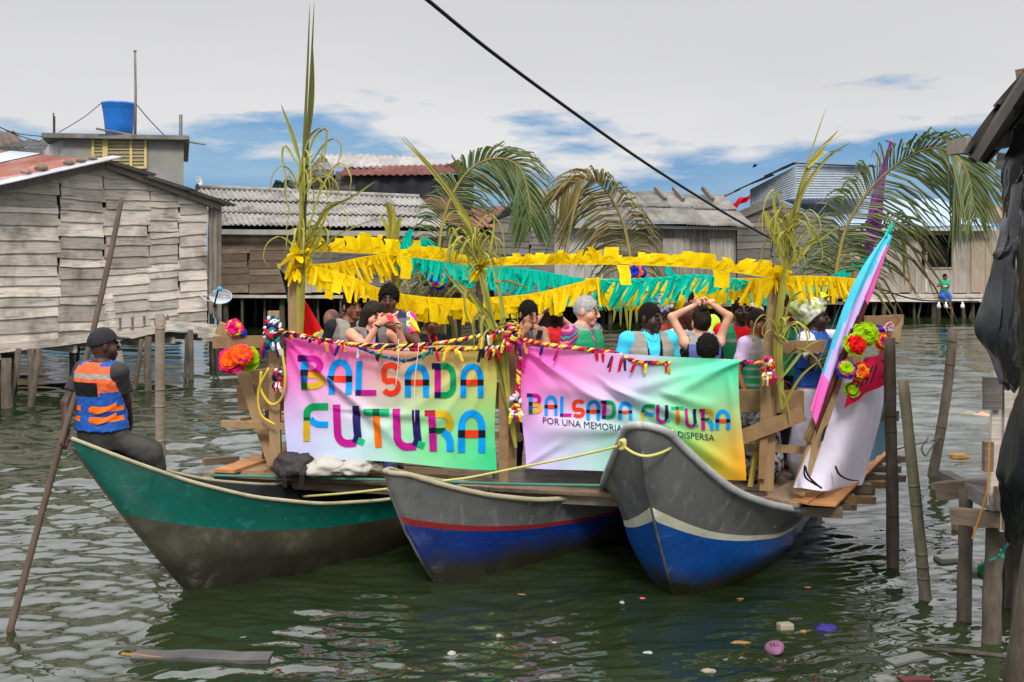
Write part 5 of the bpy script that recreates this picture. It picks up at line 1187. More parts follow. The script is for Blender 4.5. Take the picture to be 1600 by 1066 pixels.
garland([P(464, 410, 9.85), P(540, 430, 9.7), P(592, 451, 9.95), P(640, 462, 10.15), P(700, 467, 10.2), P(760, 466, 10.2), P(830, 460, 10.1), P(890, 446, 9.9), P(936, 434, 9.7)], [(0, .12), (.1, .26), (.3, .22), (.5, .26), (.75, .2), (.9, .3), (1, .3)], 'yellow paper garland sagging low above the heads on the left half of the raft', m_yel, 4, band=.11, fw=.07, gap=.1)
garland([P(472, 414, 9.95), P(520, 412, 10.5), P(570, 402, 11.1), P(622, 396, 11.7)], [(0, .15), (.3, .35), (.6, .3), (1, .3)], 'yellow paper garland running back from the tallest leaf post along the left side', m_yel, 5, band=.1, fw=.075, gap=.08, wind=.35)
garland([P(622, 382, 11.7), P(650, 392, 11.4), P(700, 412, 11.0), P(760, 416, 10.8), P(830, 422, 10.5), P(915, 436, 10.3), P(1000, 436, 10.2), P(1090, 430, 10.4)], [(0, .3), (.12, .25), (.3, .22), (.5, .3), (.75, .3), (1, .2)], 'long teal paper garland crossing the raft behind the yellow ones', m_tea, 6, band=.13, fw=.05, gap=.06)
garland([P(914, 436, 10.0), P(1000, 438, 9.9), P(1080, 436, 9.8), P(1150, 436, 9.4), P(1205, 436, 8.8)], [(0, .1), (.1, .28), (.5, .3), (.7, .22), (1, .24)], 'yellow paper garland tangled under the teal one left of the right leaf post', m_yel, 7, band=.12, fw=.08, gap=.12)
garland([P(930, 438, 9.75), P(1010, 436, 9.65), P(1090, 430, 9.5), P(1170, 440, 9.2)], [(0, .28), (.4, .3), (.7, .2), (1, .1)], 'teal fringe thrown over the yellow garland left of the right leaf post', m_tea, 8, band=.03, fw=.035, gap=.3, wind=-.45)
garland([P(1040, 412, 11.8), P(1080, 450, 11.6), P(1140, 458, 11.4), P(1204, 456, 11.2), P(1280, 440, 11.2), P(1360, 400, 11.4)], [(0, .1), (.3, .14), (.6, .16), (1, .14)], 'teal paper garland hung along the back of the raft behind the right leaf post', m_tea, 9, band=.1, fw=.07, gap=.15)
garland([P(628, 376, 11.6), P(645, 380, 11.5), P(668, 372, 11.5)], [(0, .2), (.5, .28), (1, .3)], 'short teal paper tuft blown sideways at the back left post', m_tea, 10, band=.12, fw=.06, up=.3, wind=.9, gap=.05)
def bow(px, py, Y, s, m, label, seed):
    r = random.Random(seed); c = P(px, py, Y); q = MB()
    for k in range(16):
        a = r.uniform(0, 6.28); e = r.uniform(-1.1, 1.0); d = V((math.cos(a)*math.cos(e), math.sin(a)*math.cos(e)*.7-.3, math.sin(e))); sd = d.cross(V((r.uniform(-1, 1), r.uniform(-1, 1), .4))).normalized(); L_ = s*r.uniform(.6, 1.2)
        pts = [c+d*(L_*t)+V((0, 0, -.35*L_*t*t)) for t in (0, .25, .5, .75, 1)]; q.ribbon(pts, [.02, L_*.4, L_*.55, L_*.45, L_*.2], sd, fold=.35)
    tag(obj('paper_bow', q, m), label, 'paper bow')
bow(464, 398, 9.8, .17, m_yel, 'yellow paper knot gathered at the top of the left post', 1); bow(462, 420, 9.82, .12, m_yel, 'lower yellow paper knot below the top of the left post', 5); bow(750, 416, 9.05, .13, m_yel, 'yellow paper knot on the middle leaf bundle', 2); bow(1214, 434, 8.55, .15, m_yel, 'yellow paper knot at the top of the right leaf post', 3); bow(620, 398, 11.6, .14, m_yel, 'yellow paper knot on the back left post', 4)
# ------------------------------------------------------------------ bundles of palm leaves tied to the posts
m_lf = mat('yellowing palm blade', (.38, .32, .045), (.2, .22, .035), .5, 2.5, (1, 1, 1), island=.25, spec=.4, transl=.15)
m_lg = mat('olive palm blade', (.09, .11, .025), (.16, .13, .04), .5, 2.5, (1, 1, 1), island=.2, transl=.1)
def blade(q, pts, w, seed=0, n=12, side=None, fold=.5):
    pp = bez(pts, n); d = (pp[-1]-pp[0]); r = random.Random(seed)
    sd0 = V((1, r.uniform(-.5, .5), r.uniform(-.2, .2)))
    ws = []; sds = []
    for i in range(n+1):
        t = i/n; ws.append(w*min(1, .35+3*t)*max(.06, (1-t)**.55)); dd = (pp[min(i+1, n)]-pp[max(i-1, 0)]).normalized(); s_ = V(side) if side else sd0; s_ = s_-dd*s_.dot(dd); sds.append(s_.normalized() if s_.length > 1e-3 else V((0, 1, 0)))
    q.ribbon(pp, ws, sds, fold=fold)
def bundle(label, base, parts, curls, seed, group='palm leaf bundles on the posts', spread=1.0):
    t = thing('palm_leaf_bundle', label, 'palm leaves', P(*base), group); r = random.Random(seed)
    for nm, m, lst in parts:
        q = MB()
        for i, (w, pts) in enumerate(lst): blade(q, [P(*p) for p in pts], w, seed*31+i)
        obj(nm, q, m, t)
    for (ox, oy, Y, n, L_, up) in curls:
        q = MB()
        for i in range(n):                                  # thin blades that arch over and curl down
            a = r.uniform(0, 6.28); L2 = L_*r.uniform(.55, 1.15); o = P(ox, oy, Y)+V((r.uniform(-.05, .05), r.uniform(-.04, .04), r.uniform(-.1, .1)))
            h = V((math.cos(a), math.sin(a)*.6, 0)); u1 = up*r.uniform(.5, 1.2)
            pts = [o, o+h*L2*.18+V((0, 0, u1*L2*.5)), o+h*L2*.45+V((0, 0, u1*L2*.75)), o+h*L2*.72+V((0, 0, u1*L2*.5)), o+h*L2*.8+V((0, 0, u1*L2*.0)), o+h*L2*.68-V((0, 0, L2*.22*r.random()))]
            blade(q, pts, r.uniform(.014, .032), seed*77+i, 14)
        obj('curled_blades', q, m_lf, t)
bundle('tallest palm leaf bundle, a straight dark spear rising high above curled yellow blades', (470, 540, 9.85), [
    ('spear', m_lg, [(.055, [(470, 420, 9.85), (474, 260, 9.85), (480, 120, 9.85), (484, 6, 9.85)]), (.05, [(474, 420, 9.85), (479, 250, 9.84), (486, 110, 9.84), (491, 3, 9.84)]), (.06, [(478, 230, 9.83), (488, 150, 9.83), (488, 60, 9.83)])]),
    ('long_blades', m_lf, [(.08, [(466, 540, 9.8), (468, 420, 9.8), (470, 320, 9.8), (468, 240, 9.8)]), (.07, [(471, 540, 9.78), (473, 430, 9.78), (472, 340, 9.78), (473, 250, 9.8)]), (.05, [(468, 250, 9.8), (458, 215, 9.8), (449, 190, 9.8), (439, 163, 9.8)]), (.045, [(480, 380, 9.8), (510, 330, 9.7), (550, 308, 9.6), (585, 284, 9.55)]),
        (.03, [(472, 250, 9.8), (483, 215, 9.8), (500, 200, 9.7), (512, 206, 9.7), (503, 240, 9.7), (497, 265, 9.7)]), (.03, [(474, 262, 9.8), (492, 215, 9.75), (509, 203, 9.7), (508, 240, 9.7), (498, 275, 9.7)]), (.022, [(476, 270, 9.8), (510, 222, 9.7), (530, 222, 9.7), (532, 245, 9.7), (520, 262, 9.7)]),
        (.03, [(466, 260, 9.8), (446, 228, 9.8), (441, 245, 9.8), (447, 280, 9.8), (446, 320, 9.8)]), (.024, [(468, 300, 9.8), (450, 275, 9.8), (445, 300, 9.8), (452, 330, 9.8), (447, 360, 9.8), (453, 382, 9.8)]),
        (.024, [(474, 390, 9.8), (500, 300, 9.7), (530, 255, 9.65), (548, 275, 9.6), (546, 300, 9.6)]), (.024, [(476, 395, 9.8), (505, 330, 9.7), (530, 315, 9.65), (546, 318, 9.6)]), (.028, [(478, 400, 9.8), (500, 360, 9.7), (520, 318, 9.7), (542, 335, 9.6), (540, 365, 9.6)]),
        (.05, [(478, 420, 9.75), (496, 380, 9.7), (508, 356, 9.7), (512, 378, 9.65), (496, 405, 9.65)]), (.022, [(480, 400, 9.8), (520, 372, 9.7), (560, 352, 9.65), (600, 340, 9.6)])]),
    ], [(470, 300, 9.8, 16, .42, 1), (472, 390, 9.8, 16, .4, 1)], 1)
bundle('leaf bundle leaning left over the middle posts, its spear crossing the red brown roof', (800, 720, 9.0), [
    ('spear', m_lf, [(.06, [(748, 420, 9.05), (720, 330, 9.05), (670, 262, 9.05), (623, 212, 9.05)]), (.05, [(750, 420, 9.04), (724, 335, 9.04), (690, 280, 9.04), (630, 213, 9.04)]), (.05, [(752, 420, 9.06), (735, 350, 9.06), (700, 295, 9.06), (672, 262, 9.06)])]),
    ('long_blades', m_lf, [(.085, [(806, 700, 8.95), (790, 600, 8.95), (770, 500, 8.98), (752, 410, 9.0)]), (.08, [(800, 660, 8.93), (778, 560, 8.94), (762, 480, 8.95), (742, 400, 9.0)]), (.075, [(790, 600, 8.9), (775, 520, 8.92), (735, 460, 8.95), (700, 432, 9.0)]), (.07, [(795, 640, 8.9), (788, 540, 8.9), (783, 470, 8.92), (770, 420, 8.95)]),
        (.07, [(782, 540, 8.9), (760, 490, 8.92), (725, 458, 8.95), (690, 418, 9.0)]), (.05, [(770, 520, 8.9), (745, 475, 8.9), (728, 455, 8.9), (728, 490, 8.88), (745, 520, 8.88)]), (.05, [(768, 525, 8.88), (752, 492, 8.88), (740, 500, 8.86), (741, 540, 8.86)]), (.05, [(772, 530, 8.88), (760, 495, 8.86), (752, 510, 8.85), (756, 545, 8.85)]),
        (.035, [(748, 430, 9.0), (720, 380, 9.0), (706, 355, 9.0), (700, 370, 9.0)]), (.03, [(750, 420, 9), (765, 395, 8.95), (772, 350, 8.95), (771, 330, 8.95)]), (.045, [(770, 440, 8.95), (795, 440, 8.9), (830, 452, 8.85)])]),
    ], [(742, 400, 9.0, 20, .36, 1), (752, 420, 9.0, 10, .34, .8), (776, 520, 8.9, 6, .3, .6)], 2)
bundle('leaf bundle on the right post with split tips before the zinc wall', (1225, 560, 8.5), [
    ('spear', m_lf, [(.03, [(1234, 400, 8.5), (1250, 300, 8.5), (1270, 230, 8.5), (1291, 168, 8.5)]), (.065, [(1228, 420, 8.5), (1245, 320, 8.5), (1270, 250, 8.5), (1310, 204, 8.5)]), (.05, [(1232, 400, 8.52), (1250, 310, 8.5), (1290, 250, 8.5), (1330, 222, 8.5)]), (.05, [(1262, 262, 8.48), (1285, 240, 8.48), (1318, 235, 8.48)]), (.02, [(1268, 250, 8.48), (1290, 225, 8.48), (1318, 210, 8.48)])]),
    ('long_blades', m_lf, [(.085, [(1222, 640, 8.45), (1218, 560, 8.46), (1220, 500, 8.48), (1232, 380, 8.5)]), (.07, [(1215, 600, 8.44), (1214, 530, 8.45), (1218, 470, 8.47), (1228, 400, 8.5)]), (.05, [(1228, 410, 8.5), (1232, 350, 8.5), (1245, 310, 8.5)]),
        (.045, [(1226, 400, 8.5), (1205, 350, 8.5), (1196, 330, 8.5), (1201, 360, 8.5), (1214, 385, 8.5)]), (.05, [(1226, 420, 8.5), (1214, 380, 8.5), (1212, 345, 8.5), (1218, 372, 8.48), (1218, 410, 8.48)]), (.04, [(1228, 390, 8.5), (1214, 340, 8.5), (1210, 305, 8.5), (1232, 300, 8.5)]), (.04, [(1234, 420, 8.5), (1262, 385, 8.45), (1290, 368, 8.42), (1316, 348, 8.4)]), (.045, [(1232, 420, 8.5), (1255, 395, 8.45), (1272, 370, 8.45), (1276, 352, 8.45)]),
        (.05, [(1230, 420, 8.5), (1246, 390, 8.46), (1252, 392, 8.45), (1246, 412, 8.45)]), (.03, [(1222, 590, 8.42), (1245, 560, 8.4), (1262, 540, 8.38), (1285, 530, 8.35)]), (.03, [(1220, 575, 8.42), (1240, 550, 8.4), (1250, 520, 8.38), (1240, 505, 8.38)]), (.025, [(1224, 610, 8.42), (1232, 640, 8.42), (1236, 668, 8.42)]),
        (.03, [(1222, 560, 8.42), (1250, 545, 8.38), (1275, 560, 8.36), (1290, 590, 8.35)]), (.03, [(1222, 520, 8.44), (1235, 470, 8.42), (1262, 455, 8.4), (1262, 490, 8.4)]), (.03, [(1222, 640, 8.42), (1250, 590, 8.38), (1285, 560, 8.36)])]),
    ], [(1232, 370, 8.5, 22, .34, 1), (1232, 400, 8.5, 8, .3, .8), (1225, 520, 8.45, 9, .3, .7)], 3)
bundle('small yellow leaf tuft on the back left post against the grey roof', (612, 440, 11.75), [
    ('long_blades', m_lf, [(.09, [(612, 400, 11.75), (606, 360, 11.75), (594, 335, 11.75)]), (.09, [(614, 400, 11.75), (612, 350, 11.75), (606, 316, 11.75), (612, 330, 11.75), (616, 360, 11.75)]), (.1, [(616, 400, 11.7), (620, 360, 11.7), (628, 333, 11.7)]), (.09, [(614, 400, 11.7), (616, 350, 11.7), (616, 322, 11.7)]), (.04, [(614, 392, 11.7), (630, 372, 11.7), (655, 366, 11.7)]), (.1, [(620, 480, 11.7), (622, 430, 11.7), (616, 390, 11.7)]), (.03, [(622, 440, 11.7), (640, 418, 11.6), (642, 440, 11.6), (632, 460, 11.6)])]),
    ], [(616, 455, 11.6, 6, .4, .6)], 4)
bundle('drooping straw coloured leaf bundle at the back of the raft behind the turquoise polo', (975, 470, 11.5), [
    ('long_blades', m_lf, [(.06, [(965+7*k, 462, 11.5), (962+8*k, 480, 11.5), (958+8.5*k+(k % 3)*3, 505+(k % 4)*6, 11.5)]) for k in range(9)]),
    ], [(975, 470, 11.5, 8, .5, .5)], 5)
# ------------------------------------------------------------------ coconut fronds
m_fr = mat('coconut frond green', (.06, .11, .026), (.13, .14, .036), .45, 2.0, (1, 1, 1), island=.3, spec=.5, detail=3, contrast=2.2, transl=.12)
m_fr2 = mat('drying frond', (.09, .1, .035), (.21, .16, .058), .5, 2.0, (1, 1, 1), island=.3, detail=3, contrast=2.2, transl=.12)
m_rach = mat('frond midrib', (.3, .24, .08), (.2, .17, .06), .6, 3)
def frond(label, ctl, m, L1, n, seed, droop=.9, both=(1, 1), lw=.036, r0=.025, fan=.55, sidev=None, tipk=.45):
    r = random.Random(seed); pts = bez([P(*c) for c in ctl], 40); t = thing('palm_frond', label, 'palm frond', pts[0], 'coconut fronds arching behind the raft')
    q = MB(); q.tube(pts, [r0*(1-.8*i/40) for i in range(41)], 7); obj('midrib', q, m_rach, t, True); q = MB()
    for i in range(n):
        u = .08+.92*i/(n-1); x = u*40; k = min(39, int(x)); p = pts[k].lerp(pts[k+1], x-k); d = (pts[k+1]-pts[k]).normalized()
        nv = V((0, 1, 0)); sd = d.cross(nv).normalized()
        for s in (-1, 1):
            if r.random() > both[0 if s < 0 else 1]: continue
            L_ = L1*(math.sin(math.pi*min(1, .2+.72*u))**.8)*r.uniform(.82, 1.1)*(1 if u < .8 else 1-(u-.8)*(1-tipk)*4.0*.5)
            out = sd*s*(1-.25*u)+d*(fan+.5*u)+nv*r.uniform(-.45, .45); out.normalize()
            g = droop*L_; P_ = [p+out*(L_*q_)+V((0, 0, -g*q_*q_*(.75+.35*r.random()))) for q_ in (0, .3, .55, .8, 1)]
            dd = (P_[-1]-P_[0]).normalized(); w_ = dd.cross(V((r.uniform(-.3, .3), 1, r.uniform(-.2, .5)))).normalized()
            q.ribbon(P_, [lw*.6, lw, lw*.95, lw*.6, .002], w_, fold=.6)
    obj('leaflets', q, m, t); return t
frond('tallest coconut frond, arching right in front of the red brown roof', [(690, 520, 12.2), (684, 420, 12.2), (694, 340, 12.2), (725, 275, 12.2), (770, 248, 12.1), (812, 262, 12.0), (828, 320, 11.9), (830, 350, 11.9)], m_fr, .64, 120, 1, droop=.75, lw=.026, both=(.96, .96))
frond('browning coconut frond drooping left in front of the patched grey roof', [(986, 450, 12.3), (984, 400, 12.3), (972, 345, 12.3), (948, 300, 12.2), (925, 281, 12.1), (895, 290, 12.0), (872, 310, 12)], m_fr2, .74, 100, 2, droop=1.0, lw=.027, both=(.98, .55))
frond('widest coconut frond, reaching right across the blue zinc roof towards the shack', [(1302, 470, 11.3), (1309, 410, 11.3), (1325, 350, 11.3), (1365, 290, 11.2), (1420, 245, 11.0), (1470, 232, 10.8), (1508, 262, 10.6), (1524, 330, 10.5)], m_fr, .86, 130, 3, droop=.85, both=(.85, .99), lw=.025)
frond('sparse frond tip hanging over the boardwalk behind the rolled flag', [(1330, 470, 11.6), (1340, 420, 11.6), (1360, 372, 11.6), (1392, 350, 11.5), (1420, 366, 11.4)], m_fr2, .85, 30, 4, droop=1.1, both=(.4, .9))
frond('low frond fan hanging behind the low yellow garland', [(745, 440, 11.9), (722, 420, 11.9), (700, 425, 11.9), (690, 450, 11.9)], m_fr2, .7, 26, 5, droop=1.0)
# ------------------------------------------------------------------ braided rag ropes along the banner tops
rag_cols = [plain('rag '+n_, c, .85) for n_, c in (('navy', (38, 40, 96)), ('white', (215, 215, 220)), ('red', (190, 25, 40)), ('gold', (205, 150, 45)), ('magenta', (190, 30, 105)), ('teal', (20, 130, 130)), ('black', (30, 28, 36)), ('yellow', (235, 205, 70)), ('lilac', (170, 150, 200)))]
def braid(ctl, r_, cols, label, seed, rags=20, n=90, tw=16.0, rl=.1, name='braided_garland', nodes=()):
    rr = random.Random(seed); pts = bez([P(*c) for c in ctl], n); t = thing(name, label, 'braided rope', pts[0], 'rag ropes on the raft rail')
    for k in range(3):
        q = MB(); L = []
        for i, p in enumerate(pts):
            d = (pts[min(i+1, n)]-pts[max(i-1, 0)]).normalized(); s = d.cross(V((0, 0, 1))).normalized() if abs(d.z) < .95 else V((1, 0, 0)); u = s.cross(d); a = i/n*tw*2*math.pi/1.0+k*2.094
            L.append(p+(s*math.cos(a)+u*math.sin(a))*r_*.85+V((rr.uniform(-.3, .3), rr.uniform(-.3, .3), rr.uniform(-.3, .3)))*r_*.4)
        # each strand changes rag colour along the way
        i = 0
        while i < n:
            j = min(n, i+rr.randint(3, 9)); q.tube(L[i:j+1], [r_*rr.uniform(.7, 1.1) for _ in range(j-i+1)], 6, mi=rr.choice(cols)); i = j
        obj('strand', q, rag_cols, t, True)
    for k in range(rags):
        i = rr.randint(1, n-1) if not nodes or rr.random() < .5 else max(1, min(n-1, int(n*rr.choice(nodes)+rr.uniform(-1.5, 1.5)))); p = pts[i]; q = MB(); L_ = rl*rr.uniform(.4, 1.3); dx = rr.uniform(-.5, .5)
        q.ribbon([p+V((0, -r_, 0)), p+V((dx*L_*.4, -r_*2, -.3*L_)), p+V((dx*L_*.7, -r_*1.6, -.7*L_)), p+V((dx*L_, -r_*1.4, -L_))], [.02, .03, .028, .022], (1, .2, .3*dx), fold=.3); obj('rag', q, rag_cols[rr.choice(cols)], t)
    return t
ALLC = list(range(9))
braid([(436, 519, 9.2), (500, 531, 9.15), (580, 542, 9.05), (660, 546, 8.98), (740, 545, 8.9), (790, 543, 8.85)], .014, [0, 1, 3, 2, 6, 4, 7], 'many coloured rag braid along the top of the square banner', 1, 26, 120, 26, nodes=(.62, .93, .3))
braid([(436, 516, 9.22), (520, 534, 9.12), (600, 541, 9.02), (680, 537, 8.95), (745, 526, 8.88), (790, 516, 8.8)], .012, [0, 3, 6, 1, 2, 7], 'gold and navy rag braid rising to the middle post', 2, 14, 110, 24)
braid([(560, 543, 9.0), (600, 557, 8.98), (640, 563, 8.95), (680, 545, 8.93)], .009, [0, 5, 6, 0], 'thin navy rag cord looped below the top of the square banner', 3, 4, 60, 14, rl=.05)
braid([(790, 520, 8.85), (815, 530, 8.8), (850, 538, 8.75), (905, 545, 8.7), (960, 552, 8.66), (1000, 566, 8.55), (1060, 566, 8.5), (1120, 564, 8.45), (1195, 568, 8.4)], .013, [2, 4, 2, 7, 0, 3], 'red and yellow rag braid along the top of the wide banner', 4, 26, 130, 30, rl=.13, nodes=(.1, .5, .55, .85))
braid([(812, 545, 8.85), (811, 580, 8.85), (808, 620, 8.86), (802, 640, 8.86)], .014, [4, 2, 4, 7], 'magenta rag braid hanging down the left edge of the wide banner', 5, 9, 50, 10, rl=.1, nodes=(.9,))
def knot(px, py, Y, s, cols, label, seed, n=26, tall=1.3, name='rag_knot'):
    rr = random.Random(seed); c = P(px, py, Y); t = thing(name, label, 'rag knot', c-V((0, 0, s*tall)), 'rag ropes on the raft rail')
    for cc in sorted(set(cols)):
        q = MB()
        for k in range(max(2, n//len(set(cols)))):
            a, e = rr.uniform(0, 6.28), rr.uniform(-1.2, 1.2); o = c+V((math.cos(a)*math.cos(e)*s*.75, math.sin(a)*math.cos(e)*s*.75, math.sin(e)*s*tall)); tg = V((-math.sin(a), math.cos(a), rr.uniform(-1, 1))).normalized()*s*rr.uniform(.3, .6)
            q.tube([o-tg, o-tg*.3+(o-c)*.15, o+tg*.3+(o-c)*.15, o+tg], [.012, .018, .018, .01], 6)
        obj('wrapped_strips', q, rag_cols[cc], t, True)
    for k in range(7):
        q = MB(); L_ = s*rr.uniform(.8, 2.0); x = rr.uniform(-.8, .8)*s; p = c+V((x, -s*.5, -s*tall*.6)); q.ribbon([p, p+V((x*.3, -.02, -L_*.5)), p+V((x*.5, 0, -L_))], [.02, .035, .02], (1, .3, 0), fold=.3); obj('rag', q, rag_cols[rr.choice(cols)], t)
knot(426, 520, 9.25, .085, [0, 1, 0, 1, 5, 2], 'navy and white rag knot wound round the short left post', 1, 60, 1.6)
knot(434, 590, 9.28, .05, [2, 1, 0, 2], 'small red and white rag bunch below the left end of the square banner', 2, 16)
knot(800, 522, 8.75, .08, [7, 2, 3, 0, 4], 'yellow and red rag knot on the middle posts between the banners', 3, 50, .9)
knot(1200, 574, 8.35, .055, [4, 1, 3, 2], 'pink and white rag knot on the right post at the end of the wide banner', 4, 24)
knot(805, 632, 8.83, .06, [7, 1, 4, 8], 'yellow, white and magenta rag knot low on the middle posts', 5, 22)
for (x0, y0, x1, y1, x2, y2, Y, l) in ((623, 530, 622, 570, 618, 606, 8.93, 'left of two thin white strings hanging over the square banner'), (655, 535, 648, 600, 648, 660, 8.92, 'right and longer of two thin white strings hanging over the square banner')):
    q = MB(); q.tube(bez([P(x0, y0, Y), P(x1, y1, Y), P(x2, y2, Y)], 10), .0035, 5); tag(obj('white_string', q, rag_cols[1], None, True), l, 'string')
q = MB(); q.tube(bez([P(440, 545, 9.22), P(446, 590, 9.2), P(440, 622, 9.25), P(424, 632, 9.28), P(408, 610, 9.3), P(408, 580, 9.3)], 24), .014, 6)
q.tube(bez([P(420, 575, 9.25), P(404, 610, 9.28), P(408, 648, 9.28), P(430, 664, 9.27)], 16), .012, 6); tag(obj('yellow_hose', q, plain('yellow hose', (205, 180, 70), .5), None, True), 'yellow hose looped round the short left post', 'hose')
# ------------------------------------------------------------------ paper flowers
def flower(px, py, Y, s, cols, label, seed, layers=4, ruff=.35, flat=1.0):
    rr = random.Random(seed); c = P(px, py, Y); t = thing('paper_flower', label, 'paper flower', c-V((0, 0, s)))
    n0 = V((rr.uniform(-.4, .4), -1, rr.uniform(-.1, .5))).normalized(); u = n0.orthogonal().normalized(); w = n0.cross(u)
    for k in range(layers):
        q = MB(); kk = 1-k/(layers+.5); R_ = s*(.35+.65*kk); lift = (1-kk)*s*.75*flat; np_ = 11-k
        for j in range(np_):
            a = 2*math.pi*(j+rr.random()*.6)/np_; d = u*math.cos(a)+w*math.sin(a); sd = n0.cross(d)
            up_ = .25+.5*(1-kk)+rr.uniform(-.15, .15); L = [c+n0*lift*.5+d*(R_*x)+n0*(lift*.3+R_*up_*math.sin(x*2.2))+V((rr.uniform(-1, 1), rr.uniform(-1, 1), rr.uniform(-1, 1)))*R_*.08*x for x in (.02, .3, .6, .85, 1)]
            q.ribbon(L, [R_*.2, R_*.55, R_*.8, R_*.75, R_*.35], [(sd+n0*rr.uniform(-ruff, ruff)*2*(x+.2)).normalized() for x in (0, .2, .4, .7, 1)], fold=rr.uniform(-.5, .5))
        obj('petals', q, plain('paper '+str(cols[k % len(cols)]), cols[k % len(cols)], .75, .3), t)
PK, OR, LM, RD, BL_, YE = (245, 25, 130), (255, 105, 20), (170, 215, 20), (235, 25, 30), (25, 60, 190), (250, 215, 40)
flower(366, 564, 9.35, .14, [PK, PK, OR, OR], 'pink paper flower with an orange heart below the left rail end', 1); flower(378, 556, 9.28, .11, [OR, OR, PK], 'orange paper flower overlapping the pink one below the left rail end', 2); flower(390, 562, 9.42, .12, [LM, LM, LM], 'lime green paper flower beside the pink and orange ones', 3)
flower(368, 512, 9.5, .09, [PK, YE, PK], 'pink and yellow paper flower standing on the left rail end', 4); flower(380, 520, 9.5, .04, [BL_, BL_], 'small blue paper flower lying on the left rail', 5, 2)
flower(1334, 540, 8.3, 0.102, [LM, RD, RD, RD], 'red paper flower with lime ruff on the rolled flag brace', 6); flower(1352, 522, 8.45, 0.111, [LM, LM, LM], 'lime paper flower above the red one on the right brace', 7); flower(1322, 578, 8.3, 0.085, [BL_, PK, LM, LM], 'blue and lime paper flower below the red one on the right brace', 8); flower(1344, 580, 8.35, 0.085, [OR, RD, YE], 'orange red paper flower beside the red sign cloth', 9)
flower(1378, 534, 9.3, 0.085, [OR, RD, YE, PK], 'orange paper flower near the resting hand', 10); flower(1376, 520, 9.4, 0.068, [BL_, BL_, PK], 'blue paper flower behind the resting hand', 11); flower(1330, 610, 8.4, 0.068, [LM, (60, 130, 40), LM], 'green paper leaf bunch at the foot of the flowers', 12, 3)
flower(685, 438, 11.6, .13, [BL_, LM, PK], 'blue, lime and pink paper flower hanging behind the low yellow garland', 13); flower(992, 427, 11.4, .13, [BL_, OR, OR], 'blue paper flower with an orange heart behind the raised yellow fringe', 14); flower(1388, 512, 9.35, 0.060, [(235, 235, 240), (250, 60, 130)], 'small white and pink paper flower just above the resting hand', 15, 3)
# ------------------------------------------------------------------ flags and cloths
def drape(name, ctl, m, label, cat, nu=20, nv=30, fold=.02, seed=1, freq=9, mi=None):
    rows = [bez([P(*c) for c in rw], nu) for rw in ctl]; cols = [bez([rw[i] for rw in rows], nv) for i in range(nu+1)]; q = MB(); rr = random.Random(seed); ph = rr.uniform(0, 6)
    def fn(u, w):
        p = cols[round(u*nu)][round(w*nv)]; a = math.sin(u*freq*2.2+ph+w*1.4)*.6+.4*math.sin(u*freq*1.1+w*3+ph*2)+.5*mnoise.noise(V((u*4, w*3, seed)))
        return p+V((0, -fold*a*(.3+.7*w), 0))
    q.grid(fn, nu, nv); o = obj(name, q, m, None, True)
    if isinstance(m, list) and mi:
        for k, pl in enumerate(o.data.polygons): pl.material_index = mi((k % nu+.5)/nu, (k//nu+.5)/nv)
    return tag(o, label, cat)
c_white = plain('white cloth', (236, 230, 248), .75, .2); c_red = plain('crimson cloth', (225, 25, 80), .6, .2); c_blk = plain('black print', (28, 26, 34), .8)
wc = [[(1300, 600, 8.6), (1340, 590, 8.75), (1386, 560, 9.4)], [(1288, 650, 8.5), (1332, 660, 8.65), (1378, 640, 9.4)], [(1266, 700, 8.38), (1318, 710, 8.55), (1366, 690, 9.3)], [(1246, 745, 8.28), (1300, 756, 8.45), (1352, 742, 9.2)], [(1240, 762, 8.25), (1292, 766, 8.4), (1346, 758, 9.1)]]
w_o = drape('white_cloth', wc, c_white, 'long white cloth with black straps draped over the right side of the raft', 'cloth', 30, 40, .035, 4, 5)
def strap(pts, w, Y0, parent, name='black_strap'):
    q = MB(); pp = bez([P(x, y, Y0+k) for x, y, k in pts], 14); q.ribbon(pp, [w*.6]+[w]*13+[w*.7], (.9, .1, .4)); obj(name, q, c_blk, parent)
strap([(1303, 660, 0), (1290, 668, -.02), (1284, 690, -.05)], .03, 8.34, w_o); strap([(1257, 727, 0), (1258, 745, -.02), (1272, 756, -.02), (1284, 762, -.02)], .018, 8.16, w_o); strap([(1258, 728, 0), (1264, 745, -.02), (1284, 764, -.02)], .018, 8.15, w_o); strap([(1305, 728, 0), (1312, 742, -.02), (1328, 750, -.02), (1342, 751, .1)], .02, 8.32, w_o)
rc = [[(1350, 560, 8.5), (1368, 556, 8.8), (1388, 552, 9.2)], [(1330, 600, 8.36), (1362, 590, 8.6), (1388, 580, 9.1)], [(1318, 640, 8.3), (1350, 618, 8.55), (1384, 600, 9.0)]]
r_o = drape('red_cloth', rc, c_red, 'crimson printed cloth folded over the top of the white cloth', 'cloth', 18, 18, .035, 7, 6)
for k, (x0, y0, x1, y1) in enumerate(((1352, 572, 1338, 606), (1358, 572, 1345, 604), (1364, 571, 1352, 602), (1370, 570, 1360, 600), (1377, 562, 1384, 568), (1374, 585, 1384, 590))): strap([(x0, y0, 0), ((x0+x1)/2, (y0+y1)/2, -.02), (x1, y1, -.04)], .022, 8.34 if k < 4 else 8.9, r_o, 'black_print')
bs = drape('blue_sheet', [[(1378, 585, 9.75), (1388, 582, 9.8), (1396, 580, 9.85)], [(1368, 650, 9.7), (1382, 650, 9.75), (1394, 650, 9.8)], [(1352, 725, 9.6), (1374, 712, 9.7), (1392, 700, 9.75)]], mat('pale blue plastic film', (.15, .3, .42), (.22, .38, .5), .25, 3, transl=.3), 'pale blue plastic sheet hanging behind the white cloth', 'plastic sheet', 12, 20, .04, 3)
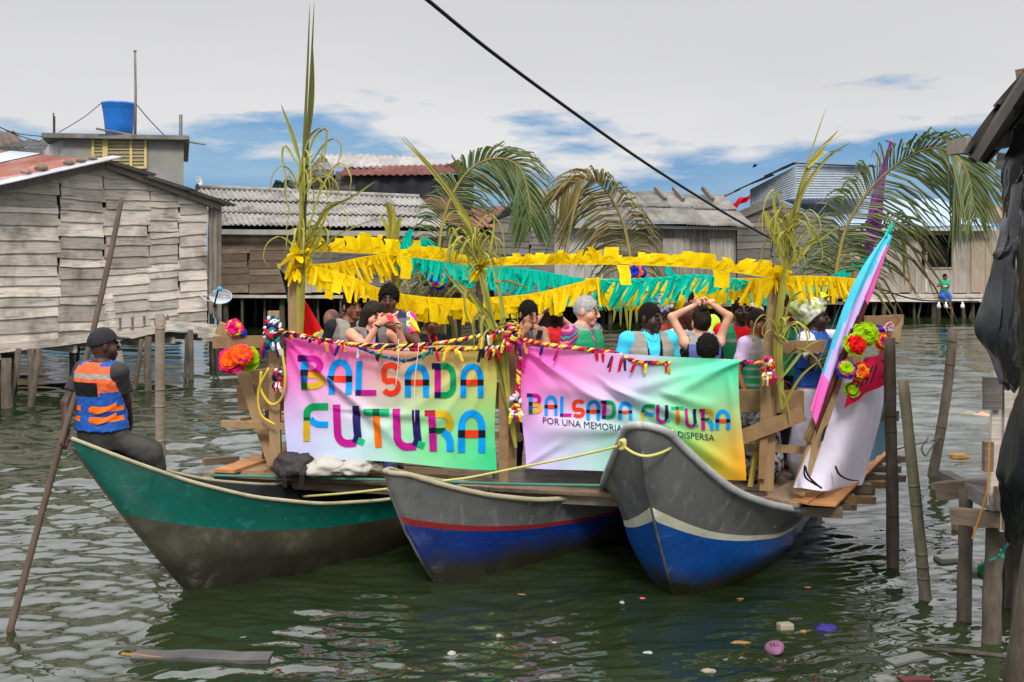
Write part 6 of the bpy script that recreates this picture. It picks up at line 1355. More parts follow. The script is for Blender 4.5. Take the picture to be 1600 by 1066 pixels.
# rolled flag on its pole
t = thing('rolled_flag', 'pink, lilac and sky blue flag wound along a leaning pole at the right', 'flag', P(1255, 690, 8.3))
q = MB(); q.tube([P(1262, 690, 8.35), P(1330, 520, 8.6), P(1392, 352, 8.9)], [.022, .02, .016], 8); obj('flag_pole', q, M_lumber, t, True)
fcols = [plain('flag pink', (250, 110, 195), .65, .15), plain('flag lilac', (205, 180, 240), .65, .15), plain('flag sky', (75, 195, 225), .65, .15), plain('flag maroon', (95, 45, 45), .7), plain('flag teal', (0, 150, 130), .6)]
q = MB(); nu, nv = 18, 46
L_c = [(1266, 640, 8.3), (1284, 580, 8.35), (1318, 480, 8.5), (1350, 415, 8.62), (1384, 365, 8.78)]; R_c = [(1276, 680, 8.4), (1306, 605, 8.4), (1338, 520, 8.56), (1370, 440, 8.68), (1394, 370, 8.86)]
Lp, Rp = bez([P(*c) for c in L_c], nv), bez([P(*c) for c in R_c], nv)
def ff(u, w):
    i = round(w*nv); p = Lp[i].lerp(Rp[i], u); return p+V((0, -.05*math.sin(u*math.pi)-.014*math.sin(u*16+w*7), .01*math.sin(u*9)))
q.grid(ff, nu, nv); o = obj('flag_cloth', q, fcols, t, True)
for k, pl in enumerate(o.data.polygons):
    u, w = (k % nu+.5)/nu, (k//nu+.5)/nv; s_ = u+.12*math.sin(w*6); pl.material_index = 3 if (s_ > .62 and w < .62) else (0 if (w < .25 or (s_ > .5 and w > .62 and w < .93)) else (1 if s_ > .3 else 2)) if w < .93 else 2
q = MB(); q.grid(lambda u, w: P(1282+36*u-12*w, 560-95*u+30*w, 8.33+.1*u-.04*math.sin(u*5)), 10, 6); o = obj('flag_corner', q, fcols[2], t, True)
q = MB(); q.tube(bez([P(1383, 372, 8.75), P(1389, 358, 8.86), P(1394, 350, 8.88), P(1390, 366, 8.82)], 8), .016, 6); obj('flag_tie', q, fcols[4], t, True)
t = thing('purple_flag', 'narrow purple flag on a thin pole standing behind the widest frond', 'flag', P(1350, 460, 11.6)); q = MB(); q.tube([P(1345, 460, 11.6), P(1393, 216, 11.6)], [.02, .014], 7); obj('flag_pole', q, m_rach, t, True)
q = MB(); nv = 30; Lp = bez([P(*c, 11.55) for c in ((1390, 220), (1376, 260), (1362, 310), (1352, 370), (1346, 410))], nv); Rp = bez([P(*c, 11.5) for c in ((1393, 222), (1388, 260), (1380, 310), (1376, 350), (1364, 395))], nv)
q.grid(lambda u, w: Lp[round(w*nv)].lerp(Rp[round(w*nv)], u)+V((0, -.03*math.sin(u*9+w*8), 0)), 10, nv); obj('flag_cloth', q, plain('flag purple', (150, 60, 170), .65, .2), t, True)
q = MB(); q.tube([P(1383, 219, 11.55), P(1399, 226, 11.55)], .012, 5); obj('cross_stick', q, plain('blue stick', (90, 110, 160)), t)
tc = [plain('flag black', (25, 25, 30), .7), plain('flag green', (0, 120, 75), .65, .1), plain('flag red', (235, 30, 35), .65, .1), plain('flag yellow', (245, 210, 30), .65, .1)]
t = thing('striped_flag', 'black, green, red and yellow flag hanging behind the left post', 'flag', P(440, 420, 10.3)); q = MB(); nu, nv = 14, 40
Lp = bez([P(*c, 10.3) for c in ((436, 418), (446, 450), (456, 490), (476, 540), (480, 560))], nv); Rp = bez([P(*c, 10.25) for c in ((440, 424), (462, 445), (482, 475), (506, 518), (530, 556))], nv)
q.grid(lambda u, w: Lp[round(w*nv)].lerp(Rp[round(w*nv)], u)+V((0, -.05*math.sin(u*7+w*3), 0)), nu, nv); o = obj('flag_cloth', q, tc, t, True)
for k, pl in enumerate(o.data.polygons): w = (k//nu+.5)/nv+.1*((k % nu)/nu-.5); pl.material_index = 0 if w < .27 else 1 if w < .5 else 2 if w < .78 else 3
q = MB(); q.tube([P(434, 412, 10.35), P(486, 566, 10.35)], .014, 6); obj('flag_pole', q, m_rach, t, True)
# ------------------------------------------------------------------ bundles lying on the front of the deck
def heap(px, py, Y, rx, ry, rz, m, label, seed, name='bag', cat='bag'):
    c = P(px, py, Y); q = MB(); o = V((seed*3.1, seed*1.7, 0))
    def fn(u, w):
        a = 2*math.pi*u; e = math.pi*(w-.5); n = V((math.cos(a)*math.cos(e), math.sin(a)*math.cos(e), math.sin(e))); k = 1+.3*mnoise.noise(n*1.8+o)+.16*abs(mnoise.noise(n*4.5+o))+.08*mnoise.noise(n*10+o); return c+V((n.x*rx*k, n.y*ry*k, max(-.6, n.z)*rz*k))
    q.grid(fn, 40, 24); return tag(obj(name, q, m, None, True), label, cat)
m_bp = mat('brown black nylon', (.05, .042, .042), (.03, .026, .027), .55, 4, bump=.01); m_sk = mat('cream sack cloth', (.5, .47, .42), (.4, .37, .32), .85, 5, bump=.012, bscale=10)
bp = heap(462, 728, 9.25, .2, .14, .12, m_bp, 'dark backpack slumped against the short left post', 3, 'backpack', 'backpack')
for k, (x0, x1) in enumerate(((440, 445), (474, 470))): q = MB(); q.ribbon([P(x0, 728, 9.1), P((x0+x1)/2, 742, 9.08), P(x1, 762, 9.12)], [.05, .05, .045], (1, 0, 0)); obj('strap', q, m_bp, bp)
heap(510, 731, 9.2, .2, .12, .09, m_sk, 'left of two cream cloth bundles on the front deck', 5, 'cloth_bundle', 'bundle'); heap(553, 731, 9.2, .16, .12, .08, m_sk, 'right of two cream cloth bundles on the front deck', 6, 'cloth_bundle', 'bundle'); heap(586, 731, 9.25, .09, .08, .045, mat('grey shoe', (.2, .17, .14)), 'worn greyish shoe beside the cream bundles', 7, 'shoe', 'shoe'); heap(607, 728, 9.3, .06, .06, .05, plain('violet bottle', (110, 110, 190), .3), 'small violet plastic bottle on the deck under the square banner', 8, 'bottle', 'bottle')
for k, (x, c, l) in enumerate(((870, RD, 'red'), (935, OR, 'orange'))): flower(x, 735, 9.3, .05, [c, c], l+' paper flower lying on the deck under the wide banner', 40+k, 2)
q = MB(); rr = random.Random(3)
for k in range(240):
    p = P(rr.uniform(845, 950), 739, 9.3+rr.uniform(-.05, .2)); q.ribbon([p, p+V((rr.uniform(-.08, .08), rr.uniform(-.05, .05), rr.uniform(.0, .06))), p+V((rr.uniform(-.14, .14), 0, rr.uniform(-.01, .03)))], [.01, .014, .004], (0, .3, 1))
o = obj('leaf_litter', q, m_lf); o['kind'] = 'stuff'; o['label'] = 'straw coloured leaf scraps on the deck under the wide banner'
# ------------------------------------------------------------------ figures: each body one surface grown from a distance field
class Field:
    def __init__(s, lo, hi, h):
        s.h = h; s.lo = np.array(lo, float); n = np.ceil((np.array(hi)-s.lo)/h).astype(int)+1
        s.ax = [s.lo[i]+h*np.arange(n[i]) for i in range(3)]; s.F = np.full(n, .5)
    def _sl(s, lo, hi):
        sl = []
        for i in range(3):
            a = max(0, int((lo[i]-s.lo[i])/s.h)-1); b = min(len(s.ax[i]), int((hi[i]-s.lo[i])/s.h)+3)
            if b-a < 1: return None
            sl.append(slice(a, b))
        return tuple(sl)
    def put(s, prim, k=.02, op='u'):
        lo, hi, fn = prim; pad = k*1.6+s.h*4
        sl = s._sl(np.array(lo)-pad, np.array(hi)+pad)
        if sl is None: return s
        X, Y, Z = s.ax[0][sl[0]][:, None, None], s.ax[1][sl[1]][None, :, None], s.ax[2][sl[2]][None, None, :]
        d = np.broadcast_to(fn(X, Y, Z), s.F[sl].shape); a = s.F[sl]
        if op == 'u':
            if k <= 0: s.F[sl] = np.minimum(a, d)
            else: hh = np.clip(.5+.5*(d-a)/k, 0, 1); s.F[sl] = d*(1-hh)+a*hh-k*hh*(1-hh)
        else:
            if k <= 0: s.F[sl] = np.maximum(a, -d)
            else: hh = np.clip(.5-.5*(a+d)/k, 0, 1); s.F[sl] = a*(1-hh)-d*hh+k*hh*(1-hh)
        return s
    def cut(s, fn):
        "keep where fn < 0"
        s.F = np.maximum(s.F, fn(s.ax[0][:, None, None], s.ax[1][None, :, None], s.ax[2][None, None, :])); return s
    def bump(s, amp, fr, seed=0):
        X, Y, Z = s.ax[0][:, None, None], s.ax[1][None, :, None], s.ax[2][None, None, :]
        s.F = s.F+amp*(np.sin(X*fr+seed+2*np.sin(Y*fr*.6+Z*fr*.3))*np.sin(Y*fr*1.1+seed*2+1.5*np.sin(Z*fr*.7))*np.sin(Z*fr*.9+seed*3+X*fr*.3)); return s
    def mesh(s):
        F = s.F.copy(); F[0], F[-1] = .5, .5; F[:, 0], F[:, -1] = .5, .5; F[:, :, 0], F[:, :, -1] = .5, .5
        ins = F < 0; n = np.array(F.shape)-1
        cs = [(i, j, k) for i in (0, 1) for j in (0, 1) for k in (0, 1)]
        g = lambda A, c: A[c[0]:c[0]+n[0], c[1]:c[1]+n[1], c[2]:c[2]+n[2]]
        cnt = sum(g(ins, c).astype(np.int8) for c in cs); act = (cnt > 0) & (cnt < 8); I = np.argwhere(act)
        if not len(I): return np.zeros((0, 3)), np.zeros((0, 4), int)
        acc = np.zeros((len(I), 3)); num = np.zeros(len(I))
        for a in range(8):
            for b in range(a+1, 8):
                ca, cb = np.array(cs[a]), np.array(cs[b])
                if np.abs(ca-cb).sum() != 1: continue
                fa, fb = F[tuple((I+ca).T)], F[tuple((I+cb).T)]; m = (fa < 0) != (fb < 0)
                t = np.where(m, fa/np.where(m, fa-fb, 1), 0); acc += np.where(m[:, None], ca+(cb-ca)*t[:, None], 0); num += m
        v = s.lo+s.h*(I+acc/num[:, None]); idx = -np.ones(n, int); idx[tuple(I.T)] = np.arange(len(I)); fs = []
        for ax in range(3):
            a2, a3 = (ax+1) % 3, (ax+2) % 3; sl0 = [slice(None)]*3; sl1 = [slice(None)]*3; sl0[ax] = slice(0, -1); sl1[ax] = slice(1, None)
            ch = np.argwhere(ins[tuple(sl0)] != ins[tuple(sl1)]); ch = ch[(ch[:, a2] > 0) & (ch[:, a3] > 0) & (ch[:, a2] < n[a2]) & (ch[:, a3] < n[a3])]
            if not len(ch): continue
            q = []
            for (d2, d3) in ((-1, -1), (0, -1), (0, 0), (-1, 0)): c = ch.copy(); c[:, a2] += d2; c[:, a3] += d3; q.append(idx[tuple(c.T)])
            q = np.stack(q, 1); fl = ins[tuple(ch.T)]; q[~fl] = q[~fl][:, ::-1]; fs.append(q[(q >= 0).all(1)])
        return v, np.concatenate(fs)
def A3(p): return np.array(p, float)
def p_cone(a, b, ra, rb):
    a, b = A3(a), A3(b); ba = b-a; L2 = max(1e-9, ba @ ba); r = max(ra, rb)
    def fn(X, Y, Z):
        t = np.clip(((X-a[0])*ba[0]+(Y-a[1])*ba[1]+(Z-a[2])*ba[2])/L2, 0, 1)
        return np.sqrt((X-a[0]-t*ba[0])**2+(Y-a[1]-t*ba[1])**2+(Z-a[2]-t*ba[2])**2)-(ra+(rb-ra)*t)
    return np.minimum(a, b)-r, np.maximum(a, b)+r, fn
def p_ell(c, r, rot=None):
    c, r = A3(c), A3(r); M = np.array(rot) if rot is not None else np.eye(3); R_ = r.max()
    def fn(X, Y, Z):
        x, y, z = X-c[0], Y-c[1], Z-c[2]; u = M[0, 0]*x+M[1, 0]*y+M[2, 0]*z; v = M[0, 1]*x+M[1, 1]*y+M[2, 1]*z; w = M[0, 2]*x+M[1, 2]*y+M[2, 2]*z
        k0 = np.sqrt((u/r[0])**2+(v/r[1])**2+(w/r[2])**2); k1 = np.sqrt((u/r[0]**2)**2+(v/r[1]**2)**2+(w/r[2]**2)**2)+1e-9
        return k0*(k0-1)/k1
    return c-R_, c+R_, fn
def p_prof(rows, inf=0.0, z0=None, z1=None, lean=None):
    "torso: rows of (z, half width, half depth, y centre)"
    zs = [r[0] for r in rows]; a, b = (zs[0] if z0 is None else z0), (zs[-1] if z1 is None else z1); W = max(r[1] for r in rows)+inf
    def fn(X, Y, Z):
        zz = np.clip(Z, zs[0], zs[-1]); w = np.interp(zz, zs, [r[1] for r in rows])+inf; d = np.interp(zz, zs, [r[2] for r in rows])+inf; cy = np.interp(zz, zs, [r[3] for r in rows])
        q = ((np.abs(X)/w)**2.5+(np.abs(Y-cy)/d)**2.5)**(1/2.5); return np.maximum((q-1)*np.minimum(w, d), np.maximum(a-Z, Z-b))
    return (-W, -.3, a), (W, .3, b), fn
def np_obj(name, parts, mats, parent, pick=None):
    vs_, fs = [], []; o = 0
    for v, f in parts: vs_.append(v); fs.append(f+o); o += len(v)
    v, f = np.concatenate(vs_), np.concatenate(fs); me = bpy.data.meshes.new(name)
    me.vertices.add(len(v)); me.vertices.foreach_set('co', v.ravel()); me.loops.add(f.size); me.loops.foreach_set('vertex_index', f.ravel().astype(np.int32))
    me.polygons.add(len(f)); me.polygons.foreach_set('loop_start', np.arange(0, f.size, 4, dtype=np.int32)); me.update(calc_edges=True)
    me.polygons.foreach_set('use_smooth', [True]*len(f)); mats = mats if isinstance(mats, list) else [mats]
    for m in mats: me.materials.append(m)
    if pick is not None and len(mats) > 1: me.polygons.foreach_set('material_index', pick(v[f].mean(1)).astype(np.int32))
    o = bpy.data.objects.new(name, me); COL.objects.link(o); o.parent = parent; return o
def skin(rgb): return mat('skin %d %d %d' % rgb, srgb(*rgb), tuple(x*.8 for x in srgb(*rgb)), .48, 14, (1, 1, 1), .0008, 60, spec=.3)
def ik(a, t, l1, l2, hint):
    a, t, hint = A3(a), A3(t), A3(hint); d = t-a; L = np.linalg.norm(d); u = d/L
    if L > (l1+l2)*.995: t = a+u*(l1+l2)*.995; L = (l1+l2)*.995
    x = (l1*l1-l2*l2+L*L)/(2*L); y = math.sqrt(max(0, l1*l1-x*x)); h = hint-u*(hint @ u); h = h/(np.linalg.norm(h)+1e-9); return a+u*x+h*y, t
def hand_parts(w, d, nrm, curl=.5, side=1, s=1.0, thumb=.9):
    "one hand with palm, four fingers and thumb; d points along the fingers, nrm out of the palm"
    w, d, nrm = A3(w), A3(d), A3(nrm); d = d/np.linalg.norm(d); nrm = nrm-d*(nrm @ d); nrm /= np.linalg.norm(nrm)+1e-9; ac = np.cross(d, nrm)*side
    g = Field(w-.2*s, w+.2*s, .0042)
    M = np.stack([ac, nrm, d], 1); g.put(p_cone(w-d*.04*s, w+d*.01*s, .026*s, .024*s), .01); g.put(p_ell(w+d*.045*s, A3((.04, .017, .052))*s, M), .012)
    for i, (o, L) in enumerate(((.030, .068), (.0105, .078), (-.009, .073), (-.028, .056))):
        b = w+d*.08*s+ac*o*s*.95; c1 = curl*(.9+.1*i); d1 = d*math.cos(c1)+nrm*math.sin(c1)+ac*o*.6; d1 /= np.linalg.norm(d1); d2 = d*math.cos(2.0*c1)+nrm*math.sin(2.0*c1); d3 = d*math.cos(2.8*c1)+nrm*math.sin(2.8*c1)
        k = b+d1*L*.48*s; m = k+d2*L*.33*s; e = m+d3*L*.24*s
        g.put(p_cone(b-d*.02*s, k, .0095*s, .0085*s), .004); g.put(p_cone(k, m, .0085*s, .0078*s), .002); g.put(p_cone(m, e, .0078*s, .0065*s), .002)
    tb = w+d*.02*s+ac*.032*s; t1 = d*.6+ac*.75+nrm*.35*thumb; t1 /= np.linalg.norm(t1); t2 = d*.85+ac*.25+nrm*.6*thumb; t2 /= np.linalg.norm(t2)
    g.put(p_cone(tb, tb+t1*.042*s, .0135*s, .0105*s), .008); g.put(p_cone(tb+t1*.042*s, tb+t1*.042*s+t2*.034*s, .0103*s, .0075*s), .003)
    return g.mesh()
def rotm(yaw=0, pitch=0, roll=0):
    "yaw turns the face to +x, pitch nods it down, roll tips it to +x"
    return np.array(Matrix.Rotation(R(yaw), 3, 'Z') @ Matrix.Rotation(R(pitch), 3, 'X') @ Matrix.Rotation(R(roll), 3, 'Y'))
M_HAIR = mat('black hair', (.008, .007, .006), (.014, .012, .01), .95, 40, (1, 1, 1), .006, 120, spec=.08)
M_HBR = mat('dark brown hair', (.02, .012, .008), (.01, .007, .006), .7, 30, (1, 1, .2), .004, 80, spec=.2)
M_GRAYH = mat('grey hair', (.42, .41, .4), (.28, .27, .27), .9, 30, (1, 1, .3), .006, 90, spec=.1)
M_REDB = mat('reddish braids', (.11, .035, .022), (.05, .018, .014), .6, 40, (1, 1, .2), .004, 60)
M_EYEW = mat('eye white', (.2, .17, .155), None, .4); M_EYED = mat('iris', (.012, .008, .006), None, .15)
M_KHAKI = mat('khaki vest', (.29, .27, .225), (.23, .21, .175), .75, 6, bump=.003, bscale=14); M_GREENV = mat('green vest', (.02, .3, .12), (.015, .22, .09), .6, 5, bump=.004, bscale=12); M_BLACKT = plain('black webbing', (24, 24, 26), .7); M_GREYREF = plain('grey reflective band', (150, 148, 140), .45); M_TAUPE = mat('taupe vest', (.2, .175, .165), (.155, .135, .13), .75, 6, bump=.003, bscale=14)
M_BLUEV = mat('blue vest', (.018, .09, .36), (.014, .07, .28), .55, 5, bump=.006, bscale=12); M_ORV = mat('orange vest', (.68, .12, .035), (.55, .09, .03), .6, 5, bump=.004, bscale=12); M_WEB = plain('orange webbing', (250, 112, 20), .6); M_PERI = mat('periwinkle vest', (.12, .15, .4), (.1, .125, .33), .65, 5, bump=.003)
TORSO = [(.80, .150, .105, .01), (.90, .172, .118, .012), (1.05, .150, .105, .005), (1.18, .160, .112, .0), (1.30, .178, .115, .008), (1.38, .170, .095, .015), (1.43, .115, .072, .018), (1.475, .058, .056, .012)]
DYP = [0.0]
def person(label, top, Y, yaw=0, tone=(92, 62, 48), head=(0, 0, 0), hair='short', hair_m=None, shirt=None, sleeves='short', vest=None, vest2=None, pants=None, hands=None, hs=1.0, build=1.0, group='people aboard the raft', feet=None, vest_fn=None, shirt_fn=None, seated=None, extra=None, fine=(), Hh=None, curl=.35, hnrm=None, hdir=None, vest_inf=.04, hints=None, skirt=None, slit=.022):
    """top: photo pixel of the crown; local frame: x to the person's left-of-picture... +x picture right when yaw is 0, facing -y, z up from the feet"""
    if group and DYP[0]: hs *= (Y+DYP[0])/Y; Y += DYP[0]
    tp = P(top[0], top[1], Y); rz = R(yaw)
    fz = DZ if feet is None else feet; Ht = tp.z-fz; S = Ht/1.70 if Hh is None else Hh/1.70
    if seated is not None: fz = tp.z-1.70*S
    tone = tuple(min(255, int(c*1.1)) for c in tone)
    t = thing('person', label, 'person', (tp.x, tp.y, fz), group, rz)
    Ry = Matrix.Rotation(-rz, 3, 'Z'); loc = V((tp.x, tp.y, fz))
    def local(p): return np.array(Ry @ (V(p)-loc))
    bw = build
    rows = [(z*S, w*S*bw, d*S*bw, y*S) for z, w, d, y in TORSO]
    HR = rotm(*head); piv = A3((0, .012*S, 1.475*S)); hs_ = hs
    def H(p): return piv+HR @ (A3(p)*hs_+A3((0, -.015, .107))*hs_)
    hc = H((0, 0, 0)); el = lambda c, r: p_ell(H(c), A3(r)*hs_, HR)
    # ---- limbs
    L1, L2 = .285*S, .255*S; joints = {}
    for sd, nm in ((-1, 'L'), (1, 'R')):
        sh = A3((sd*.178*S*bw, .015*S, 1.385*S)); tgt = None if not hands else hands.get(nm)
        if tgt is None: tgt = sh+A3((sd*.06, -.06, -.50))*S
        else: tgt = local(tgt) if len(tgt) == 3 and not isinstance(tgt, np.ndarray) else tgt
        hint = A3((sd*.6, .8, -.3)) if not hints or nm not in hints else A3(hints[nm]); e, w = ik(sh, tgt, L1, L2, hint); joints[nm] = (sh, e, w)
    seat_z = seated
    legs = {}
    for sd, nm in ((-1, 'L'), (1, 'R')):
        hip = A3((sd*.088*S, .01*S, .88*S))
        if seated is None: kn, an = A3((sd*.095*S, -.01*S, .47*S)), A3((sd*.1*S, .02*S, .075*S))
        else: kn, an = (local(q) for q in seated[nm])
        legs[nm] = (hip, kn, an)
    allp = [hc]+[p for j in joints.values() for p in j]+[p for j in legs.values() for p in j]
    lo = np.min(allp, 0)-.22*S; hi = np.max(allp, 0)+.22*S
    # ---- body
    g = Field(lo, hi, .0105)
    g.put(p_prof(rows), .03)
    g.put(p_cone(piv-A3((0, -.01, .05))*S, hc-A3((0, 0, .03)), .056*S, .05*hs_), .03)
    for nm, (sh, e, w) in joints.items():
        g.put(p_ell(sh, A3((.062, .06, .06))*S*bw), .04); g.put(p_cone(sh, e, .05*S*bw, .04*S*bw), .03); g.put(p_cone(e, w, .041*S*bw, .026*S), .02)
    for nm, (hip, kn, an) in legs.items():
        g.put(p_cone(hip, kn, .085*S*bw, .054*S), .04); g.put(p_cone(kn, an, .056*S, .036*S), .03); ft = A3((an[0]-hip[0]*0, an[1]-.14*S, an[2]-.045*S)); g.put(p_cone(an-A3((0, -.02, .03))*S, ft, .04*S, .03*S), .03)
    parts = [g.mesh()]
    for nm, (sh, e, w) in joints.items():
        d = (w-e)/np.linalg.norm(w-e); sd = 1 if nm == 'R' else -1
        dd = local_dir(Ry, hdir[nm]) if hdir and nm in hdir else d; nn = local_dir(Ry, hnrm[nm]) if hnrm and nm in hnrm else A3((-sd, 0, 0))*.8+A3((0, .3, 0))
        cu = curl[nm] if isinstance(curl, dict) else curl
        parts.append(hand_parts(w, dd, nn, cu, -sd, S if S > .8 else S*1.05))
    # ---- head
    f = Field(hc-.19*hs_, hc+.19*hs_, .0046)
    f.put(el((0, .012, .01), (.074, .096, .105)), .0); f.put(el((0, -.03, -.055), (.057, .062, .062)), .035); f.put(el((0, -.07, -.098), (.026, .024, .022)), .03)
    for x in (-1, 1):
        f.put(el((x*.046, -.055, -.035), (.028, .03, .03)), .03); f.put(el((x*.079, .01, -.012), (.011, .02, .033)), .008); f.put(el((x*.034, -.105, .006), (.021, .022, .013)), .014, 's')
        f.put(el((x*.031, -.084, .0), (.017, .012, .009)), .006); f.put(el((x*.033, -.088, .026), (.024, .011, .009)), .012); f.put(el((x*.012, -.106, -.036), (.010, .011, .009)), .008)
    f.put(p_cone(H((0, -.09, .012)), H((0, -.115, -.03)), .010*hs_, .014*hs_), .012); f.put(el((0, -.094, -.062), (.026, .011, .0075)), .006); f.put(el((0, -.092, -.076), (.022, .011, .0085)), .006)
    f.put(p_cone(hc-A3((0, -.02, .05))*hs_, piv-A3((0, 0, .06))*S, .052*hs_, .055*S), .025)
    parts.append(f.mesh())
    HI = np.linalg.inv(HR)
    def headpos(c): return ((c-hc) @ HI.T)/hs_
    def pick(c):
        q = headpos(c); r = np.zeros(len(c), int)
        lip = (np.abs(q[:, 0]) < .021) & (q[:, 1] < -.088) & (q[:, 2] > -.084) & (q[:, 2] < -.058); r[lip] = 1
        br = (np.abs(np.abs(q[:, 0])-.034) < .021) & (q[:, 1] < -.06) & (np.abs(q[:, 2]-.033+.2*np.abs(np.abs(q[:, 0])-.034)) < .0055); r[br] = 2
        return r
    lipc = tuple(int(x) for x in (tone[0]*.86, tone[1]*.74, tone[2]*.76))
    np_obj('body', parts, [skin(tone), mat('lip %d %d %d' % lipc, srgb(*lipc), None, .4), M_HAIR], t, pick)
    for x in (-1, 1):
        q = MB(); ew = A3((.0125, .0055, .0052))*hs_; ec = (x*.0315, -.0918, .003)
        q.grid(lambda u, w: V(H(ec)+HR @ (ew*A3((math.cos(6.2832*u)*math.cos(math.pi*(w-.5)), math.sin(6.2832*u)*math.cos(math.pi*(w-.5)), math.sin(math.pi*(w-.5)))))), 12, 8)
        iw = A3((.0052, .003, .005))*hs_; ic = (x*.0315+.001, -.0958, .003); n_ = len(q.f)
        q.grid(lambda u, w: V(H(ic)+HR @ (iw*A3((math.cos(6.2832*u)*math.cos(math.pi*(w-.5)), math.sin(6.2832*u)*math.cos(math.pi*(w-.5)), math.sin(math.pi*(w-.5)))))), 10, 6); q.m[n_:] = [1]*(len(q.f)-n_)
        obj('eye', q, [M_EYEW, M_EYED], t, True, world=False)
    # ---- hair and headgear
    hm = hair_m or M_HAIR
    if hair and hair != 'bald':
        hb = Field(hc-A3((.3, .3, .5))*hs_, hc+A3((.3, .3, .32))*hs_, .0062)
        lowh = hair in ('bun', 'tied', 'long', 'braids'); nrm = HR @ A3((0, .3, .95) if hair == 'cap' else (0, .78, .62)); o = H((0, -.03, .03) if hair == 'cap' else (0, -.035, .052))
        half = lambda X, Y, Z: -((X-o[0])*nrm[0]+(Y-o[1])*nrm[1]+(Z-o[2])*nrm[2])
        inf = dict(short=.008, afro=.036, long=.016, bun=.011, braids=.018, tied=.011, wrap=.03, cap=.018, curly=.024, scarf=.026)[hair]
        hb.put(el((0, .014, .014), (.074+inf, .096+inf, .105+inf)), 0)
        if hair == 'afro': hb.put(el((0, .02, .05), (.115, .115, .09)), .03)
        if hair in ('cap', 'wrap', 'scarf'): hb.cut(half)
        else:                                          # hairline curves round the face and ends at the nape
            hb.put(el((0, -.088, -.03), (.067+inf*.35, .084, .085)), .006, 's'); zx = HR @ A3((0, .18, 1)); on = H((0, .03, -.045 if not lowh else -.075)); hb.cut(lambda X, Y, Z: -((X-on[0])*zx[0]+(Y-on[1])*zx[1]+(Z-on[2])*zx[2]))
        if hair in ('long', 'braids'):
            for x in (-.075, -.045, 0, .045, .075): hb.put(p_cone(H((x, .055-abs(x)*.5, .02)), H((x*1.15, .06-abs(x)*.35, -.2)), .045*hs_, .028*hs_), .03)
            for x in (-1, 1): hb.put(p_cone(H((x*.072, -.02, .05)), H((x*.085, .0, -.13)), .024*hs_, .02*hs_), .03)
        if hair == 'bun': hb.put(el((0, .07, .1), (.05, .05, .045)), .02)
        if hair == 'tied': hb.put(el((0, .115, .0), (.035, .035, .04)), .03)
        if hair == 'wrap':
            hb.put(el((0, .05, .07), (.115, .13, .1)), .03); hb.put(el((0, .13, .06), (.09, .09, .08)), .03); hb.put(el((.03, -.05, .12), (.035, .045, .035)), .015); hb.put(el((-.03, -.05, .12), (.035, .04, .03)), .015)
        if hair == 'scarf': hb.put(el((0, .09, .07), (.085, .08, .07)), .03)
        if hair == 'cap': hb.put(p_ell(H((0, -.115, .052)), A3((.07, .08, .011))*hs_, HR), .008)
        if hair in ('afro', 'curly'): hb.bump(.011, 110, 1.3); hb.bump(.006, 230, 2.1)
        elif hair in ('braids',): hb.bump(.006, 160, .7)
        elif hair in ('wrap', 'scarf'): hb.bump(.010, 48, .4)
        elif hair != 'cap': hb.bump(.0035, 170, .2); hb.bump(.003, 90, 1.2)
        nm = {'cap': 'cap', 'wrap': 'head_wrap', 'scarf': 'head_scarf'}.get(hair, 'hair')
        np_obj(nm, [hb.mesh()], hm, t)
    # ---- clothes
    neck = p_ell((0, -.035*S, 1.487*S), A3((.075, .085, .06))*S)
    if shirt is not None:
        c = Field(lo, hi, .0105); c.put(p_prof(rows, .014*S, .84*S if pants is not None or seated else .80*S, 1.462*S), .03)
        for nm, (sh, e, w) in joints.items():
            if sleeves != 'none': c.put(p_ell(sh, A3((.075, .072, .07))*S*bw), .04)
            if sleeves == 'short': c.put(p_cone(sh, sh+(e-sh)*.62, .066*S*bw, .066*S*bw), .03)
            elif sleeves == 'long': c.put(p_cone(sh, e, .064*S*bw, .056*S*bw), .03); c.put(p_cone(e, w-(w-e)*.12, .056*S*bw, .042*S), .025)
        for nm, (sh, e, w) in joints.items():
            if sleeves == 'short':
                d = (e-sh)/np.linalg.norm(e-sh); q0 = sh+(e-sh)*.68; c.put((q0-.1*S, q0+.1*S, lambda X, Y, Z, q0=q0, d=d: np.maximum(np.maximum(-((X-q0[0])*d[0]+(Y-q0[1])*d[1]+(Z-q0[2])*d[2]), np.sqrt((X-q0[0])**2+(Y-q0[1])**2+(Z-q0[2])**2)-.098*S), -.2)), 0, 's')
        c.put(neck, .012, 's'); c.bump(.0035, 34, .9); c.bump(.002, 75, .3)
        np_obj('shirt', [c.mesh()], shirt, t, (lambda q: shirt_fn(q/S, joints)) if shirt_fn else None)
    if vest is not None:
        c = Field(lo, hi, .0075 if group is None else .0105); c.put(p_prof(rows, vest_inf*S, .93*S, 1.455*S), .0)
        for nm, (sh, e, w) in joints.items():
            sd = 1 if nm == 'R' else -1
            c.put(p_ell(sh-A3((sd*.055, 0, -.035))*S*bw, A3((.062, .078, .038))*S), .03)
            c.put(p_cone(sh+A3((sd*.012, 0, -.02))*S, sh+(e-sh)*.9+A3((sd*.03, 0, 0))*S, .085*S*bw, .085*S*bw), .015, 's')
        c.put(p_ell((0, -.03*S, 1.49*S), A3((.078, .1, .085))*S), .015, 's')
        if slit: c.put(((-slit*S, -.4, .8*S), (slit*S, -.02, 1.5*S), lambda X, Y, Z: np.maximum(np.abs(X+.0*Z)-slit*S*(.35+np.clip((Z/S-1.05)*3.2, 0, 3)), Y+.02)), 0, 's')
        c.bump(.003, 42, .5)
        if group is None: c.bump(.004, 75, 1.7)
        def dv(q): return (vest_fn(q/S) if vest_fn else np.zeros(len(q)))
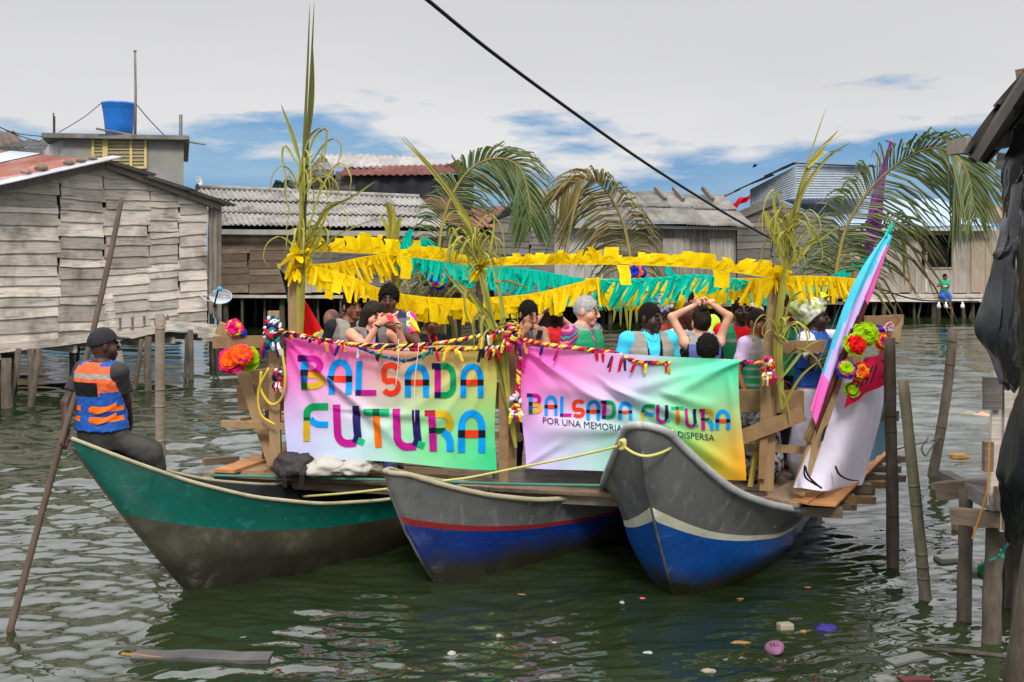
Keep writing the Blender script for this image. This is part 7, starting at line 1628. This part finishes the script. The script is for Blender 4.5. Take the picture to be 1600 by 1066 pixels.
        np_obj('life_vest', [c.mesh()], vest if isinstance(vest, list) else [vest], t, dv if vest_fn else None)
    if pants is not None:
        c = Field(lo, hi, .0115)
        c.put(p_prof([r for r in rows if r[0] < 1.1*S], .016*S, .78*S, .97*S), .03)
        for nm, (hip, kn, an) in legs.items():
            full = skirt != 'shorts'
            c.put(p_cone(hip, kn if full else hip+(kn-hip)*.92, .1*S*bw, .085*S if not full else .072*S), .04)
            if not full: c.put(p_cone(hip+(kn-hip)*.7, kn, .08*S, .078*S), .03); c.put(p_cone(kn, kn+(an-kn)*.28, .078*S, .07*S), .02)
            if full: c.put(p_cone(kn, an+(kn-an)*.1, .072*S, .058*S), .03)
        if skirt == 'skirt': c.put(p_cone((0, 0, .85*S), (0, 0, .2*S), .16*S, .26*S), .04)
        c.bump(.004, 30, .2); np_obj('trousers' if skirt is None else ('shorts' if skirt == 'shorts' else 'skirt'), [c.mesh()], pants, t)
    if extra: extra(t, S, H, HR, joints, local)
    return t
def local_dir(Ry, d): return np.array(Ry @ V(d))
def two_tone(z0, n=1): return lambda q: (q[:, 2] > z0).astype(int)
# ------------------------------------------------------------------ the man on the bow, his pole
def pole_pts(): return [P(190, 310, 8.5), P(172, 400, 8.3), P(136, 555, 8.0), (P(96, 690, 7.72)), P(52, 850, 7.55), P(17, 980, 7.42)]
pp = bez(pole_pts(), 30); q = MB(); tipd = (pp[-1]-pp[-2]); pp.append(pp[-1]+tipd*3); q.tube(pp, [.021+.006*min(1, i/30) for i in range(len(pp))], 9)
tag(obj('punt_pole', q, mat('dark punt pole', (.12, .085, .06), (.07, .05, .038), .7, 5, (3, 3, .6), .002, 20), None, True), 'long dark pole the man on the bow leans into the water', 'pole')
gp = P(95, 692, 7.72)
def pv(c):       # the vest: orange yoke with grey band and black patch, blue body with webbing
    z, x, y = c[:, 2], c[:, 0], c[:, 1]; r = np.ones(len(c), int)
    r[z > 1.235] = 0; r[(z > 1.335) & (z < 1.375) & (y > 0)] = 2; r[(y > 0) & (x > -.115+.0) & (x < .055) & (z > 1.205) & (z < 1.31)] = 0
    # seen from behind: picture left is +x in his own frame
    r[(y > 0) & (x < .16) & (x > -.1) & (z > 1.195) & (z < 1.31)] = 3
    for zz in (1.105, 1.025): r[(np.abs(z-zz) < .017) & (y > -.02) & ((x > .07) | (x < -.03))] = 4
    r[(z > 1.43) & (np.abs(x) > .085)] = 1
    return r
def paddler_extra(t, S, H, HR, J, local):
    q = MB(); a = A3((0, -.01*S, 1.455*S))
    q.tube([V(a+A3((.068*math.cos(k/12*6.283), .06*math.sin(k/12*6.283)+.012, .004*math.cos(k)))*S) for k in range(13)], .009, 6); obj('collar', q, plain('white collar', (225, 225, 225), .8), t, True, world=False)
    for nm, zz in (('L', 1.1), ('L', 1.02)):
        q = MB(); pts = [V((-.03*S, .168*S, zz*S)), V((-.1*S, .17*S, (zz-.012)*S)), V((-.165*S, .135*S, (zz+.006)*S)), V((-.2*S, .06*S, (zz+.035)*S))]; q.ribbon(bez(pts, 12), [.034*S]*13, [(0, .3*math.sin(i*.6), 1) for i in range(13)], fold=.1); obj('loose_strap', q, M_WEB, t, world=False)
person('man in orange and blue life vest and black cap poling from the green bow', (160, 516), 7.92, yaw=158, tone=(64, 42, 36), head=(-34, 4, 0), hair='cap', hair_m=mat('black cap cloth', (.014, .014, .016), (.022, .022, .025), .7, 20, bump=.001), shirt=mat('charcoal shirt', (.045, .04, .042), (.032, .03, .031), .85, 6, bump=.003, bscale=12), vest=[M_ORV, M_BLUEV, M_GREYREF, M_BLACKT, M_WEB], vest_fn=pv, slit=0, vest_inf=.046,
       pants=mat('dark camo shorts', (.022, .022, .02), (.06, .058, .05), .85, 5, stain=(.02, .02, .02), stain_amt=.4, stain_scale=7), skirt='shorts', Hh=1.72, group=None, hs=1.04,
       seated=dict(L=(tuple(P(236, 712, 7.97)), tuple(P(262, 800, 8.1))), R=(tuple(P(238, 704, 8.15)), tuple(P(266, 800, 8.25)))),
       hands=dict(R=tuple(gp+V((.015, .05, .05))), L=tuple(P(206, 672, 8.2))), hints=dict(R=(.9, .35, .1), L=(-.9, .5, -.2)), hdir=dict(R=(-.1, -.35, -.9)), hnrm=dict(R=(.25, -.95, .2)), curl=dict(R=1.0, L=.6), extra=paddler_extra)
# ------------------------------------------------------------------ people on the raft, left of the middle posts
K_NAVY = plain('navy trousers', (40, 42, 62), .85); K_DK = plain('dark trousers', (36, 34, 36), .85)
def vgreen(c):
    r = np.zeros(len(c), int); z, y, x = c[:, 2], c[:, 1], c[:, 0]
    r[(np.abs(z-1.06) < .013) | (np.abs(z-1.15) < .013)] = 1; r[(z > 1.36)] = 1; return r
VG = [M_GREENV, M_GREYREF]
person('man with shaved head and khaki vest seen from behind beside the striped flag', (519, 486), 10.0, yaw=150, tone=(120, 88, 74), hair=None, shirt=plain('lime shirt', (190, 195, 30)), vest=[M_KHAKI, M_BLACKT], vest_fn=lambda c: (np.abs(c[:, 0]) > .165).astype(int), slit=0, pants=K_DK, hs=.98)
def earrings(t, S, H, HR, J, local):
    for x in (-1, 1): q = MB(); q.lathe(V(H((x*.085, .005, -.06))), [(0, -.006), (.006, 0), (0, .006)], 8); obj('earring', q, mat('gold', (.6, .42, .1), None, .3, metal=1.0), t, True, world=False)
person('woman in black shirt and khaki vest with braided hair drawn up, looking right', (548, 460), 9.85, yaw=25, tone=(134, 88, 66), head=(18, 4, 0), hair='bun', shirt=plain('black shirt', (30, 32, 38)), vest=[M_KHAKI, M_TAUPE], vest_fn=lambda c: (np.abs(c[:, 0]) > .14).astype(int), pants=K_DK, extra=earrings)
ph = P(606, 497, 9.22)
q = MB(); q.box(ph, (.105, .012, .062), Matrix.Rotation(R(8), 3, 'Y') @ Matrix.Rotation(R(-12), 3, 'Z')); o = obj('phone', q, plain('coral red phone case', (248, 70, 80), .4), None, bevel=.006); tag(o, 'coral red phone held up by the dark haired woman', 'phone')
q = MB(); c = P(612, 495, 9.21); q.box(c, (.008, .006, .02)); q2 = obj('camera_lens', q, plain('lens black', (40, 15, 20), .2), o)
person('dark haired woman in taupe vest raising a coral red phone to take a picture', (578, 472), 9.5, yaw=22, tone=(196, 140, 112), head=(22, 16, 4), hair='long', hair_m=M_HBR, shirt=plain('lilac top', (170, 150, 190)), sleeves='none', vest=[M_TAUPE, M_BLACKT], vest_fn=lambda c: ((np.abs(c[:, 0]) < .055) & (c[:, 1] < 0)).astype(int), pants=K_NAVY,
       hands=dict(L=tuple(ph+V((-.085, .0, -.05))), R=tuple(ph+V((.075, .06, -.05)))), hints=dict(L=(-.3, -.2, -1), R=(.5, -.1, -1)), hdir=dict(L=(.75, -.1, .45), R=(-.6, .1, .5)), hnrm=dict(L=(.3, .9, .0), R=(0, -.9, 0)), curl=dict(L=.55, R=.5),
       extra=lambda t, S, H, HR, J, local: obj('wrist_band', MB().tube([V(J['L'][2]+(J['L'][1]-J['L'][2])*.06), V(J['L'][2]+(J['L'][1]-J['L'][2])*.11)], .034, 10), M_BLACKT, t, True, world=False))
def tiedye(c, J):
    x, z = c[:, 0], c[:, 2]; r = (np.floor((np.sin(x*42)+np.sin(z*47+x*20)+np.sin(x*31-z*29))*1.4)).astype(int) % 4
    r[np.abs(x) > .19] = 4+(np.floor((z[np.abs(x) > .19]*18+np.abs(x[np.abs(x) > .19])*22)).astype(int) % 3); return r
TD = [plain('dye teal', (60, 150, 150)), plain('dye red', (225, 50, 60)), plain('dye violet', (130, 80, 170)), plain('dye cream', (215, 200, 150)), plain('dye pink', (240, 40, 150)), plain('dye orange', (250, 120, 50)), plain('dye yellow', (245, 215, 50))]
person('tall woman with short afro in tie dye shirt, hand at her chest', (608, 446), 9.75, yaw=8, tone=(84, 54, 42), head=(-6, 6, 0), hair='curly', shirt=TD, shirt_fn=tiedye, vest=[mat('slate vest', (.13, .14, .17), (.1, .11, .13), .7), plain('navy collar', (40, 48, 75))], vest_fn=two_tone(1.4), slit=.05, pants=K_NAVY, hands=dict(R=tuple(P(616, 512, 9.55)), L=None), hints=dict(R=(.9, .2, -.6)), hdir=dict(R=(-.7, -.2, .5)), hnrm=dict(R=(-.2, .9, .2)), curl=.7, hs=1.04)
person('man with goatee and red collar partly behind the low garland', (670, 490), 10.5, yaw=35, tone=(140, 100, 80), head=(25, 6, 0), hair='short', shirt=plain('black polo', (30, 28, 32)), vest=[plain('red vest edge', (225, 40, 45)), plain('black vest', (28, 28, 30))], vest_fn=lambda c: (np.abs(c[:, 0]) > .06).astype(int), pants=K_DK, hs=1.02)
# ------------------------------------------------------------------ between the middle posts and the blue polo
DYP[0] = .3
P2 = lambda x, y, Y: P(x, y, Y+DYP[0])
person('young woman with tied back hair and taupe vest resting her hand on her mouth', (822, 471), 9.15, yaw=20, tone=(150, 104, 80), head=(14, 18, 0), hair='tied', hair_m=M_HAIR, shirt=plain('grey top', (90, 88, 92)), sleeves='none', vest=M_TAUPE, pants=K_NAVY, hands=dict(L=tuple(P2(818, 520, 8.92)), R=tuple(P2(838, 530, 8.9))), hints=dict(L=(-.8, .2, -1), R=(.8, .1, -1)), hdir=dict(L=(.45, -.1, .8), R=(.2, -.1, .9)), hnrm=dict(L=(.2, .9, 0), R=(-.8, .3, 0)), curl=dict(L=.9, R=.5))
q = MB(); q.box(P2(843, 523, 8.85), (.05, .012, .085), Matrix.Rotation(R(15), 3, 'Y')); tag(obj('phone', q, plain('black phone', (35, 30, 30), .3), None, bevel=.004), 'dark phone held by the young woman with tied back hair', 'phone')
person('long haired woman in red behind, lifting a phone with both hands', (862, 478), 10.4, yaw=200, tone=(180, 128, 104), hair='long', hair_m=M_HBR, shirt=plain('red blouse', (215, 40, 50)), pants=K_DK, hands=dict(R=tuple(P2(846, 492, 10.2)), L=tuple(P2(872, 492, 10.6))), hints=dict(R=(.8, .2, -1), L=(-.8, .2, -1)), curl=.6)
def stripes(c, J): return (np.floor((c[:, 2]+.25*np.sin(c[:, 0]*18)*.2+.35*np.abs(c[:, 0]))*48).astype(int)*7 % 5)
BS = [plain('blouse plum', (110, 40, 95)), plain('blouse magenta', (190, 40, 110)), plain('blouse aqua', (80, 150, 150)), plain('blouse rose', (200, 120, 140)), plain('blouse violet', (90, 60, 140))]
def glasses(t, S, H, HR, J, local):
    for x in (-1, 1):
        q = MB(); pts = [V(H((x*.034+.022*math.cos(k/14*6.283), -.108+.004*abs(math.cos(k/14*6.283)), .003+.018*math.sin(k/14*6.283)))) for k in range(15)]; q.tube(pts, .0022, 5); q.tube([V(H((x*.055, -.104, .006))), V(H((x*.08, -.02, .008)))], .002, 5); obj('glasses_rim', q, plain('glasses metal', (60, 55, 55), .3), t, True, world=False)
person('grey haired old woman in glasses, patterned blouse and green vest looking right', (912, 466), 8.95, yaw=48, tone=(205, 150, 122), head=(22, 10, 0), hair='short', hair_m=M_GRAYH, shirt=BS, shirt_fn=stripes, sleeves='long', vest=VG, vest_fn=lambda c: (c[:, 2] > 1.41).astype(int), pants=K_DK, extra=glasses, build=1.05, hs=1.06)
# ------------------------------------------------------------------ middle right
def polo_collar(t, S, H, HR, J, local):
    for x in (-1, 1):
        q = MB(); q.ribbon([V((x*.07*S, .03*S, 1.475*S)), V((x*.072*S, -.04*S, 1.465*S)), V((x*.03*S, -.1*S, 1.42*S)), V((x*.012*S, -.118*S, 1.385*S))], [.04*S, .045*S, .05*S, .02*S], (x*.7, -.4, -.6), fold=.1); obj('collar', q, plain('blue polo', (70, 200, 232), .85), t, world=False)
person('broad man in turquoise polo and khaki vest turning his head to the right', (1014, 479), 8.75, yaw=14, tone=(62, 40, 34), head=(32, 4, 0), hair='short', shirt=plain('blue polo', (70, 200, 232), .85), vest=[M_KHAKI, M_GREYREF, M_BLACKT, M_GREENV], vest_fn=lambda c: np.where((np.abs(c[:, 0]) < .075) & (c[:, 1] < 0), 2, np.where((c[:, 2] < 1.2) & (c[:, 0] > 0), 3, np.where(np.abs(c[:, 2]-1.3) < .025, 1, 0))), slit=.05, pants=K_NAVY, build=1.16, hs=1.06, extra=polo_collar)
WRAP1 = mat('blue white print scarf', (.06, .1, .26), (.62, .66, .74), .8, 26, contrast=4, detail=1)
person('woman in a blue and white print headscarf with reddish hair facing right', (1046, 468), 9.7, yaw=60, tone=(110, 72, 56), head=(15, 6, 0), hair='scarf', hair_m=WRAP1, shirt=plain('rust top', (150, 60, 50)), pants=K_DK, hs=1.05, extra=lambda t, S, H, HR, J, local: np_obj('hair', [Field(A3(H((0, .03, .12)))-.14, A3(H((0, .03, .12)))+.14, .007).put(p_ell(H((0, .03, .115)), (.075, .08, .05)), 0).bump(.008, 120, 1).mesh()], M_REDB, t))
person('woman with reddish braids and white top seen from behind, left of the raised arms', (1080, 478), 9.4, yaw=155, tone=(120, 80, 62), head=(10, 0, 0), hair='braids', hair_m=M_REDB, shirt=plain('white striped top', (220, 218, 220)), pants=K_DK)
person('bareheaded man at the back glimpsed under the yellow and teal fringe', (1090, 456), 10.0, yaw=15, tone=(128, 84, 64), head=(12, 0, 0), hair='short', shirt=plain('neon green top', (190, 235, 60)), pants=K_DK, hands=dict(L=tuple(P2(1077, 480, 9.85)), R=None), hints=dict(L=(-1, .1, -.3)), curl=.8)
tp_ = P2(1097, 484, 9.0)
def bunlook(t, S, H, HR, J, local):
    f_ = Field(A3(H((0, .06, .12)))-.1, A3(H((0, .06, .12)))+.1, .006).put(p_ell(H((0, .06, .12)), (.045, .045, .04)), 0).bump(.006, 140, 2); np_obj('hair_bun', [f_.mesh()], M_HBR, t)
person('woman seen from behind with both arms raised, knotting her hair above a periwinkle vest', (1096, 486), 9.0, yaw=186, tone=(214, 160, 132), hair='tied', hair_m=M_HBR, shirt=None, vest=[M_PERI, M_GREYREF, M_BLACKT], vest_fn=lambda c: np.where(c[:, 2] > 1.375, 1, np.where(np.abs(c[:, 0]) > .165, 2, 0)), slit=0, pants=K_NAVY, hands=dict(R=tuple(P2(1084, 478, 9.02)), L=tuple(P2(1108, 472, 9.02))), hints=dict(R=(1, -.1, .6), L=(-1, -.1, .35)), hdir=dict(R=(.5, 0, .35), L=(-.75, 0, -.1)), hnrm=dict(R=(.1, -.9, -.3), L=(0, -.9, -.4)), curl=.7, extra=bunlook)
person('child with black hair whose head just clears the top of the wide banner', (1106, 534), 8.55, yaw=160, tone=(70, 48, 40), hair='curly', shirt=plain('child brown shirt', (110, 90, 80)), vest=M_KHAKI, slit=0, pants=K_DK, hs=.98)
person('man in red shirt and green vest looking up at the camera', (1158, 468), 9.35, yaw=-4, tone=(58, 40, 36), head=(6, -6, 0), hair='short', shirt=plain('red shirt', (225, 25, 35), .85), vest=VG, vest_fn=lambda c: (np.abs(c[:, 2]-1.3) < .02).astype(int), slit=.05, pants=K_DK, hs=1.0, build=1.08)
person('grey haired person behind the woman in lilac', (1180, 478), 9.8, yaw=60, tone=(190, 140, 115), hair='short', hair_m=M_GRAYH, shirt=plain('beige shirt', (180, 165, 140)), pants=K_DK)
def lilac_extra(t, S, H, HR, J, local):
    f_ = Field(A3(H((0, .08, .1)))-.09, A3(H((0, .08, .1)))+.09, .006).put(p_ell(H((0, .075, .1)), (.04, .04, .038)), 0).bump(.006, 140, 2); np_obj('hair_bun', [f_.mesh()], M_HBR, t); earrings(t, S, H, HR, J, local)
person('woman in lilac tee with green banded vest looking out past the right post', (1184, 487), 8.95, yaw=38, tone=(138, 88, 62), head=(-2, 2, 0), hair='short', hair_m=M_HBR, shirt=plain('lilac tee', (205, 180, 215), .85), vest=[M_GREENV, M_KHAKI, M_GREYREF], vest_fn=lambda c: np.where(c[:, 2] > 1.2, 1, np.where((np.abs(c[:, 2]-1.14) < .012) | (np.abs(c[:, 2]-1.06) < .012) | (np.abs(c[:, 2]-.98) < .012), 2, 0)), slit=.04, pants=mat('black and white print cloth', (.02, .02, .022), (.45, .45, .46), .85, 22, contrast=4, detail=2), skirt='skirt', hands=dict(R=tuple(P2(1206, 556, 8.7)), L=None), extra=lilac_extra)
person('man in dark green vest half hidden behind the right leaf post', (1228, 464), 9.5, yaw=52, tone=(92, 62, 46), head=(12, 4, 0), hair='short', shirt=plain('olive shirt', (120, 120, 40)), sleeves='none', vest=VG, slit=.03, pants=K_DK, hands=dict(R=tuple(P2(1262, 500, 9.3)), L=None), curl=.8)
WRAP2 = mat('white and green head cloth', (.72, .72, .66), (.36, .45, .1), .8, 15, contrast=4, detail=2)
def wrapw(t, S, H, HR, J, local):
    q = MB()
    for k, dx in ((0, -.06), (1, .06)):
        q.ribbon([V(H((dx*.3, -.07, .15))), V(H((dx, -.08, .19))), V(H((dx*1.6, -.06, .2))), V(H((dx*1.9, -.04, .17)))], [.02, .07, .08, .02], (0, 1, .3), fold=.3)
    obj('wrap_knot', q, plain('lime knot', (180, 200, 50), .8), t, world=False)
    for zz in (1.2, 1.1): 
        q = MB(); q.tube([V((.222*S*math.cos(a), .165*S*math.sin(a)+.005, zz*S)) for a in np.linspace(0, 6.283, 25)], .012, 5); obj('vest_strap', q, M_BLACKT, t, True, world=False)
    q = MB(); q.tube([V((-.07*S, -.17*S, 1.28*S)), V((-.07*S, -.175*S, 1.1*S)), V((-.07*S, -.17*S, 1.0*S))], .012, 5); obj('vest_strap', q, M_BLACKT, t, True, world=False)
wh = P2(1386, 520, 9.15)
person('woman in white with tall patterned head wrap and blue vest, arm reached out', (1272, 478), 8.95, yaw=55, tone=(58, 40, 36), head=(22, 2, 0), hair='wrap', hair_m=WRAP2, shirt=plain('white dress', (228, 222, 235), .85), sleeves='short', vest=[M_BLUEV, M_BLACKT], slit=.02, vest_inf=.05, pants=plain('white dress', (228, 222, 235), .85), skirt='skirt', build=1.1, hs=1.05, hands=dict(R=tuple(wh), L=tuple(P2(1302, 545, 8.7))), hints=dict(R=(.2, .4, -1), L=(-.6, -.4, -1)), curl=.6, extra=wrapw)
q = MB()
for k in range(9): blade(q, [P2(1272+k*5, 566+(k % 3)*4, 8.6), P2(1290+k*4, 560, 8.55), P2(1300+k*3, 556-(k % 4)*5, 8.5), P2(1306+k*3, 564+(k % 2)*8, 8.5)], .04, k)
q = tag(obj('leaf_spray', q, m_lf), 'short yellow leaves held at the waist of the woman in the blue vest', 'leaves')
DYP[0] = 0.0
# boy on the far boardwalk
def boy_extra(t, S, H, HR, J, local):
    pass
Yb = 39.75
person('boy in green shirt and blue shorts sitting on the edge of the far boardwalk', (1476, 428.5), Yb, yaw=8, tone=(110, 70, 52), head=(-4, 14, 0), hair='short', shirt=plain('jade shirt', (30, 160, 110), .85), pants=plain('royal blue shorts', (45, 90, 190), .85), skirt='shorts', Hh=1.55, seated=dict(L=(tuple(P(1473, 463, Yb-.45)), tuple(P(1480, 480, Yb-.4))), R=(tuple(P(1484, 463, Yb-.45)), tuple(P(1485, 481, Yb-.5)))), hands=dict(L=tuple(P(1473, 447, Yb-.3)), R=tuple(P(1481, 446, Yb-.3))), group=None, curl=.7)
q = MB(); q.lathe(P(1477, 449, Yb-.36), [(0, 0), (.07, .02), (.09, .07), (.08, .07), (0, .03)], 12); tag(obj('bowl', q, plain('white bowl', (230, 230, 235), .4), None, True), 'white bowl in the hands of the boy on the boardwalk', 'bowl')
# ------------------------------------------------------------------ things afloat
def onw(px, py, z=0.0): Y = (CH-z)*F/(py-HZ); return P(px, py, Y)
def chunk(px, py, rx, ry, rz, m, label, name, cat, seed, box=False, yaw=0):
    c = onw(px, py)-V((0, 0, rz*.3)); q = MB(); rr = random.Random(seed); o = V((seed*2.3, seed, 1))
    if box:
        q.box(c+V((0, 0, rz*.3)), (rx*2, ry*2, rz*2), Matrix.Rotation(R(yaw), 3, 'Z') @ Matrix.Rotation(R(rr.uniform(-8, 8)), 3, 'X')); return tag(obj(name, q, m, None, False, bevel=min(rx, ry, rz)*.3), label, cat)
    def fn(u, w):
        a = 6.2832*u; e = math.pi*(w-.5); n = V((math.cos(a)*math.cos(e), math.sin(a)*math.cos(e), math.sin(e))); k = 1+.4*mnoise.noise(n*2+o)+.15*mnoise.noise(n*6+o); return c+V((n.x*rx*k, n.y*ry*k, n.z*rz*k+rz*.2))
    q.grid(fn, 20, 12); return tag(obj(name, q, m, None, True), label, cat)
foam = plain('dirty foam', (140, 132, 112), .8, bump=.004); foamg = plain('grey foam', (110, 110, 106), .8); rubber = plain('mauve rubber', (125, 85, 108), .55); violet = plain('violet film', (50, 38, 110), .4); tanf = plain('tan husk', (140, 105, 60), .85); white_ = plain('white scrap', (150, 150, 145), .7)
chunk(1227, 982, .055, .045, .04, foam, 'blocky cream foam lump afloat right of the big bow', 'foam_block', 'foam', 1, True, 10)
def clog():
    c = onw(1211, 1018); t = thing('rubber_clog', 'mauve rubber clog floating toe up near the bottom right', 'shoe', c); q = MB()
    def fn(u, w):
        a = 6.2832*u; e = math.pi*(w-.5); n = V((math.cos(a)*math.cos(e), math.sin(a)*math.cos(e), math.sin(e))); return c+V((n.x*.065*(1+.25*n.y), n.y*.1, (n.z*.042 if n.z > 0 else n.z*.02)+.02+n.x*.015))
    q.grid(fn, 24, 14); obj('upper', q, rubber, t, True)
    for k in range(6): q = MB(); p = c+V((-.035+.022*(k % 3), -.045+.03*(k//3), .058)); q.lathe(p, [(0, .0), (.006, .001), (.006, .005), (0, .006)], 8); obj('vent_hole', q, M_BLACKT, t)
clog()
bag_ = chunk(1291, 983, .085, .06, .04, violet, 'crumpled violet wrapper floating beside the foam lump', 'wrapper', 'wrapper', 4)
for k, (px, py, rx, ry, rz, m, l, nm) in enumerate(((972, 942, .02, .02, .015, white_, 'small white scrap drifting under the big bow', 'paper_scrap'), (1004, 937, .03, .02, .02, plain('orange blue scrap', (200, 90, 60)), 'orange and grey bottle scrap drifting under the big bow', 'bottle_scrap'), (1157, 1004, .07, .03, .006, tanf, 'flat brown husk ring left of the mauve clog', 'husk'), (1107, 1048, .05, .03, .012, foam, 'cream foam shard near the bottom edge left of the clog', 'foam_shard'), (1157, 936, .03, .012, .008, tanf, 'small tan husk below the right hull', 'husk'), (1262, 918, .03, .01, .006, tanf, 'slim tan chip in the wake of the right hull', 'wood_chip'),
    (1014, 1021, .05, .03, .012, white_, 'ragged white scrap among the banner reflections', 'paper_scrap'), (706, 1022, .03, .025, .02, white_, 'white foam tip on a sunken yellow bag', 'foam_shard'), (780, 994, .025, .02, .015, foam, 'cream crumb between the two bows', 'foam_crumb'), (814, 929, .04, .01, .006, tanf, 'thin tan stick under the middle bow', 'stick'), (1255, 987, .025, .015, .012, tanf, 'tan crumb between foam lump and violet wrapper', 'foam_crumb'), (866, 1004, .02, .008, .006, white_, 'narrow white sliver left of the banner reflections', 'paper_scrap'))): chunk(px, py, rx, ry, rz, m, l, nm, 'debris', 20+k)
c = onw(300, 1028); q = MB(); q.board(c+V((-.42, .05, -.005)), c+V((.55, -.02, .01)), .13, .03, (0, 1, .05), n=8, warp=.01); tag(obj('driftboard', q, mat('waterlogged board', (.06, .056, .052), (.1, .095, .09), .35, 5)), 'dark waterlogged board floating at the bottom left', 'board')
q = MB(); q.tube([onw(190, 1022), onw(225, 1026), onw(262, 1030)], .012, 6); tag(obj('driftwood_stick', q, tanf), 'tan stick poking from the left end of the dark floating board', 'stick')
q = MB(); q.tube([onw(1418, 1012), onw(1500, 1018), onw(1590, 1028)], [.012, .018, .015], 6); tag(obj('driftwood_pole', q, M_stilt), 'thin dark pole afloat near the shack stilts', 'pole')
chunk(1417, 1030, .16, .05, .014, foamg, 'grey foam plank floating near the bottom right', 'foam_plank', 'foam', 41, True, 25); chunk(1384, 1062, .07, .05, .03, foamg, 'grey bag cut by the bottom edge', 'floating_bag', 'bag', 42); chunk(1430, 1062, .1, .04, .012, plain('maroon board', (95, 50, 45), .4), 'maroon board at the bottom edge near the grey foam plank', 'driftboard', 'board', 43, True, 4)
chunk(1482, 876, .11, .07, .04, plain('grey tub', (150, 145, 135), .6), 'open grey tub floating behind the shack stilts', 'tub', 'tub', 44, True, 8); chunk(1500, 827, .07, .05, .09, plain('pinkish carton', (170, 140, 130), .7), 'pinkish carton beside the nearest shack stilt', 'carton', 'carton', 45, True, 15); chunk(1537, 893, .05, .05, .09, plain('green bottle plastic', (25, 110, 60), .25), 'green plastic bottle between the shack stilts', 'bottle', 'bottle', 46)
chunk(1525, 890, .04, .04, .08, plain('clear bottle', (170, 180, 175), .2), 'clear bottle beside the green one between the stilts', 'bottle', 'bottle', 47)
chunk(1497, 713, .14, .09, .05, tanf, 'brown husk afloat beyond the leaning post', 'husk', 'debris', 48); chunk(1513, 650, .2, .12, .08, foam, 'left of two buoy like lumps beyond the leaning post', 'float', 'float', 49); chunk(1540, 652, .18, .12, .08, plain('peach foam', (205, 150, 120), .8), 'peach lump, right of two beyond the leaning post', 'float', 'float', 50)
